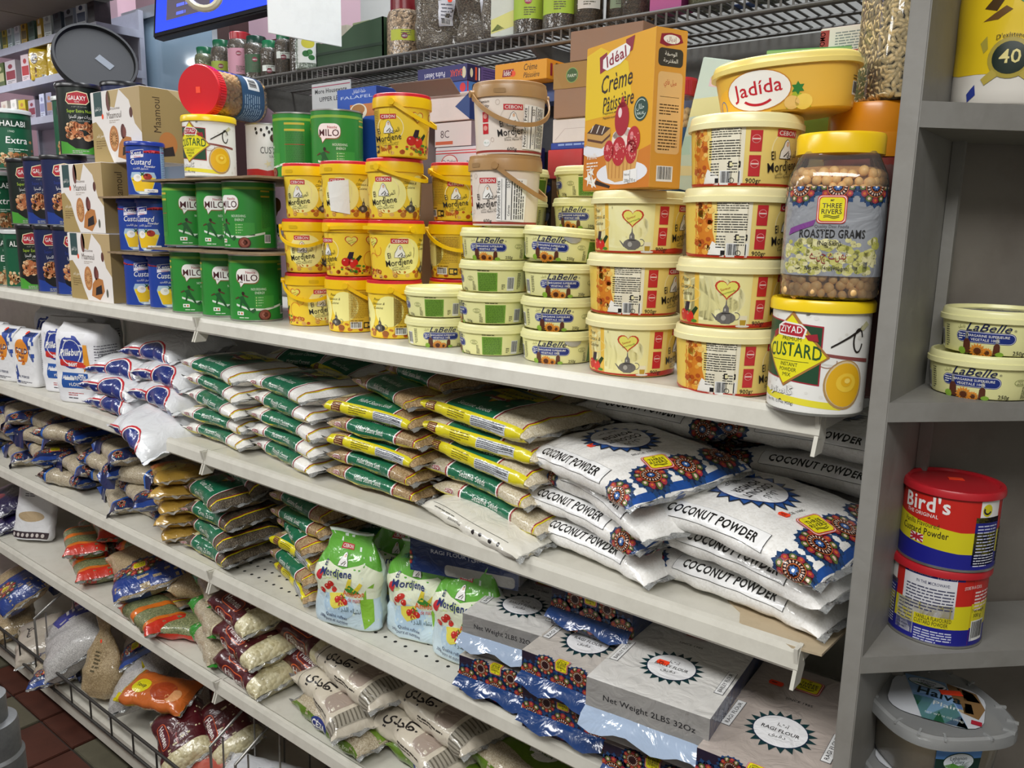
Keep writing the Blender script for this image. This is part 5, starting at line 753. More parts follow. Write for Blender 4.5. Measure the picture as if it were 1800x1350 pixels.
def bag_kit(G, fill, art, seal=True, sealm=None, stk=None, pm=None):
    v, f = G.faces(False); nu = len(G.us); nv = len(G.vs); f = list(f); f.append([k*nu for k in range(nv-1)]); f.append([k*nu+nu-1 for k in range(nv-1)][::-1])
    P = [('pouch', mesh('pouch', v, f, fill, smooth=True))]
    if art: P.append(('printed_film', decal('printed_film', G, art, pm or P_FILM, 0.0003)))
    if seal: P += [('end_seal', seal_mesh(G, -1, m=sealm)), ('end_seal', seal_mesh(G, 1, m=sealm))]
    if stk: P.append(sticker(G, *stk))
    return P
GR = lambda nm, sc, a, b, c, bp=0.5: mat(nm, '#808080', 0.45, coat=0.85, bump=(30, 0.35, 1.2), grain=(sc, a, b, c, bp), crough=0.12)
COCO = GR('white_coconut_in_film', 420, '#e9e7e2', '#f2f0ec', '#f7f6f3', 0.08); SES = GR('brown_sesame_in_film', 520, '#8c6f4a', '#a88c64', '#c2a880'); SESW = GR('hulled_sesame_in_film', 520, '#bcae90', '#cfc3a8', '#dfd6c2', 0.35)
HERB = GR('green_herb_in_film', 380, '#5c6440', '#7c8458', '#9a9a70'); GRAIN = GR('pale_grain_in_film', 460, '#9c8c72', '#b5a88e', '#c8bda6'); DARKH = GR('dark_herb_in_film', 420, '#3c3428', '#55483a', '#6e6452'); RICE = GR('grey_rice_in_film', 480, '#9c9a98', '#b8b6b4', '#d0cecc', 0.5); TAN = GR('tan_seed_in_film', 480, '#8e7854', '#a8926c', '#c4b08c')
BEANS = GR('white_beans_in_film', 130, '#b8ad84', '#cfc59c', '#ddd6b4', 0.9)
Gn, Yw, Rd = '#156a4a', '#dfd21c', '#9c2430'
def zlogo(u, v, s=1.0, r=0): return [5, ('P', [(u-9*s, v-4*s), (u+9*s, v-4*s), (u+10*s, v+1*s), (u+6*s, v+4*s), (u-6*s, v+4*s), (u-10*s, v+1*s)], WHT), 6, ('P', [(u-8.4*s, v-3.4*s), (u+8.4*s, v-3.4*s), (u+9.2*s, v+0.8*s), (u+5.6*s, v+3.3*s), (u-5.6*s, v+3.3*s), (u-9.2*s, v+0.8*s)], Rd), 7, ('T', 'ZIYAD', u, v-2.2*s, 4.4*s, WHT, {'b': 0.02, 'w': 15*s, 'r': r})]
def ziyad(name, side, W=170, L=235):
    h = L/2; top = W*0.55
    a = [1, ('R', -62, -10, 50, 175, Gn), 2, ('R', -65, -10, -62, 175, WHT), ('R', -68, -10, -65, 175, Rd), ('R', 50, -10, 53, 175, WHT), ('R', 53, -10, 56, 175, Rd), ('R', h-18, -12, h-15.5, 175, Rd), ('R', h-15.5, -12, h-13, 175, Yw), 1, ('R', -h+6, -16, h-6, -5, Yw)]
    if side == 'y': a += [3, ('R', -h+10, -8, h-14, 14, Yw), 4, ('R', -h+24, -5, -h+46, 12, '#6a2a1c'), ('R', 8, -6, 84, 9, '#c9cdd2'), 5, ('L', 10, 7.5, 82, 5, 2.7, 1.1, '#33363c'), ('L', -h+26, 10, -h+44, 5, 3.2, 1, '#d8b878'), ('L', -50, 9, -8, 4, 3.6, 1.3, '#6a5a10'), ('T', 'Calories 190', 68, 1, 4, BLK, {'b': 0.02, 'w': 24})]
    else: a += zlogo(-88, 2, 0.95)+[4, ('T', name, -6, 1 if side == 'g' else 1, 9.5, '#eef2ea', {'sx': 0.6, 'w': 62}), ('L', -30, -6.5, 60, 1, 3, 1.6, '#6a6010')]
    a += [3, ('P', [(-50, 150), (-6, 60), (40, 150)], '#c8822c'), 4, ('P', [(-46, 150), (-6, 66), (36, 150)], Yw), 3, ('R', -62, 118, 50, 160, Yw)]+[5, ('T', name.split(' ')[0], -5, 132, 13, '#1c3c24', {'w': 84, 'r': 180, 'b': 0.02}), ('T', name.split(' ')[-1], -5, 112, 13, '#1c3c24', {'w': 66, 'r': 180, 'b': 0.02})]+zlogo(-6, 84, 1.7, 180)+[8, ('P', [(-36, 82), (-24, 92), (-22, 84), (-34, 74)], '#7c1c24'), ('P', [(24, 82), (12, 92), (10, 84), (22, 74)], '#7c1c24'), 4, ('T', name, -6, 24, 13, '#e6ede4', {'sx': 0.6, 'w': 76}), ('E', -h+30, 40, 16, 14, '#d8cc9a', 20)]
    return a
def zkit(name, side, fill, seeds, L=0.232, W=0.170, T=0.038, **kw):
    out = []
    for s in seeds: out.append(bag_kit(pillow(L, W, T, s, **kw), fill, ziyad(name, side, W*1000, L*1000)))
    return out
zmac = zkit('Macaroon Coconut', 'g', COCO, (1, 2, 3), full=0.55); zmacy = zkit('Macaroon Coconut', 'y', COCO, (4,))
zses = zkit('Hulled Sesame Seeds', 'g', SES, (5, 6)); zsesy = zkit('Hulled Sesame Seeds', 'y', SES, (7,), full=0.5); zsw = zkit('Sesame Seeds', 'y', SESW, (8, 9), L=0.26, W=0.19, T=0.042, full=0.5); zswg = zkit('Sesame Seeds', 'g', SESW, (10,), L=0.25, W=0.18, T=0.040)
ordw = ['bottom', 'second', 'third', 'fourth', 'fifth', 'sixth', 'seventh', 'eighth', 'ninth']
def pile(kits, x, y, z, pitch, kind, look, where, cat, group, rz=(), dx=(), ry=(), rx=0.0, first=0, extra=None, n=None, jit=1.0, dy=()):
    n = n or len(kits); rn_ = random.Random(hash(where) % 1000 if False else len(where)*7+n)
    for i in range(n):
        k = kits[i % len(kits)]; g = lambda t, d: t[i] if i < len(t) else d*jit
        nm = 'bottom' if i+first == 0 else ('topmost' if i == n-1 else ordw[i+first])
        put(k, kind, (x+g(dx, rn_.uniform(-.008, .008)), y+g(dy, rn_.uniform(-.006, .006)), z+pitch*i), (rx, g(ry, rn_.uniform(-.03, .03)), g(rz, rn_.uniform(-.06, .06))), f'{look}, {nm} {where}', cat, group, extra[i] if extra and i in extra else ())
Z2 = -0.2445; Z3 = -0.5035; Z4 = -0.7565; Z5 = -1.1345
pile([zmac[0], zmac[1], zmac[2], zmac[0], zmac[1]], -1.515, 0.115, Z2, 0.0345, 'coconut_bag', 'green-panelled white coconut bag', 'in the left coconut pile', 'bag', 'shredded coconut bags', rz=(-.05, -.03, -.1, -.12, -.12), ry=(0.02, 0.02, 0.06, .08, .06))
pile([zmac[2], zmac[0], zmac[1], zmac[2], zmac[0]], -1.275, 0.118, Z2, 0.0325, 'coconut_bag', 'green-panelled white coconut bag', 'in the right coconut pile', 'bag', 'shredded coconut bags', rz=(-.12, -.1, -.12, -.1, -.18), ry=(0.05, 0.05, 0.05, .04, .02))
put(zmacy[0], 'coconut_bag', (-1.33, 0.30, -0.10), (0.25, 0.1, -0.3), 'yellow-edged coconut bag in shadow behind the right coconut pile', 'bag', 'shredded coconut bags'); put(zmac[1], 'coconut_bag', (-1.50, 0.315, -0.095), (0.2, 0, 0.2), 'green-panelled coconut bag in shadow behind the left coconut pile', 'bag', 'shredded coconut bags')
pile([zses[0], zses[1], zsesy[0], zses[0], zsesy[0]], -1.030, 0.118, Z2, 0.0305, 'sesame_bag', 'bag of brown sesame', 'in the brown sesame pile', 'bag', 'brown sesame bags', rz=(-.03, -.06, -.05, -.03, -.04), ry=(.03, .02, .03, .02, .02))
put(zses[1], 'sesame_bag', (-1.02, 0.15, Z2+0.153), (-0.03, 0.04, -0.32), 'brown sesame bag lying askew, second from the top of the brown sesame pile', 'bag', 'brown sesame bags'); put(zses[0], 'sesame_bag', (-0.985, 0.20, Z2+0.183), (0.05, 0.02, -0.35), 'brown sesame bag lying askew on top of the brown sesame pile', 'bag', 'brown sesame bags')
pile([zswg[0], zswg[0], zsw[0], zsw[1], zsw[0]], -0.800, 0.135, Z2+0.012, 0.034, 'sesame_bag', 'bag of pale hulled sesame', 'in the pale sesame pile', 'bag', 'pale sesame bags', rz=(-.17, -.15, -.12, -.08, -.12), ry=(.05, .05, .06, .04, .04), dx=(.03, .0, .0, .0, -.005))
put(zsw[1], 'sesame_bag', (-0.88, 0.33, -0.085), (0.1, 0.05, -0.2), 'pale sesame bag in shadow behind the pale sesame pile', 'bag', 'pale sesame bags')
put(zsw[0], 'sesame_bag', (-0.86, 0.34, -0.125), (0.05, 0.02, -0.1), 'lower pale sesame bag in shadow behind the pale sesame pile', 'bag', 'pale sesame bags')
plain = bag_kit(pillow(0.24, 0.10, 0.03, 31), FILM('#e4e1d6'), [1, ('L', -90, 12, 0, 1, 3, 2, '#6a6a62'), ('E', 20, 6, 4, 4, BLK, 8), ('E', 38, 8, 4, 3, BLK, 6), ('E', 60, 6, 4, 4, BLK, 8), ('E', 78, 8, 3, 4, BLK, 6), ('T', 'Almond Flour', -30, 2, 5, BLK, {'w': 34}), ('R', -100, 18, 90, 19, '#5a5a54')])
put(plain, 'white_bag', (-0.775, 0.055, Z2-0.001), (0.12, 0.05, -0.18), 'thin white printed bag at the foot of the pale sesame pile', 'bag')
# ---- coconut powder
def coco_art(left=False):
    a = [1]; g = -1 if left else 1
    if not left: a += [('R', 127, -100, 134, 330, '#1d4f9c')]
    else: a += [('R', -134, -100, -128, 330, '#1d4f9c')]
    for v in (-52, 6, 64, 122, 180, 238): a += mandala(g*108, v, 29)
    if not left: a += three(88, 92, 1.05, 75)
    a += [4, ('T', 'SINCE 1985', 58, 96, 6, BLK, {'w': 36, 'r': 75})]
    a += [3, ('S', -18, 116, 68, 54, 20, '#30343e', 0.8), 4, ('S', -18, 116, 64, 50, 20, '#2a559c', 0.8), 5, ('E', -18, 116, 51, 41, '#1c2c6a', 32), 6, ('E', -18, 116, 49.4, 39.4, '#f4f4f6', 32), 7, ('T', 'COCONUT', -14, 116, 13, BLK, {'b': 0.05, 'w': 60, 'r': -90}), ('T', 'POWDER', -33, 116, 13, BLK, {'b': 0.05, 'w': 54, 'r': -90}), ('T', ar('جوز الهند'), -50, 116, 9, BLK, {'w': 34, 'r': -90, 'b': 0.01}), ('T', ar('ناريل'), 8, 116, 10, BLK, {'w': 30, 'r': -90, 'b': 0.01})]
    o = 14 if left else -6; a += [3, ('R', -86+o, 5, 72+o, 33, '#26262a'), 4, ('R', -85.3+o, 5.7, 71.3+o, 32.3, '#f6f6f6'), 5, ('T', 'COCONUT POWDER', -7+o, 12, 14.5, '#141414', {'b': 0.05, 'w': 132})]
    return a
cG = [pillow(0.27, 0.205, 0.046, s, 30, 32, sag=sg, full=0.5, wr=0.0022) for s, sg in ((41, 0.008), (42, 0.0), (43, 0.012))]
ck = [bag_kit(g, COCO, coco_art()) for g in cG]; ckl = [bag_kit(g, COCO, coco_art(True)) for g in cG]
def cocopile(specs, where):
    for i, (x, y, z, rx, ry, rz, st) in enumerate(specs):
        put((ck if st or (i == 1 and len(specs) == 4) else ckl)[i % 3], 'coconut_powder_bag', (x, y, z), (rx, ry, rz), f'large white bag with black label strip, {ordw[i] if i else "bottom"} {where}', 'bag', 'large white coconut powder bags', [sticker(cG[i % 3], *st)] if st else ())
cocopile([(-0.585, 0.135, Z2+0.004, 0.05, 0.02, -0.22, None), (-0.590, 0.13, Z2+0.044, 0.06, 0.03, -0.25, None), (-0.545, 0.12, Z2+0.082, 0.05, 0.02, -0.40, None), (-0.565, 0.108, Z2+0.122, 0.12, 0.0, -0.40, (-20, 66, 14, 12))], 'in the middle pile')
cocopile([(-0.375, 0.140, Z2+0.004, 0.06, 0.02, -0.16, None), (-0.365, 0.125, Z2+0.044, 0.06, 0.04, -0.20, None), (-0.370, 0.108, Z2+0.088, 0.10, 0.03, -0.18, (50, 84, 16, 11))], 'in the pile beside the grey post')
for x, y, z, rz, l in ((-0.60, 0.32, Z2+0.150, -0.10, 'deep behind the middle pile, upper'), (-0.36, 0.325, Z2+0.155, -0.03, 'deep behind the post-side pile, upper'), (-0.60, 0.33, Z2+0.105, -0.12, 'deep behind the middle pile, lower'), (-0.35, 0.33, Z2+0.108, -0.08, 'deep behind the post-side pile, lower'), (-0.60, 0.335, Z2+0.055, 0, 'deep behind the middle pile, lowest'), (-0.35, 0.335, Z2+0.055, 0, 'deep behind the post-side pile, lowest'), (-0.60, 0.335, Z2+0.006, 0, 'deep behind the middle pile, at the deck'), (-0.35, 0.335, Z2+0.006, 0, 'deep behind the post-side pile, at the deck')):
    put(ckl[1] if x > -0.5 else ck[1], 'coconut_powder_bag', (x, y, z), (0.02, 0, rz), f'white powder bag {l}', 'bag', 'large white coconut powder bags')
tn = empty('torn_cardboard', (-0.300, 0.09, Z2-0.0022)); tag(tn, 'torn piece of brown cardboard under the post-side bags', 'cardboard'); link('board_sheet', MB().prism([(-0.03, -0.082), (0.02, -0.092), (0.052, -0.088), (0.056, 0.0), (0.05, 0.1), (-0.1, 0.1), (-0.11, 0.02), (-0.085, -0.03), (-0.06, -0.05), (-0.05, -0.075)], 0, 0.003).out('board_sheet', mat('raw_brown_card', '#b7a68a', 0.85, bump=(60, 0.1, 0), dirt=(20, 0.4, '#8d7c60'))), tn)
# ---- sugar bags with blue and red arc
def arc_art(): 
    a = [1, ('P', [(-112, -14), (-10, -14), (-10, 6), (-112, 6)], '#1c2f78'), ('E', 30, -8, 46, 46, '#1c2f78', 28), 2, ('RG', 30, -8, 50, 50, 4, WHT), 3, ('RG', 30, -8, 54, 54, 4.6, RED), 2, ('R', -112, 6, -18, 9, WHT), 3, ('R', -112, 9, -18, 13, RED), 2, ('R', -112, -18, 112, -14, WHT), 3, ('R', -112, -22, 112, -18, RED), ('P', [(84, -14), (112, -14), (112, 4), (90, 0)], '#1c2f78'), 4, ('T', 'A1', -60, 110, 14, Rd, {'b': 0.03}), ('RG', -60, 115, 18, 12, 1.5, Rd), ('T', 'PURE SUGAR', 30, 120, 9, BLK, {'b': 0.02, 'w': 60, 'sh': 0.3})]
    return a
aG = [pillow(0.22, 0.17, 0.055, s, sag=0.008, full=0.5, wr=0.003) for s in (51, 52)]; WF = FILM('#dfe1e4', 0.35); akb = [bag_kit(g, WF, arc_art(), sealm=WF) for g in aG]
for i, (x, y, z, rx, ry, rz, l) in enumerate(((-1.955, 0.10, Z2, 0.05, 0, -0.05, 'bottom left'), (-1.735, 0.045, Z2-0.012, 0.35, 0.16, -0.12, 'bottom right, sagging over the edge'), (-1.965, 0.10, Z2+0.042, 0.08, 0.04, 0.05, 'second layer, left'), (-1.745, 0.105, Z2+0.050, 0.10, 0.06, -0.02, 'second layer, right'), (-1.985, 0.13, Z2+0.084, 0.12, 0, 0.08, 'third layer, left'), (-1.755, 0.125, Z2+0.096, 0.12, 0.05, 0.02, 'third layer, right'), (-1.845, 0.15, Z2+0.142, 0.16, 0.02, 0.02, 'topmost'))):
    put(akb[i % 2], 'sugar_bag', (x, y, z), (rx, ry, rz), f'white bag with blue and red arc, {l} of heap', 'bag', 'white bags with blue and red arcs')
# ---- upright pouches
def pouch(w, d, prof, seed=1, n=3.0, wr=0.002, seg=44):
    S, us = section(w/2, d/2, n, seg); P = []
    zs = []; 
    for j in range(len(prof)-1):
        z0, z1 = prof[j][0], prof[j+1][0]; m = max(1, int(round((z1-z0)/0.011)))
        for i in range(m): t = i/m; zs.append(tuple(prof[j][k]*(1-t)+prof[j+1][k]*t for k in range(3)))
    zs.append(prof[-1])
    for z, sx, sy in zs:
        row = []
        for x, y in S:
            q = noise.noise(Vector((x*30+seed*2.3, y*30, z*26)))*wr*1.8+noise.noise(Vector((x*70, y*70+seed, z*70)))*wr*0.6; l = math.hypot(x, y) or 1
            row.append(Vector((x*sx+x/l*q, y*sy+y/l*q, z+0.001*math.sin(x*60+seed))))
        P.append(row)
    return Grid(us, [z for z, _, _ in zs], P, True)
def pouch_kit(G, m, art, pm=P_FILM, stk=None, name='pouch'):
    P = [(name, G.mesh(name, m)), ('printed_film', decal('printed_film', G, art, pm, 0.0003))]
    if stk: P.append(sticker(G, *stk))
    return P
am = [1, ('R', -80, 2, 80, 60, '#cfe4ee'), ('R', -80, 108, 80, 168, '#62ac38'), 2, ('P', [(-80, 100), (-40, 118), (0, 108), (40, 122), (80, 104), (80, 60), (-80, 60)], '#e6ecd0'), ('P', [(36, 60), (62, 90), (62, 20), (46, 4)], '#8cc43c'), ('E', -8, 40, 34, 26, '#bcd8ec', 24), ('P', [(-44, 100), (0, 106), (0, 92), (-44, 84)], '#d4e4a0'), 3, ('P', [(-26, 60), (4, 66), (12, 46), (-12, 34), (-24, 46)], '#ecdf5a'), ('R', -18, 140, 14, 150, '#c23038'), 4, ('T', 'CEBON', -2, 142, 6.4, WHT, {'b': 0.02, 'w': 27})]
am += woman(-2, 112, 1.1)+[7, ('T', 'El', -38, 108, 11, '#1c2c6a', {'b': 0.02, 'sx': 0.62}), ('T', 'Mordjene', -12, 94, 13, '#1c2c6a', {'b': 0.03, 'w': 62, 'r': 3}), ('T', 'Amidon', 24, 64, 10.5, '#e0642a', {'b': 0.03, 'w': 42, 'r': 4}), ('T', 'de maïs', 26, 54, 8, '#d0482a', {'sh': 0.3, 'w': 24, 'r': 6}), ('T', ar('نشاء الذرة'), 18, 34, 9, '#1c3c3c', {'w': 42}), ('T', 'Qualité raffinée', -8, 18, 6.5, '#1c2c5a', {'w': 42, 'r': -4}), ('T', 'pure et nutritive', -8, 9, 6.5, '#1c2c5a', {'w': 44, 'r': -4}), ('T', '500g', -38, 14, 5, '#1c2c5a', {'b': 0.02})]
for u, v in ((-30, 72), (-24, 78), (-18, 68), (-8, 52), (0, 56), (8, 50), (-40, 64)): am += [5, ('E', u, v, 5.2, 5.6, '#c82c22', 12), 6, ('E', u-1.5, v+2, 1.3, 1.6, '#f0a090', 8)]
am += [6, ('PT', -2, 50, 1, 10, 7, 3, '#c22824'), ('PT', 2, 58, 0.5, 7, 3, 3, '#3c8a34'), 5, ('E', -44, 92, 7, 9, '#c83038', 14), ('P', [(8, 76), (14, 96), (20, 94), (18, 76)], '#dcc83c'), ('P', [(22, 74), (36, 90), (42, 86), (30, 72)], '#e4cc34'), ('P', [(6, 74), (16, 84), (36, 72), (20, 66)], '#3c8a34')]
aprof = [(0, 0.92, 0.9), (0.006, 1, 1), (0.09, 1.0, 1.0), (0.125, 0.94, 0.66), (0.150, 0.72, 0.22), (0.160, 0.62, 0.10), (0.172, 0.70, 0.05)]
aG1 = pouch(0.132, 0.068, aprof, 3, wr=0.005); aG2 = pouch(0.132, 0.068, aprof, 8, wr=0.006); amk = [pouch_kit(g, FILM('#dfeee2'), am) for g in (aG1, aG2)]
for i, (x, y, rz, rx, l) in enumerate(((-1.098, 0.045, 0.30, -0.06, 'standing at the front left'), (-0.962, 0.095, 0.25, -0.05, 'second from the left, half behind the flour pack'), (-0.845, 0.088, 0.1, -0.03, 'third from the left, low beside the flour packs'), (-1.07, 0.15, 0.3, 0.0, 'second row, behind the front left one'), (-0.955, 0.19, 0.2, 0.0, 'second row, in shadow'))):
    put(amk[i % 2], 'starch_bag', (x, y, Z3+0.001), (rx, 0, rz), f'green and white maize starch bag {l}', 'bag', 'green and white maize starch bags')
def flour(kind):
    if kind == 'gold': return [1, ('R', -62, 2, 62, 150, '#e4e4e6'), ('P', [(-10, 150), (46, 150), (46, 60), (20, 100)], '#2a4a9c'), ('P', [(-40, 40), (-30, 60), (-20, 10), (-34, 10)], '#2a4a9c'), 2, ('E', -6, 96, 30, 36, '#e08a28', 28), 3, ('T', 'GOLD', -6, 92, 16, '#1c2c5a', {'b': 0.04, 'w': 50}), ('T', 'Medal', -6, 80, 9, '#1c2c5a', {'b': 0.02, 'w': 26}), ('T', 'FLOUR', -6, 68, 6, '#c82c22', {'b': 0.02}), ('T', 'ALL PURPOSE', -4, 24, 7, '#1c2c5a', {'b': 0.02, 'w': 46}), ('L', -30, 14, 30, 2, 4, 2, '#5a5a62'), 2, ('L', 64, 130, 110, 14, 6, 2, '#9a9aa2')]
    return [1, ('R', -70, 2, 70, 180, '#e6e6ea'), 2, ('E', -8, 130, 38, 42, '#2c3f94', 28), 3, ('RG', -8, 130, 30, 33, 2.4, '#dfe2ea'), 3, ('P', [(30, 150), (42, 150), (48, 100), (30, 80)], '#e0962a'), 4, ('T', 'Pillsbury', -6, 122, 18, WHT, {'b': 0.04, 'w': 72, 'r': 4, 'sh': 0.2}), 3, ('P', [(-40, 112), (36, 104), (36, 90), (-40, 96)], '#c83028'), 4, ('T', 'BEST', -4, 95, 9, WHT, {'b': 0.04, 'w': 26}), 2, ('R', -44, 38, 40, 78, '#2456a4'), 3, ('T', 'ALL PURPOSE', -3, 60, 11, WHT, {'b': 0.04, 'w': 74}), ('T', 'FLOUR', -3, 44, 9, WHT, {'b': 0.03, 'w': 36}), 2, ('L', -30, 26, 20, 2, 5, 2, '#b04040'), ('L', -30, 14, 24, 1, 5, 3, '#5a5a62'), 2, ('R', 60, 60, 130, 62, '#2a2a30'), ('L', 62, 150, 128, 16, 7, 2.4, '#6a6a74'), ('T', 'Calories 110', 100, 122, 7, BLK, {'b': 0.03, 'w': 58}), ('R', 62, 132, 128, 133, '#2a2a30')]
PW = mat('white_flour_paper', '#dcdcde', 0.6, bump=(30, 0.25, 1))
fprof = lambda h: [(0, 0.95, 0.95), (0.004, 1, 1), (h*0.82, 1, 1), (h*0.9, 0.98, 0.8), (h*0.97, 0.95, 0.34), (h, 0.95, 0.2)]
gdk = pouch_kit(pouch(0.105, 0.07, fprof(0.155), 4, 6, 0.003), PW, flour('gold'), P_PAPER, (0, 148, 10, 8), 'paper_bag'); plk = pouch_kit(pouch(0.145, 0.095, fprof(0.200), 6, 6, 0.0035), PW, flour('pills'), P_PAPER, None, 'paper_bag')
for x, y, rz, l, k in ((-2.585, 0.06, 0.2, 'with orange disc, leftmost at the front', gdk), (-2.455, 0.065, 0.2, 'with orange disc, right of the front pair', gdk), (-2.72, 0.07, 0.1, 'with orange disc, at the very edge of the picture', gdk), (-2.62, 0.21, 0.3, 'standing in the second row, far left', plk), (-2.44, 0.22, 0.5, 'standing in the second row behind the orange discs', plk), (-2.305, 0.105, 0.35, 'with blue emblem, behind the foremost one', plk), (-2.145, 0.075, 0.35, 'with blue emblem, foremost of the flour bags', plk), (-2.0, 0.30, 0.2, 'in shadow behind the arc-printed heap', plk)):
    put(k, 'flour_bag', (x, y, Z2+0.001), (0, 0, rz), f'white paper flour bag {l}', 'bag', 'paper flour bags')
# ---- flour packs (bricks wrapped in printed film), long side running into the shelf
def brick(w, d, h, word, seed=0, top='#dcdad6', white=False):
    g = boxgrid(w, d, h); W2, H2 = w*500, h*1000; D_ = d*1000
    a = [1, ('R', -W2, 1, W2, H2, '#231a30')]
    if white: a += [1, ('R', -W2, 1, W2, H2, '#cfccc8'), 3, ('T', 'Net Weight 2LBS 32Oz', 4, H2*0.68, 8, '#26262a', {'w': W2*1.5, 'b': 0.01})]
    else:
        for u in (-W2*0.78, 0.0, W2*0.78): a += mandala(u, H2*0.40, H2*0.44)
        for u in (-W2*0.40, W2*0.40): a += mandala(u, H2*0.84, H2*0.30, False)
        a += mandala(-W2*0.42, H2*0.12, H2*0.2, False)+mandala(W2*0.42, H2*0.12, H2*0.2, False)+three(0, H2*0.98, 0.62, 180)
    a += [1, ('R', W2, 1, W2+D_, H2, '#172c5c'), 2, ('RR', W2+66, 3, W2+D_-6, H2*0.36, 6, '#a9a7a4'), 3, ('T', word+' | '+ar('دقيق'), W2+D_*0.45, H2*0.62, 7, '#d8dce8', {'w': D_*0.5})]
    a += [1, ('R', -W2-D_, 1, -W2, H2, '#172c5c'), 2, ('RR', -W2-D_+6, 3, -W2-66, H2*0.36, 6, '#a9a7a4'), 1, ('R', -W2, H2, W2, H2+D_, top)]
    c = H2+D_*0.36; a += [3, ('S', 0, c, 43, 32, 20, '#16383c', 1), 4, ('E', 0, c, 33, 33, '#1a2c48', 30), 5, ('E', 0, c, 31.6, 31.6, '#f0f0f2', 30), 6, ('T', word, 0, c-3, 7, BLK, {'b': 0.02, 'w': 46}), ('T', ar('دقيق'), 0, c-14, 7, BLK), ('T', ar('آٹا'), 0, c+9, 7, BLK)]
    a += [3, ('R', -W2+4, c-26, -W2+16, c+34, '#33363c'), 4, ('R', -W2+4.6, c-25.4, -W2+15.4, c+33.4, '#f0f0f0'), 5, ('T', word, -W2+12.6, c+4, 5.4, BLK, {'r': 90, 'w': 50, 'b': 0.01}), 3, ('R', W2-16, c-26, W2-4, c+34, '#33363c'), 4, ('R', W2-15.4, c-25.4, W2-4.6, c+33.4, '#f0f0f0'), 5, ('T', word, W2-8, c+4, 5.4, BLK, {'r': 90, 'w': 50, 'b': 0.01}), 3, ('T', 'SINCE 1985', 0, H2+D_*0.66, 5, '#26262a', {'b': 0.01})]+three(0, H2+D_*0.84, 1.0, 0)
    P = [('packet', bevelbox('packet', w, d, h, FILM('#b9b9bc', 0.35), 0.006)), ('printed_film', decal('printed_film', g, [x for x in a], P_FILM, 0.0002))]
    fl_ = MB(); V = []; n = 10
    for i in range(n+1):
        x = -w/2+w*i/n; zz = 0.003*math.sin(i*1.3+seed)
        V += [(x, -d/2+0.001, h*0.505), (x*1.02, -d/2-0.010, h*0.40+zz), (x*1.03, -d/2-0.017, h*0.24+zz*2), (x*1.03, -d/2-0.0175, h*0.23+zz*2), (x*1.02, -d/2-0.0105, h*0.39+zz), (x, -d/2+0.001, h*0.50)]
    F = [[i*6+k, i*6+(k+1) % 6, i*6+6+(k+1) % 6, i*6+6+k] for i in range(n) for k in range(6)]
    P.append(('folded_flap', mesh('folded_flap', V, F, FILM('#9fb0c8', 0.18) if white else FILM('#173a72', 0.25), smooth=True)))
    return P, g
rg, rgG = brick(0.135, 0.20, 0.062, 'RAGI FLOUR', 1, '#c9c2ba'); bl, blG = brick(0.135, 0.20, 0.062, 'BARLEY FLOUR', 2, white=True)
big, bigG = brick(0.165, 0.23, 0.078, 'BARLEY FLOUR', 3, white=True); rgb, rgbG = brick(0.140, 0.24, 0.060, 'RAGI FLOUR', 4, '#b8aca4')
for k, x, y, z, rx, ry, rz, l, ex in ((rg, -0.735, 0.11, Z3, 0, 0, 0.12, 'bottom front of the left stack', ()), (bl, -0.745, 0.12, Z3+0.066, 0, 0.03, 0.2, 'upper of the left stack, clear flap hanging', ()), (rg, -0.872, 0.145, Z3+0.140, 0.0, 0.0, -1.30, 'lying sideways with its dark blue side to the aisle', ()),
        (rg, -0.600, 0.10, Z3, 0, 0, 0.10, 'bottom of the middle stack', ()), (rg, -0.595, 0.095, Z3+0.066, 0.04, 0, 0.05, 'second of the middle stack with glossy logo', ()), (rg, -0.600, 0.17, Z3+0.132, 0, 0, 0.05, 'third of the middle stack', ()), (rg, -0.640, 0.19, Z3+0.187, 0, 0, 0.0, 'topmost of the middle stack under the shelf', ()),
        (rgb, -0.440, 0.09, Z3, 0, 0, 0.08, 'bottom of the third stack', ()), (big, -0.452, 0.075, Z3+0.072, 0.0, 0, 0.10, 'large white pack on the third stack with weight text', (sticker(bigG, -14, 78+88, 18, 12),)),
        (rgb, -0.300, 0.10, Z3, 0, 0, 0.0, 'bottom pack beside the grey post', ()), (rgb, -0.300, 0.075, Z3+0.064, 0.03, 0, 0.05, 'large grey-beige pack beside the grey post', (sticker(rgbG, -38, 60+186, 20, 11),)), (bl, -0.72, 0.30, Z3+0.10, 0, 0, 0.1, 'deep behind the left stack', ()), (rg, -0.72, 0.30, Z3+0.03, 0, 0, 0.1, 'deep and low behind the left stack', ())):
    put(k, 'flour_pack', (x, y, z), (rx, ry, rz), f'patterned flour pack, {l}', 'pack', 'patterned flour packs', ex)
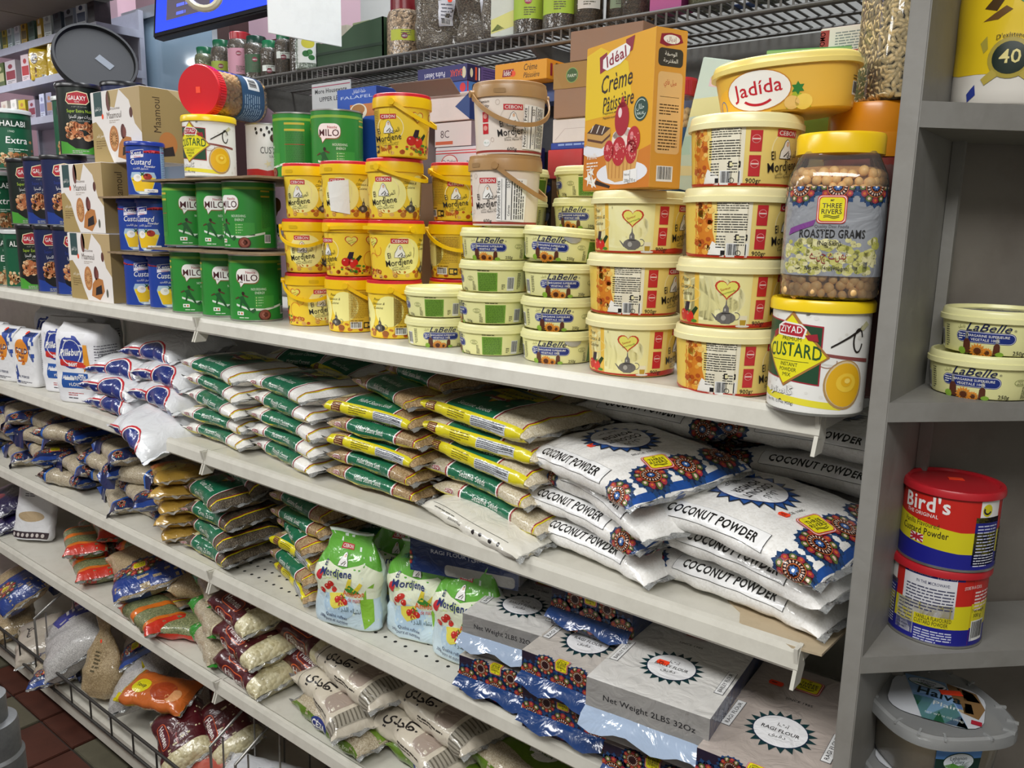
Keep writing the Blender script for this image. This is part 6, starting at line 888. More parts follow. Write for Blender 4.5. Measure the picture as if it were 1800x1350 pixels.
# ================= third level, left half: patterned grain bags, gold pouches, dried thyme, more sesame
def rivers(L=200, W=130, blue='#1b3f8c'):
    h = L/2; a = [1, ('R', h-60, -60, h-8, 190, '#1c2450'), ('R', -h+2, -60, -h+30, 190, '#1c2450'), 2, ('R', -h+30, -60, -h+36, 190, '#2a62b8')]
    for v in (-30, 8, 46, 84, 122): a += mandala(h-36, v, 22)+mandala(-h+16, v, 15, False)
    a += three(h-36, 66, 0.8, 90)+[2, ('R', h-8, -60, h, 190, blue), 4, ('T', 'FLOUR', -10, 70, 10, BLK, {'b': 0.02, 'w': 40})]
    return a
rv = [bag_kit(pillow(0.20, 0.13, 0.046, s, 22, 28, full=0.45, wr=0.003), GRAIN, rivers()) for s in (61, 62)]
X = [-2.88, -2.67, -2.46, -2.25, -2.05, -1.90]
for c, x in enumerate(X):
    for l in range(4 if c < 5 else 3):
        if c == 5 and l > 2: continue
        col_ = ['far left', 'second', 'third', 'fourth', 'fifth', 'sixth'][c]
        put(rv[(c+l) % 2], 'grain_bag', (x+0.03*((l*37+c*11) % 3-1), 0.085+0.02*((l+c) % 3), Z3+0.041*l), (0.05*((c+l) % 3-1), 0.04*((c*3+l) % 3-1), 0.15-0.22*((c*2+l) % 3)+(PI if (c+l) % 3 == 1 else 0)), f'small patterned grain bag, {ordw[l] if l else "bottom"} layer, {col_} stack of the third shelf', 'bag', 'small patterned grain bags')
gold = [1, ('R', -75, -60, 75, 160, '#b8923c'), 2, ('E', 10, 50, 34, 30, '#c8b45a', 20), ('P', [(-75, -20), (-20, 10), (-30, 60), (-75, 40)], '#c8702c'), 3, ('RG', 20, 44, 14, 14, 3, '#8a6a2a'), 3, ('R', -10, 2, 50, 12, '#9a7a34')]
gk = [bag_kit(pillow(0.15, 0.12, 0.030, s, 20, 24, full=0.4, wr=0.004), FILM('#b89244', 0.25), gold, True, FILM('#a8a49c', 0.25)) for s in (64, 65)]
pile([gk[0], gk[1], gk[0], gk[1], gk[0]], -1.725, 0.085, Z3, 0.034, 'gold_pouch', 'crinkled golden pouch', 'of the golden pile', 'pouch', 'golden pouches', rz=(-.5, -.7, -.4, -.8, -.5), rx=0.05)
zt = zkit("Green Za'atar", 'g', DARKH, (66, 67), L=0.20, W=0.14, T=0.045)
pile([zt[0], zt[1], zt[0], zt[1]], -1.535, 0.09, Z3, 0.041, 'dried_thyme_bag', 'dark dried thyme bag with green panel', 'of the thyme pile', 'bag', 'dried thyme bags', rz=(-.05, -.18, -.02, -.2), rx=0.06)
put(zt[0], 'dried_thyme_bag', (-1.52, 0.16, Z3+0.165), (0.30, 0.1, -0.15), 'dark dried thyme bag leaning on top of the thyme pile', 'bag', 'dried thyme bags')
zs2 = zkit('Sesame Seeds', 'g', SES, (68, 69), L=0.21, W=0.14, T=0.036)+zkit('Sesame Seeds', 'y', SES, (70,), L=0.21, W=0.14, T=0.036)
pile([zs2[2], zs2[0], zs2[2], zs2[1], zs2[0], zs2[1]], -1.275, 0.115, Z3, 0.031, 'sesame_bag', 'small brown sesame bag', 'of the third-shelf sesame pile', 'bag', 'small brown sesame bags on the third shelf', rz=(-.38, -.34, -.25, -.38, -.2, -.1), rx=0.05, dy=(0, 0, .005, .01, .015, .02))
pile([zs2[0], zs2[2], zs2[1]], -1.39, 0.19, Z3+0.0, 0.034, 'sesame_bag', 'small brown sesame bag', 'of the rear third-shelf pile', 'bag', 'small brown sesame bags on the third shelf', rz=(-.2, -.1, -.3), rx=0.0)
put(zs2[1], 'sesame_bag', (-1.20, 0.20, Z3+0.10), (0.05, -0.1, 0.5), 'small brown sesame bag lying crosswise behind the starch bags', 'bag', 'small brown sesame bags on the third shelf')
# ================= fourth level
def simple(name, L, W, T, seed, fill, art, full=0.45, wr=0.003, sealm=None, stk=None): return bag_kit(pillow(L, W, T, seed, 22, 28, full=full, wr=wr), fill, art, True, sealm, stk)
hb = simple('herb', 0.19, 0.11, 0.05, 71, HERB, [1, ('R', -95, -60, -72, 190, '#c8321e'), ('R', 72, -60, 95, 190, '#c8321e'), 2, ('R', -72, -60, -60, 190, '#d8701e'), ('R', 60, -60, 72, 190, '#d8701e'), ('R', -12, -60, 8, 190, '#d8701e')])
rvb = simple('rivers', 0.26, 0.19, 0.065, 72, TAN, [1, ('R', 20, -100, 128, 330, '#1b3a86')]+mandala(52, 90, 52)+mandala(40, 150, 30)+mandala(40, 30, 30)+three(52, 90, 1.0, 90))
rvbk = pillow(0.26, 0.19, 0.065, 72, 22, 28, full=0.45)
gr_ = simple('green', 0.17, 0.09, 0.05, 73, GRAIN, [1, ('R', -85, -60, -48, 160, '#2c8a2a')], sealm=FILM('#2c8a2a'))
HN = [1, ('R', -84, -80, 62, 190, '#4a0f18'), 2, ('RR', -46, 26, 38, 58, 14, '#d8602a'), 3, ('RR', -44, 28, 36, 56, 12.5, '#5c1420'), 4, ('T', 'Haneen', -4, 35, 17, '#e8e0dc', {'b': 0.04, 'w': 66}), ('T', ar('حنين'), -4, 66, 10, '#c8a0a0'), ('T', 'Premium', 30, 74, 7, '#c86a6a'), 2, ('RR', -46, -14, 38, 14, 12, '#d8602a'), 3, ('RR', -44, -12, 36, 12, 11, '#5c1420'), 4, ('T', 'Haneen', -4, -7, 15, '#e8e0dc', {'b': 0.04, 'w': 66})]
hn = [simple('haneen', 0.20, 0.13, 0.058, s, BEANS, HN) for s in (74, 75)]
BG = [1, ('R', -96, -80, 78, 230, '#d3cab8'), 2, ('RR', 20, 20, 68, 84, 12, '#a8988c'), ('R', -90, -80, -88, 230, '#2a2622'), 3, ('T', ar('فاخر'), -24, 62, 30, BLK, {'b': 0.03, 'w': 62, 'r': -80}), ('T', ar('جدي'), -44, 26, 26, BLK, {'b': 0.03, 'w': 50}), ('L', -10, 10, 60, 2, 5, 2.4, '#3a342c'), 2, ('R', 78, -80, 110, 230, '#a09a8c'), 3]+[('R', 79, -70+8*i, 109, -67+8*i, '#6a6458') for i in range(36)]
bg = [simple('beige', 0.24, 0.16, 0.055, s, FILM('#d0c7b6', 0.32), BG) for s in (76, 77)]
cz = [simple('ceza', 0.24, 0.12, 0.045, s, GRAIN, [1, ('R', -118, -50, 118, 12, '#5a7a1c'), ('R', -118, 60, 118, 180, '#6a8a24'), 2, ('E', -10, 2, 28, 14, '#1c2f7a', 20), 3, ('T', 'CEZA', -10, -4, 13, WHT, {'b': 0.04, 'w': 44}), ('T', 'Wheat Bran', 66, -4, 8, '#dfe8c8', {'w': 48}), 2, ('E', -10, 100, 30, 22, '#e9e9e4', 20), 3, ('T', 'CANADA', -10, 96, 10, '#2a5a2a', {'b': 0.02, 'w': 44})]) for s in (78, 79)]
def P4(k, nm, x, y, z, rot, l, g=None, cat='bag'): return put(k, nm, (x, y, z), rot, l, cat, g)
H = 'green herb bags with orange ends'
for x, y, z, r_, l in ((-2.235, 0.085, Z4, -0.35, 'front one at the bottom'), (-2.315, 0.10, Z4+0.045, -0.45, 'second layer'), (-2.26, 0.16, Z4+0.09, -0.35, 'topmost at the front'), (-2.42, 0.18, Z4+0.02, -0.5, 'behind, at the left'), (-2.10, 0.20, Z4+0.06, 0.3, 'behind, near the big patterned bag')): P4(hb, 'herb_bag', x, y, z, (0, 0, r_), f'small green herb bag with red-orange ends, {l}', H)
P4(rvb, 'patterned_grain_bag', -1.98, 0.12, Z4+0.055, (0.22, 0.05, -0.38), 'big tan grain bag with blue patterned half on the fourth shelf')
P4(zses[0], 'grain_bag', -1.93, 0.16, Z4+0.006, (0, 0, -0.3), 'flat tan bag under the big patterned bag on the fourth shelf')
P4(hb, 'herb_bag', -1.83, 0.045, Z4, (0, 0, -0.18), 'thin herb bag with red ends lying along the fourth shelf edge', H)
P4(simple('tan', 0.20, 0.10, 0.05, 80, TAN, None), 'grain_bag', -1.75, 0.16, Z4+0.06, (0.1, 0, 0.35), 'plain clear bag of tan seeds behind the green-ended bags')
for i, (x, y, z, r_) in enumerate(((-1.60, 0.07, Z4, -0.25), (-1.63, 0.09, Z4+0.05, -0.25), (-1.665, 0.12, Z4+0.10, -0.3))): P4(gr_, 'grain_bag', x, y, z, (0, 0.06, r_), f'pale grain bag with bright green end, {["bottom", "middle", "top"][i]} of three', 'grain bags with green ends')
for i, (x, y, z, r_) in enumerate(((-1.44, 0.075, Z4, -0.12), (-1.46, 0.085, Z4+0.053, -0.18), (-1.50, 0.10, Z4+0.106, -0.2), (-1.29, 0.145, Z4+0.03, -0.1), (-1.32, 0.15, Z4+0.088, -0.15))): P4(hn[i % 2], 'bean_bag', x, y, z, (0.16, 0.05, r_), f'maroon and clear bean bag, {["bottom left", "middle left", "top left", "lower right", "upper right"][i]} of the fourth-shelf group', 'maroon bean bags on the fourth shelf')
for i, (x, y, z, r_) in enumerate(((-1.17, 0.10, Z4+0.025, -0.32), (-1.135, 0.13, Z4+0.080, -0.22), (-0.96, 0.12, Z4+0.02, -0.2), (-0.93, 0.15, Z4+0.072, -0.2))): P4(bg[i % 2], 'beige_bag', x, y, z, (0.03, 0.03, r_), f'beige bag with bold black script, {["lower left", "upper left", "lower right", "upper right"][i]} of four on the fourth shelf', 'beige bags with black script')
for i, (x, y, z, r_) in enumerate(((-1.15, 0.075, Z4-0.001, -0.12), (-0.90, 0.10, Z4, -0.2), (-0.70, 0.10, Z4, -0.2), (-0.50, 0.11, Z4, -0.2), (-0.72, 0.12, Z4+0.05, -0.2))): P4(cz[i % 2], 'bran_bag', x, y, z, (0, 0, r_), f'olive-striped bran bag, {["first", "second", "third", "fourth", "upper"][i]} from the left along the fourth shelf', 'olive-striped bran bags')
wb = pouch_kit(pouch(0.13, 0.05, [(0, .9, .9), (.01, 1, 1), (.15, 1, .9), (.2, .98, .3), (.215, .98, .1)], 12, 3), FILM('#d8d8da'), [1, ('R', -62, 4, 62, 24, '#33242c'), ('E', 0, 160, 14, 12, '#4a3a30', 16), ('L', -30, 140, 30, 2, 6, 3, '#5a5a60'), ('E', 0, 70, 44, 16, '#b09a78', 22), 2]+[('E', -50+16*i, 14, 5, 6, '#c8c0bc', 10) for i in range(7)], P_FILM, (34, 180, 8, 6))
P4(wb, 'white_pouch', -2.62, 0.075, Z4+0.005, (-0.30, 0, 0.5), 'white upright pouch leaning forward at the left end of the fourth shelf', None, 'pouch')
P4(simple('purple', 0.20, 0.14, 0.05, 81, FILM('#2a2350'), [1, ('RR', -30, 10, 20, 50, 6, '#a8acb8'), ('B', -24, 16, 34, 26)]), 'dark_bag', -2.82, 0.10, Z4, (0.3, 0, -0.2), 'dark purple printed bag at the very left of the fourth shelf')
P4(simple('purple2', 0.20, 0.14, 0.05, 82, FILM('#241d44'), [1, ('E', 0, 50, 30, 20, '#8a2a3a', 16)]), 'dark_bag', -2.84, 0.11, Z4+0.055, (0.3, 0, -0.1), 'dark purple bag stacked on another at the very left of the fourth shelf')
P4(simple('gb', 0.18, 0.12, 0.04, 83, DARKH, [1, ('R', -60, -40, 10, 160, '#1c5a34')]), 'dried_thyme_bag', -2.30, 0.26, Z4+0.08, (0.2, 0, 0), 'dark bag with green panel in shadow behind the herb bags')
P4(simple('gh', 0.17, 0.10, 0.04, 84, HERB, [1, ('R', -80, -30, 85, 0, '#c8321e')]), 'herb_bag', -1.72, 0.075, Z4+0.002, (0.0, 0, 0.45), 'green herb bag with red edge under the green-ended bags')
# ================= bottom deck
D5 = [
 (simple('a', 0.22, 0.16, 0.07, 85, TAN, [1, ('R', -20, -80, 108, 260, '#1b3a86')]+mandala(34, 70, 46)+mandala(20, 20, 26)+three(34, 70, 0.8, 60), stk=(-60, 40, 12, 12)), 'patterned_grain_bag', -2.83, 0.11, 0.12, (0.5, 0.1, -0.2), 'tan grain bag with blue pattern at the left end of the bottom deck'),
 (simple('b', 0.20, 0.14, 0.07, 86, TAN, None), 'clear_grain_bag', -2.86, 0.08, 0.0, (0.2, 0.1, -0.3), 'clear bag of brown seeds at the left end of the bottom deck'),
 (simple('c', 0.20, 0.15, 0.06, 87, FILM('#9c1c28'), [1, ('R', -40, 30, 40, 60, '#b03038')]), 'red_bag', -2.60, 0.24, 0.10, (0.5, 0.1, -0.5), 'deep red bag behind the blue and white bag on the bottom deck'),
 (simple('d', 0.19, 0.14, 0.06, 88, FILM('#b8aea0', 0.3), [1, ('T', ar('سكر'), -20, 60, 24, BLK, {'b': 0.03}), ('R', -70, 20, 0, 24, '#3a3630')]), 'white_bag', -2.66, 0.09, 0.0, (0.3, 0.2, -0.4), 'crumpled clear bag with black script behind the wire fence'),
 (simple('e', 0.26, 0.20, 0.10, 89, RICE, [1, ('P', [(-128, 60), (-30, 90), (-20, 240), (-128, 240)], '#1c2f8a'), 2, ('P', [(-110, 120), (-60, 126), (-62, 134), (-110, 130)], WHT), ('P', [(-106, 140), (-58, 146), (-60, 154), (-106, 150)], WHT)], wr=0.005), 'blue_white_bag', -2.43, 0.13, 0.06, (0.55, 0.1, -0.45), 'big clear bag of white grain with blue printed corner on the bottom deck'),
 (rv[0], 'patterned_grain_bag', -2.46, 0.05, 0.0, (0.1, 0, -0.5), 'small blue patterned bag half under the big white grain bag'),
 (rv[1], 'patterned_grain_bag', -2.20, 0.20, 0.14, (0.5, 0.2, -0.5), 'patterned blue bag with a yellow logo above the upright clear bag'),
 (simple('f', 0.22, 0.15, 0.08, 90, RICE, None), 'clear_grain_bag', -2.08, 0.15, 0.06, (0.5, 0.2, -0.8), 'clear bag of grey rice beside the upright clear grain bag'),
 (simple('g', 0.22, 0.15, 0.07, 91, RICE, None), 'clear_grain_bag', -2.02, 0.22, 0.0, (0.2, 0.2, -0.4), 'clear bag of grey rice low at the back of the bottom deck'),
 (simple('h', 0.22, 0.11, 0.045, 92, FILM('#c8682a', 0.25), [1, ('R', -118, -40, -96, 200, '#d8c81c'), ('R', -96, -40, 118, 0, '#b8901c'), 2, ('E', -50, 60, 30, 24, '#ded21c', 18), 3, ('T', 'Soup', -50, 56, 12, BLK, {'b': 0.03}), 2, ('E', 30, 60, 40, 30, '#a8421c', 18), ('E', 70, 50, 24, 20, '#e0a06a', 14)]), 'orange_bag', -1.93, 0.10, 0.105, (0.30, -0.1, 0.30), 'orange and yellow printed bag above the maroon bags on the bottom deck'),
 (hn[0], 'bean_bag', -1.80, 0.09, 0.045, (0.55, 0.25, -0.35), 'maroon bean bag with white torn sticker, front of the bottom deck'),
 (hn[1], 'bean_bag', -1.71, 0.17, 0.07, (0.50, 0.2, -0.3), 'maroon bean bag behind the one with a torn sticker'),
 (hn[0], 'bean_bag', -1.86, 0.26, 0.02, (0.2, 0.1, -0.6), 'maroon bean bag low at the back of the bottom deck'),
 (simple('i', 0.22, 0.14, 0.06, 93, FILM('#b85a4c', 0.3), [1, ('T', 'Horus', -40, 60, 16, '#e8d8d0', {'b': 0.02})]), 'salmon_bag', -1.66, 0.09, 0.0, (0.2, 0.1, -0.6), 'salmon pink bag under the maroon bean bags'),
 (simple('j', 0.24, 0.15, 0.06, 94, FILM('#d8dade', 0.3), [1, ('R', -110, 10, -60, 60, '#1c2f8a'), ('T', 'nu', 0, 60, 22, '#7a1c2a', {'b': 0.03}), ('BL', 20, 0, 100, 60, 30, 8, ['#3a6ac0', '#c83a4a', '#2a4a9a'])]), 'white_bag', -1.49, 0.11, 0.02, (0.3, 0.1, 0.5), 'white bag with blue corner behind the wire dividers'),
 (rv[0], 'patterned_grain_bag', -1.40, 0.12, 0.05, (0.2, 0, 0.6), 'blue patterned bag behind the wire dividers'),
 (simple('k', 0.24, 0.16, 0.07, 95, FILM('#55544f', 0.3), None, stk=(-20, 70, 18, 12)), 'grey_bag', -1.22, 0.12, 0.02, (0.2, 0, -0.2), 'dark grey clear bag right of the wire dividers'),
 (simple('l', 0.22, 0.15, 0.07, 96, FILM('#6a6862', 0.3), None), 'grey_bag', -1.28, 0.25, 0.07, (0.2, 0, 0.2), 'grey crumpled bag at the back right of the bottom deck'),
 (cz[0], 'bran_bag', -1.02, 0.12, 0.0, (0.2, 0, 0.4), 'olive and red edged bag at the right of the bottom deck')]
for k, nm, x, y, dz, rot, l in D5: put(k, nm, (x, y, Z5+0.006+dz), rot, l, 'bag')
cg = pouch_kit(pouch(0.13, 0.075, [(0, .6, .8), (.02, .95, 1), (.07, 1, 1), (.12, .8, .5), (.19, .25, .25), (.23, .45, .2)], 14, 2.4, 0.004), TAN, [1, ('L', -18, 130, 10, 6, 10, 5, '#5a5038')], P_FILM, (8, 160, 11, 9))
put(cg, 'tied_grain_bag', (-2.225, 0.075, Z5+0.02), (-0.12, 0, 0.4), 'upright clear bag of green-brown grain narrowing to its tied top', 'bag')
# ================= corner unit goods
bd = [1, ('R', -155, 3, 155, 86, '#c8251c'), 2, ('P', [(-155, 3), (155, 3), (155, 22), (20, 20), (-60, 26), (-155, 24)], '#1c1f8a'), ('P', [(-155, 24), (-60, 26), (20, 20), (155, 22), (155, 50), (20, 44), (-60, 54), (-155, 52)], '#d8cc1c'), 3, ('T', "Bird's", -18, 62, 17, '#f2efec', {'b': 0.04, 'w': 52, 'r': 2}), ('T', 'THE ORIGINAL', -22, 55.5, 4.2, '#f2efec', {'w': 38, 'b': 0.01}), ('T', 'Vanilla Flavoured', -22, 44, 6.2, '#3a2a1c', {'w': 42}), ('T', 'Custard Powder', -18, 34.5, 8, '#2a2018', {'b': 0.015, 'w': 54}),
      3, ('R', -32, 25, -16, 34, '#e8e8ee'), 4, ('P', [(-32, 25), (-30, 25), (-16, 33), (-16, 34), (-18, 34), (-32, 26)], '#b02030'), ('P', [(-32, 34), (-30, 34), (-16, 26), (-16, 25), (-18, 25), (-32, 33)], '#b02030'), ('R', -25.2, 25, -22.8, 34, '#b02030'), ('R', -32, 28.4, -16, 30.6, '#b02030'),
      2, ('R', 34, 8, 66, 62, '#1c1f7a'), ('R', 34, 56, 66, 62, '#d8cc1c'), ('R', 38, 62, 64, 80, '#eceae6'), 3, ('E', 46, 70, 6, 7, '#d8cc1c', 14), ('RG', 46, 70, 5, 5, 2, '#1c2040', 2.6, 6), ('T', 'YOU MAKE IT SPECIAL', 50, 57.4, 2.8, '#2a2018', {'w': 26, 'b': 0.01}), ('L', 37, 53, 63, 10, 3.6, 1.4, '#c8cce4'), ('L', 36, 20, 64, 5, 3, 1.2, '#dfe0f0')]
bd2 = [2, ('R', 80-4, 34, 132, 78, '#dfdfe4'), ('R', 76, 78, 140, 84, '#1c1f8a'), ('R', 70, 8, 92, 46, '#e6e6ea'), 3, ('T', "(568 ml)", 122, 79, 4.6, WHT, {'b': 0.02, 'w': 20}), ('T', "BIRD'S CUSTARD:", 94, 79.4, 3.2, WHT, {'b': 0.01, 'w': 26}), ('T', 'IN THE MICROWAVE:', 108, 70, 3.6, '#2a2c5a', {'b': 0.01, 'w': 34}), ('L', 80, 66, 130, 8, 3.6, 1.5, '#4a4c66'), ('T', 'VANILLA FLAVOURED', 112, 29, 4.8, '#2a2018', {'b': 0.01, 'w': 36}), ('T', 'CUSTARD POWDER', 110, 23.5, 4.8, '#2a2018', {'b': 0.01, 'w': 34}), ('L', 72, 44, 90, 9, 4, 1.3, '#5a5c70'), ('L', 94, 17, 132, 5, 3, 1.5, '#c8cce4'), ('T', 'STORE IN A COOL', 150-306+0, 70, 4, WHT, {'w': 26}), ('T', 'Net weight', -155+12, 42, 4.6, '#2a2018', {'w': 20}), ('T', '300 g', -155+10, 36, 4.6, '#2a2018'), ('B', -155+2, 8, 22, 24), ('L', -152, 66, -128, 6, 4, 2, '#f0d8d4')]
bk_, bdG = cann(0.0487, 0.0885, '#c8251c', bd+bd2, '#b8202a', lidh=0.007)
bk2 = [p for p in bk_]
put(bk_, 'custard_tin', (-0.163, 0.126, -0.2315), (0, 0, facing(-0.163, 0.126, -0.1)-108/48.7), 'red, yellow and blue custard tin showing its directions, lower of two', 'tin', 'red, yellow and blue custard tins')
put(bk_, 'custard_tin', (-0.160, 0.126, -0.1415), (0, 0, facing(-0.160, 0.126, -0.15)), 'red, yellow and blue custard tin with large white name, upper of two', 'tin', 'red, yellow and blue custard tins', [('price_sticker', bevelbox('price_sticker', 0.016, 0.009, 0.0006, ORANGE, 0.0002), (0.0, 0.012, 0.0873), (0, 0, 0.4))])
for i, (x, y, z) in enumerate(((-0.146, 0.134, 0.0485), (-0.138, 0.136, 0.0948))): put(lb, 'small_margarine_tub', (x, y, z), (0, 0, facing(x, y, -0.18)), f'pale yellow-green tub with navy strip, {["lower", "upper"][i]} of two in the corner unit', 'tub', 'small round margarine tubs', [('lid_print', lidprint, (0, 0, 0.00))] if i else ())
bottle = [1, ('R', -170, 2, 170, 190, '#ddd8cf'), 2, ('P', [(-170, 190), (10, 190), (10, 40), (-20, 30), (-60, 34), (-170, 60)], '#e3c21e'), 3, ('P', [(-34, 92), (-6, 122), (-2, 120), (-22, 88)], '#4a3418'), ('P', [(-34, 80), (-14, 92), (-8, 88), (-20, 80)], '#6a4a22'), ('P', [(-28, 66), (-34, 60), (-30, 50), (-26, 54)], '#a89a3c'), 4, ('T', 'SOLEIL', -2, 150, 15, '#3a2a8a', {'b': 0.04, 'w': 56}), ('T', 'INSTANTANE', 4, 138, 9, '#5a2a7a', {'b': 0.02, 'w': 50}), ('E', 6, 104, 12, 12, '#1c8a4a', 24), 5, ('E', 6, 104, 10, 10, '#dfe8da', 24), 6, ('T', '0%', 6, 101, 7, '#1c8a4a', {'b': 0.02}),
          4, ('E', -6, 44, 19, 19, '#a8963c', 26), 5, ('E', -6, 44, 15, 15, '#1c2a22', 26), 6, ('T', '40', -6, 39, 13, '#e0d28a', {'b': 0.02}), ('T', "D'existence", -6, 61, 4.6, '#3a3018', {'w': 26, 'bow': 2}), 4, ('P', [(-30, 26), (-20, 34), (-14, 28), (-26, 20)], '#b8a44a'), ('P', [(18, 26), (8, 34), (2, 28), (14, 20)], '#b8a44a'), 3, ('P', [(-44, 14), (-36, 22), (-34, 12), (-42, 6)], '#2a3a8a'), ('L', 34, 186, 54, 22, 5, 2.6, '#3a4aa0')]
bp_ = pouch(0.112, 0.112, [(0, .94, .94), (.004, 1, 1), (.15, 1, 1), (.19, .95, .95)], 3, 2.0, 0.0008); put(pouch_kit(bp_, PLAS('#ddd8cf', 0.25), bottle, P_PLAS, None, 'container'), 'powder_container', (-0.152, 0.134, 0.3405), (0, 0, facing(-0.152, 0.134, 0.0)), 'big yellow and white round container with gold number emblem on the upper corner shelf', 'container')
# halva tubs
link('shelf_board', MB().prism([(0.0, 0.001), (0.62, 0.62), (0.62, 0.80), (0.0, 0.165)], -0.504-FLOOR, -0.485-FLOOR).out('shelf_board', WOODG), cu)
CL = clear('frosted_tub_plastic', '#eceeee', 0.30, 0.2); CW = clear('clear_tub_plastic', '#f4f4f2', 0.06, 0.1); CREAM = mat('halva_cream', '#e2d6be', 0.6, bump=(30, 0.15, 1), dirt=(25, 0.3, '#b8a88a'))
SB = section(0.060, 0.060, 3.4, 56); SLd = section(0.074, 0.074, 3.0, 56)
hs = sweep(SB, [(0.0, 0.86), (0.003, 0.9), (0.066, 1.0)])
hp = [('halva_block', sweep(SB, [(0.001, 0.84), (0.004, 0.88), (0.062, 0.975), (0.0625, 0.5)]).mesh('halva_block', CREAM)), ('tub_wall', hs.mesh('tub_wall', CW)), ('lid', sweep(SLd, [(0.062, 0.96), (0.062, 1.0), (0.068, 1.0), (0.074, 0.985), (0.076, 0.94), (0.0745, 0.86), (0.0745, 0.01)]).mesh('lid', CL)),
      ('paper_band', decal('paper_band', hs, [2, ('R', -34, 2, 20, 60, '#5a8ed0'), 3, ('R', -34, 16, 20, 42, '#12332a'), 4, ('E', -7, 38, 19, 12, '#20402c', 26), 5, ('E', -7, 38, 18, 11, '#e4ecf2', 26), ('P', [(-24, 34), (-14, 37), (-6, 33), (8, 40), (10, 36), (2, 28), (-16, 28)], '#5a9a3c'), 6, ('T', 'Lebanon', -8, 41, 5, '#1c2c3a', {'w': 20}), ('T', 'Valley', -8, 36, 5, '#1c2c3a', {'w': 16}), 4, ('T', 'Halva Plain', -7, 20, 5, '#dfe8e4', {'w': 28, 'sh': 0.2}), ('R', 0, 3, 12, 8, '#a02838')], P_CARD))]
lg = Grid([-0.07, 0.07], [-0.07, 0.07], [[Vector((-0.07, -0.07, 0.0762)), Vector((0.07, -0.07, 0.0762))], [Vector((-0.07, 0.07, 0.0762)), Vector((0.07, 0.07, 0.0762))]])
hp.append(('lid_print', decal('lid_print', lg, [1, ('S', 0, 0, 1, 1, 3, WHT), ('RR', -56, -52, 56, 54, 30, '#cfd2d8'), 2, ('P', [(8, 54), (44, 46), (56, 10), (50, -20), (20, -10)], '#8a6a44'), ('P', [(20, 50), (40, 44), (50, 24), (30, 20)], '#6a4c2c'), ('P', [(14, 10), (40, 14), (44, -10), (22, -14)], '#cbb894'), 3, ('P', [(-44, 52), (6, 54), (40, -50), (-12, -54)], '#8fb4dc'), ('P', [(-28, 0), (20, 4), (40, -50), (-12, -54)], '#2f6a4a'), ('P', [(-28, 4), (-6, 14), (14, 2), (28, 8), (32, -6), (-22, -14)], '#5a7aa8'), 4, ('E', -14, 38, 24, 12, '#20402c', 26), 5, ('E', -14, 38, 23, 11, '#e4ecf2', 26), ('P', [(-34, 34), (-20, 36), (-8, 32), (8, 40), (4, 32), (-10, 28)], '#5a9a3c'), 6, ('T', 'Lebanon', -15, 40, 5.5, '#1c2c3a', {'w': 22}), ('T', 'Valley', -14, 34, 5.5, '#1c2c3a', {'w': 18}), ('T', 'Halva', 2, 6, 19, '#12242a', {'b': 0.03, 'w': 52, 'r': -2}), ('T', 'Plain', 12, -14, 11, '#e8ece6', {'w': 30}), ('T', 'NET WT 16 OZ (454g)', 12, -40, 5, '#dfe8e0', {'w': 44}), ('R', 42, -36, 54, -26, '#b02838')], P_PLAS, 0.0002), (0, 0, 0), (0, 0, -0.66))); lg_ = hp[-1][1]; lg_.transform(Matrix.Diagonal((0.88, 0.88, 1, 1)))
rbm = MB().box((-0.006, -0.0012, -0.002), (0.006, 0.0012, 0.0012)).out('lid_rib', CL)
for k in range(14):
    t = 2*PI*k/14+0.2; i = int((t/(2*PI))*56) % 56; x, y = SLd[0][i]; hp.append(('lid_rib', rbm, (x*0.93, y*0.93, 0.0755), (0, 0, math.atan2(y, x))))
put(hp, 'halva_tub', (-0.149, 0.120, -0.3925), (0, 0, 0.78), 'clear square-round tub of pale halva with printed lid, upper of two', 'tub', 'clear halva tubs', [('price_sticker', bevelbox('price_sticker', 0.024, 0.010, 0.0006, ORANGE, 0.0002), (0.026, 0.012, 0.0772), (0, 0, -0.25))])
put(hp, 'halva_tub', (-0.155, 0.122, -0.4845+0.0135), (0, 0, 0.72), 'clear square-round tub of pale halva with printed lid, lower of two', 'tub', 'clear halva tubs')
# ================= goods on the wire shelf
ZW = 0.5725
def spice(r, h, lidc, fill, label=None, lh=0.016, shoulder=True):
    S = section(r, seg=28); pr = [(0, .92), (.003, 1), (h*0.74, 1), (h*0.84, .9), (h*0.88, .72)] if shoulder else [(0, .94), (.003, 1), (h-lh, 1)]
    G = sweep(S, pr); P = [('jar_body', G.mesh('jar_body', fill))]; top = pr[-1][0]; sc = pr[-1][1]*1.12 if shoulder else 1.03
    P.append(('screw_cap', sweep(S, [(top-0.002, sc), (top+lh-0.002, sc), (top+lh, sc*0.94), (top+lh+0.0002, 0.02)]).mesh('screw_cap', PLAS(lidc))))
    if label: P.append(('paper_label', decal('paper_label', G, label, P_CARD)))
    return P
def gl(c, w=22, z0=18, z1=62, c2='#7a2a3a', t='ABIDO'): return [1, ('R', -w*1.6, z0, w*1.6, z1, c), 2, ('E', -2, z1-13, 7, 6, c2, 14), 3, ('T', t, -2, z1-15, 3.6, WHT, {'w': 11}), 2, ('L', -10, z0+20, 12, 4, 4, 1.6, '#5a5a4a')]
DK = GR('dark_spice_in_glass', 500, '#2a241c', '#3f362a', '#574a38', 0.4); OL = GR('olive_spice_in_glass', 500, '#3c4028', '#54583a', '#6e7050', 0.4)
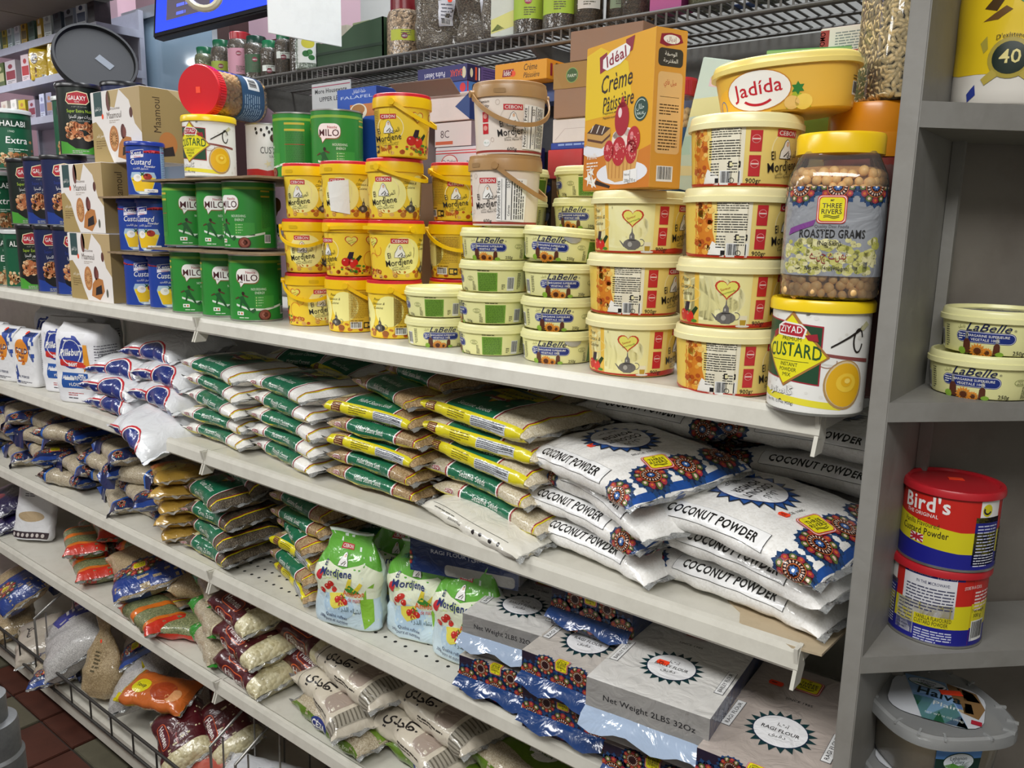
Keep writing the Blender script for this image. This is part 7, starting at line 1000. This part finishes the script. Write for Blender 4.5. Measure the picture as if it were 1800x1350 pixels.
jars = [(-2.14, .03, .105, '#155a3c', OL, gl('#8a9a3c')), (-2.06, .03, .115, '#155a3c', DK, gl('#9aa83c')), (-1.975, .034, .125, '#a8222c', DK, gl('#c890a0', 24, 20, 84, '#8a3a4a')), (-1.905, .031, .105, '#12382c', DK, gl('#3a5a3c')), (-1.845, .026, .085, '#1a6a44', DK, gl('#dfe4dc', 14, 16, 30)), (-1.785, .026, .100, '#1a6a44', DK, gl('#dfe4dc', 14, 40, 56))]
G5 = 'small spice jars on the wire shelf'
names = ['olive jar at the left end', 'dark jar with yellow-green label', 'wide jar with red cap and pink label', 'dark jar with dark green cap', 'small jar with thin white label', 'small dark jar beside the black bottle']
for (x, r_, h, lc, fl_, la), nm in zip(jars, names): put(spice(r_, h, lc, fl_, la), 'spice_jar', (x, 0.445, ZW), (0, 0, facing(x, 0.445, -0.1)), f'{nm} on the wire shelf', 'jar', G5)
put(spice(.030, .15, '#16382c', DK, gl('#3c4a3c', 10, 20, 70)), 'spice_bottle', (-1.725, .45, ZW), (0, 0, facing(-1.725, .45)), 'tall dark bottle next to the green box on the wire shelf', 'bottle')
put(spice(.030, .14, '#2a3a34', GR('white_mint_bottle', 300, '#4a5448', '#7c8678', '#a8b0a4', .2), [1, ('R', -26, 14, 26, 70, '#dfe2dc'), 2, ('E', 0, 58, 16, 12, '#c8c03c', 20), ('E', -5, 34, 9, 7, '#2a6a34', 12), ('E', 8, 26, 8, 6, '#2a6a34', 12), ('E', 4, 38, 7, 6, '#3c7a3c', 10)]), 'spice_bottle', (-1.670, .425, ZW), (0, 0, facing(-1.67, .425)), 'bottle with white mint-leaf label beside the green box', 'bottle')
bx_ = empty('green_display_box', (-1.535, 0.49, ZW)); tag(bx_, 'dark green open cardboard display box on the wire shelf', 'box')
GRN = mat('dark_green_card', '#2e4a30', 0.6, bump=(200, 0.02, 0)); gm = MB()
gm.box((-0.105, -0.065, 0), (0.125, 0.065, 0.003)).box((-0.105, -0.065, 0), (-0.102, 0.065, 0.06)).box((0.122, -0.065, 0), (0.125, 0.065, 0.088)).box((-0.105, 0.062, 0), (0.125, 0.065, 0.088))
v_, f_ = [(-0.105, -0.065, 0), (0.125, -0.065, 0), (0.125, -0.065, 0.088), (0.03, -0.065, 0.082), (-0.03, -0.065, 0.055), (-0.105, -0.065, 0.056), (-0.105, -0.062, 0), (0.125, -0.062, 0), (0.125, -0.062, 0.088), (0.03, -0.062, 0.082), (-0.03, -0.062, 0.055), (-0.105, -0.062, 0.056)], [[0, 1, 2, 3, 4, 5], [11, 10, 9, 8, 7, 6]]+[[i, i+6, (i+1) % 6+6, (i+1) % 6] for i in range(6)]
gm.add(v_, f_); link('box_tray', gm.out('box_tray', GRN), bx_); link('dark_stripe', MB().box((-0.104, -0.0662, 0.03), (0.124, -0.0652, 0.036)).out('dark_stripe', mat('stripe_green', '#1c3322', 0.6)), bx_)
for x, c, l in ((-1.60, '#b8b0a0', 'pale glass-topped jar in the green display box'), (-1.52, '#8a9468', 'green tea packet leaning in the green display box')): bx('small_packet', 0.06, 0.05, 0.095, c, [1, ('R', -26, 20, 26, 70, '#c8ccb0'), 2, ('L', -20, 60, 20, 4, 8, 3, '#5a6a3c')], (x, 0.485, ZW+0.0035), l)
bx('violet_box', 0.09, 0.05, 0.05, '#2c2434', [1, ('R', -45, 1, 45, 49, '#2e2638')], (-1.455, 0.49, ZW+0.0035), 'dark violet box in the right end of the green display box')
put(spice(.040, .11, '#7a1c24', GR('dried_flower_fill', 260, '#4a3a2c', '#8a7458', '#b89c7c'), gl('#b8c03c', 22, 30, 52), .022), 'herb_jar', (-1.365, .45, ZW), (0, 0, facing(-1.365, .45)), 'jar of dried flowers with dark red cap, right of the green box', 'jar')
hbK = [pouch_kit(pouch(0.12, 0.05, [(0, .85, .8), (.012, 1, 1), (.11, 1, .8), (.15, .9, .3), (.165, .9, .12)], s, 2.6, 0.006), DARKH, [3, ('P', [(-10, 50), (22, 54), (20, 104), (-12, 100)], '#d4d4da'), 4, ('L', -6, 94, 16, 5, 7, 2, '#5a5a66'), ('B', -6, 54, 22, 12)], P_PAPER, (10, 102, 9, 9)) for s in (21, 22)]
for i, x in enumerate((-1.265, -1.165, -1.08)): put(hbK[i % 2], 'dried_herb_bag', (x, 0.465+0.02*(i % 2), ZW), (0, 0, facing(x, .46)), f'glossy clear bag of dark dried herbs, {["left", "middle", "right"][i]} of three on the wire shelf', 'bag', 'clear bags of dark herbs')
bx('green_white_packet', 0.055, 0.02, 0.105, '#d8dfd4', [1, ('P', [(-27, 30), (27, 50), (27, 20), (-27, 5)], '#dfe08a'), ('P', [(-27, 100), (0, 104), (-10, 84)], '#5a8a4a'), ('E', -4, 94, 9, 7, '#c8642a', 14), ('P', [(-27, 8), (0, 14), (-14, 22)], '#3c7a34'), ('T', 'Verveine', 0, 72, 5, '#4a6a4a', {'w': 34})], (-1.055, 0.415, ZW), 'white and green herb packet standing in front of the dark herb bags', 0.4)
for i, x in enumerate((-1.015, -0.945)): put(spice(.034, .125, '#2a2a2a', DK, gl('#a8c83c', 24, 26, 70, '#a83a5a')), 'spice_jar', (x, 0.44, ZW), (0, 0, facing(x, .44, -.1)), f'large spice jar with lime label, {["left", "right"][i]} of two above the cartons', 'jar', 'lime-labelled spice jars')
for i, (x, c) in enumerate(((-0.89, '#d8d4cc'), (-0.84, '#8a9a7c'), (-0.79, '#3a4438'), (-0.755, '#c8c4b8'))): put(spice(.027, .12, '#2c4a34' if i % 2 else '#3a3634', DK, gl(c, 14, 30, 70), shoulder=False), 'spice_jar', (x, 0.45+0.03*(i % 2), ZW), (0, 0, facing(x, .44, 0)), f'slim dark spice jar, {["first", "second", "third", "fourth"][i]} from the left behind the dessert cream box', 'jar', 'slim spice jars')
bx('pink_tin_box', 0.058, 0.045, 0.11, '#a8487c', [1, ('R', -29, 1, 29, 109, '#b0508a'), ('R', 29, 1, 74, 109, '#7c2c5c'), 2, ('E', 0, 34, 19, 11, '#dcd0dc', 22), 3, ('T', 'CIEN', 0, 31, 8, '#a84878', {'b': 0.02}), ('R', -22, 80, 22, 82, '#e0c0d8')], (-0.710, 0.43, ZW), 'magenta pink tea box on the wire shelf')
zj = [1, ('R', -56, 22, 56, 100, '#dfe0dc'), 2, ('T', 'ZAATAR', -6, 62, 11, '#26282c', {'b': 0.02, 'w': 44}), ('S', 10, 44, 4, 11, 6, '#2c7a44'), ('L', -26, 56, 14, 2, 4, 1.8, '#5a5a5a'), ('T', ar('زعتر'), 28, 50, 7, '#3a3a3a')]
for i, (x, y) in enumerate(((-0.645, 0.44), (-0.545, 0.44), (-0.478, 0.445))): put(spice(.036, .12, '#2a5a3c', OL, zj, shoulder=False), 'spice_jar', (x, y, ZW), (0, 0, facing(x, y, -0.2)), f'clear jar with white label and green leaf, {["left", "middle", "right"][i]} of three on the wire shelf', 'jar', 'white-labelled thyme jars')
bx('blue_white_packet', 0.042, 0.03, 0.10, '#3c5c9c', [1, ('R', -21, 1, 21, 46, '#d8dce4'), 2, ('R', 4, 34, 16, 42, RED)], (-0.592, 0.46, ZW), 'small blue and white packet between two thyme jars')
put(spice(.032, .10, '#8a8a86', TAN, [1, ('R', -16, 20, 22, 90, '#dcdad2')], shoulder=False), 'spice_jar', (-0.412, 0.44, ZW), (0, 0, 0), 'jar of pale brown seeds with white strip near the right end of the wire shelf', 'jar'); put(spice(.032, .10, '#55534e', DK, gl('#6a6a66', 14, 20, 60), shoulder=False), 'spice_jar', (-0.352, 0.44, ZW), (0, 0, 0), 'dark spice jar at the right end of the wire shelf', 'jar')
# ================= signs, screen and goods at the far left
def sign(kind, loc, rot, w, h, art, label, m='#e6e9e8', hang=None, cat='sign'):
    k, g = box_kit(w, 0.003, h, m, art, 0.0006); r = put(k, kind, loc, rot, label, cat)
    if hang:
        for s in (-1, 1): link('hanging_cord', MB().tube([(s*w*0.4, 0, h-0.002), (s*w*0.4, 0, h+hang)], 0.0012, 6).out('hanging_cord', STEEL), r)
    return r
sign('hanging_sign', (-1.496, 0.286, 0.597), (0, 0, math.radians(83)), 0.174, 0.26, None, 'blank white sign hanging above the shelf, its face down the aisle', '#f6faf8', hang=1.34)
sign('houseware_sign', (-1.548, 0.392, 0.470), (0, 0, 0), 0.136, 0.062, [1, ('R', -67, 54, 67, 56, '#a83a5a'), ('T', 'More Houseware', 0, 40, 10, '#2c2e34', {'b': 0.03, 'w': 112}), ('T', 'UPPER LEVEL', 6, 22, 10, '#2c2e34', {'b': 0.03, 'w': 92})], 'small white sign reading More Houseware clipped under the wire shelf', '#c8cacb')
sign('blue_note', (-1.54, 0.62, 0.66), (0, 0, 0), 0.07, 0.12, [1, ('T', 'Zam Zam', 0, 80, 12, '#5a7ab0', {'w': 54, 'sh': 0.2})], 'pale blue handwritten note on the wall above the green box', '#a8c4e6')
sign('flag_picture', (-2.02, 0.60, 0.60), (0, 0, 0), 0.10, 0.12, [1, ('R', -50, 1, -17, 119, '#2a7a4a'), ('R', -17, 1, 16, 119, '#dcdcdc'), ('R', 16, 1, 50, 119, '#26303a'), 2, ('P', [(-30, 119), (24, 119), (-4, 60)], '#b02838')], 'small flag picture in green, white and black with red triangle behind the spice jars', '#2a3a44')
tv = empty('wall_screen', (-2.08, 0.46, 0.735), (math.radians(-6), 0, 0)); tag(tv, 'flat screen showing bright blue, hung above the shelf at the back left', 'screen')
link('screen_case', bevelbox('screen_case', 0.66, 0.035, 0.38, mat('black_screen_plastic', '#141418', 0.35, bump=(60, 0.02, 0)), 0.004), tv)
sg = boxgrid(0.64, 0.036, 0.37); link('screen_picture', decal('screen_picture', sg, [1, ('R', -315, 14, 315, 366, '#1f35d8'), 2, ('R', -255, 40, -30, 366, '#3c3740'), 3, ('T', 'CASH CHECKS', -190, 120, 12, '#4a5ae0', {'w': 70}), ('L', -200, 100, -120, 3, 22, 8, '#4450c8')], P_GLOW, 0.0006), tv); link('ceiling_arm', MB().tube([(0, 0.03, 0.3), (0, 0.06, 0.7), (0, 0.06, 1.45)], 0.015).out('ceiling_arm', STEEL), tv)
tr_ = MB(); R0, r0 = 0.036, 0.008
for i in range(24):
    t = 2*PI*i/24
    for k in range(8): q = 2*PI*k/8; tr_.v.append(Vector(((R0+r0*math.cos(q))*math.cos(t), r0*1.4*math.sin(q), (R0+r0*math.cos(q))*math.sin(t))))
tr_.f = [[i*8+k, i*8+(k+1) % 8, ((i+1) % 24)*8+(k+1) % 8, ((i+1) % 24)*8+k] for i in range(24) for k in range(8)]
rr_ = empty('hanging_ring', (-1.74, 0.20, 0.712), (0, 0, math.radians(50))); tag(rr_, 'cream ring hanging in front of the blue screen', 'ring'); link('ring_body', tr_.out('ring_body', PLAS('#cfc8ae'), True), rr_); link('hanging_cord', MB().tube([(0, 0, 0.05), (0, 0, 1.45)], 0.0012, 6).out('hanging_cord', STEEL), rr_)
# far wall shelving
fs = empty('far_shelf_unit', (-4.36, 1.05, FLOOR)); tag(fs, 'pale metal shelf unit with goods at the far left back', 'shelf unit'); PF = mat('pale_violet_metal', '#aeb0bf', 0.4, dirt=(20, 0.3, '#8a8c9a'), bump=(30, 0.02, 0))
for z in (0.72, 0.90, 1.075): link('shelf_board', MB().box((-0.6, -0.10, z-FLOOR-0.03), (0.56, 0.10, z-FLOOR-0.022)).box((-0.6, -0.108, z-FLOOR-0.045), (0.56, -0.10, z-FLOOR-0.012)).box((0.56, -0.108, z-FLOOR-0.045), (0.566, 0.10, z-FLOOR-0.012)).out('shelf_board', PF), fs)
link('back_panel', MB().box((-0.6, 0.10, 0), (0.56, 0.11, 2.4)).out('back_panel', PF), fs)
for x in (-0.6, 0.555): link('upright', MB().box((x-0.01, 0.085, 0), (x+0.01, 0.10, 2.4)).out('upright', PF), fs)
link('base_cabinet', MB().box((-0.6, -0.10, 0), (0.56, 0.085, 0.5)).out('base_cabinet', PF), fs)
cf = pouch_kit(pouch(0.105, 0.07, fprof(0.165), 15, 5, 0.003), FILM('#d8b41c'), [1, ('E', -20, 100, 17, 24, '#4a2a1c', 20), ('R', -20, 16, -12, 60, '#7a4a1c'), ('B', 14, 12, 22, 16)])
ZF = 0.879
put(cf, 'coffee_pack', (-4.46, 0.985, ZF), (0, 0, 0.6), 'bright yellow foil pack with dark oval on the far shelf', 'pack', 'yellow foil packs'); put(cf, 'coffee_pack', (-4.30, 1.0, ZF), (0, 0, 1.9), 'plain yellow side of a foil pack, right of the one with a dark oval', 'pack', 'yellow foil packs')
for i, (x, w, h, c, c2, z, l) in enumerate(((-4.93, .12, .13, '#5a6a3c', '#b8b48a', ZF, 'green box at the left edge, middle row'), (-4.80, .14, .13, '#c8c0c4', '#8a3a44', ZF, 'crumpled pale packet, middle row'), (-4.62, .09, .14, '#dcc8cc', '#b02a30', ZF, 'white box with red side, middle row'), (-4.19, .06, .13, '#d8b41c', '#8a5a1c', ZF, 'small yellow box, middle row'), (-4.12, .05, .12, '#d8ccd8', '#a8a4b4', ZF, 'pale violet box, middle row'),
        (-3.98, .09, .08, '#c89a6a', '#d8a43c', ZF, 'orange noodle packet, lower at the right end'), (-3.90, .07, .08, '#b86a4a', '#c84a7a', ZF+.0815, 'pink and orange packet, upper at the right end'), (-4.0, .10, .08, '#c8a454', '#8a6a2c', ZF+.0815, 'gold packet, upper at the right end'), (-3.87, .07, .08, '#a83a34', '#c8b0a8', ZF, 'red packet, lower at the right end'),
        (-4.92, .10, .12, '#d8d0c4', '#c8b0a0', .699, 'cream box, lowest row'), (-4.80, .08, .12, '#e6e2dc', '#c8c8c0', .699, 'white jar box, lowest row'), (-4.70, .08, .11, '#c8b42c', '#b07a3c', .699, 'yellow-brown box, lowest row'), (-4.58, .10, .10, '#b0a4b4', '#7a2c3c', .699, 'violet and red box, lowest row'), (-4.46, .06, .12, '#c8cce0', '#8a8cb0', .699, 'pale blue box, lowest row'), (-4.38, .06, .12, '#9a98b0', '#a87a5a', .699, 'grey-violet box, lowest row'), (-4.26, .09, .11, '#b88a5a', '#6a4a3c', .699, 'brown box, lowest row'),
        (-4.92, .06, .12, '#9ab0a8', '#dfe0d8', 1.054, 'pale green pack, top row'), (-4.84, .05, .12, '#c8b84a', '#6a6a3c', 1.054, 'yellow pack, top row'), (-4.77, .07, .12, '#cfe0e0', '#8a9aa0', 1.054, 'pale blue-white pack, top row, left'), (-4.68, .07, .12, '#dfe6ea', '#a8b0b8', 1.054, 'pale blue-white pack, top row, right'), (-4.60, .06, .12, '#b8942c', '#5a4a20', 1.054, 'golden pack, top row'), (-4.51, .09, .12, '#4a6a5c', '#2c4438', 1.054, 'dark green pack, top row'), (-4.42, .05, .12, '#c8a43c', '#e0d8c0', 1.054, 'amber pack, top row'), (-4.33, .08, .12, '#d0d8d4', '#9aa0a0', 1.054, 'white pack, top row'), (-4.22, .10, .12, '#3a4650', '#20282e', 1.054, 'dark blue-grey pack, top row'), (-4.10, .10, .12, '#8a929c', '#22262c', 1.054, 'grey and black pack, top row'), (-3.98, .09, .12, '#cfd6dc', '#2a3a5a', 1.054, 'silver and blue pack, top row'), (-3.88, .08, .14, '#3a3438', '#1c1a1e', 1.054, 'black pack at the right end, top row'))):
    W_ = w*1000; H_ = h*1000
    bx('far_packet', w*0.92, 0.07, h, c, [1, ('R', -W_*0.4, H_*0.3, W_*0.4, H_*0.62, c2), 2, ('L', -W_*0.3, H_*0.25, W_*0.3, 2, 8, 3, '#5a5a5a'), ('E', 0, H_*0.78, W_*0.2, H_*0.09, c2, 10)], (x, 1.0, z), l+' of the far shelf', 0.05*((i*7) % 3-1))
lf = empty('strip_lamp', (-4.75, 0.45, 1.137)); tag(lf, 'lit strip lamp under the soffit at the far left', 'lamp'); link('lamp_housing', bevelbox('lamp_housing', 0.95, 0.13, 0.012, PLAS('#cfd0d2'), 0.002), lf)
# dark round metal post at the lower left
po = empty('steel_post', (-1.262, -0.5, FLOOR)); tag(po, 'grey scuffed steel post with a wider collar at the lower left', 'post'); SP = mat('scuffed_steel', '#6e6f70', 0.4, metal=0.5, dirt=(30, 0.6, '#3a3a3c'), bump=(30, 0.05, 0))
link('lower_tube', sweep(section(0.044), [(0, 1), (0.69, 1), (0.695, 0.9)]).mesh('lower_tube', SP), po); link('collar_ring', sweep(section(0.040), [(0.69, 1.0), (0.735, 1.0), (0.745, 0.95), (0.747, 0.7)]).mesh('collar_ring', SP), po); link('upper_tube', sweep(section(0.027), [(0.74, 1), (0.785, 1), (0.788, 0.02)]).mesh('upper_tube', SP), po)
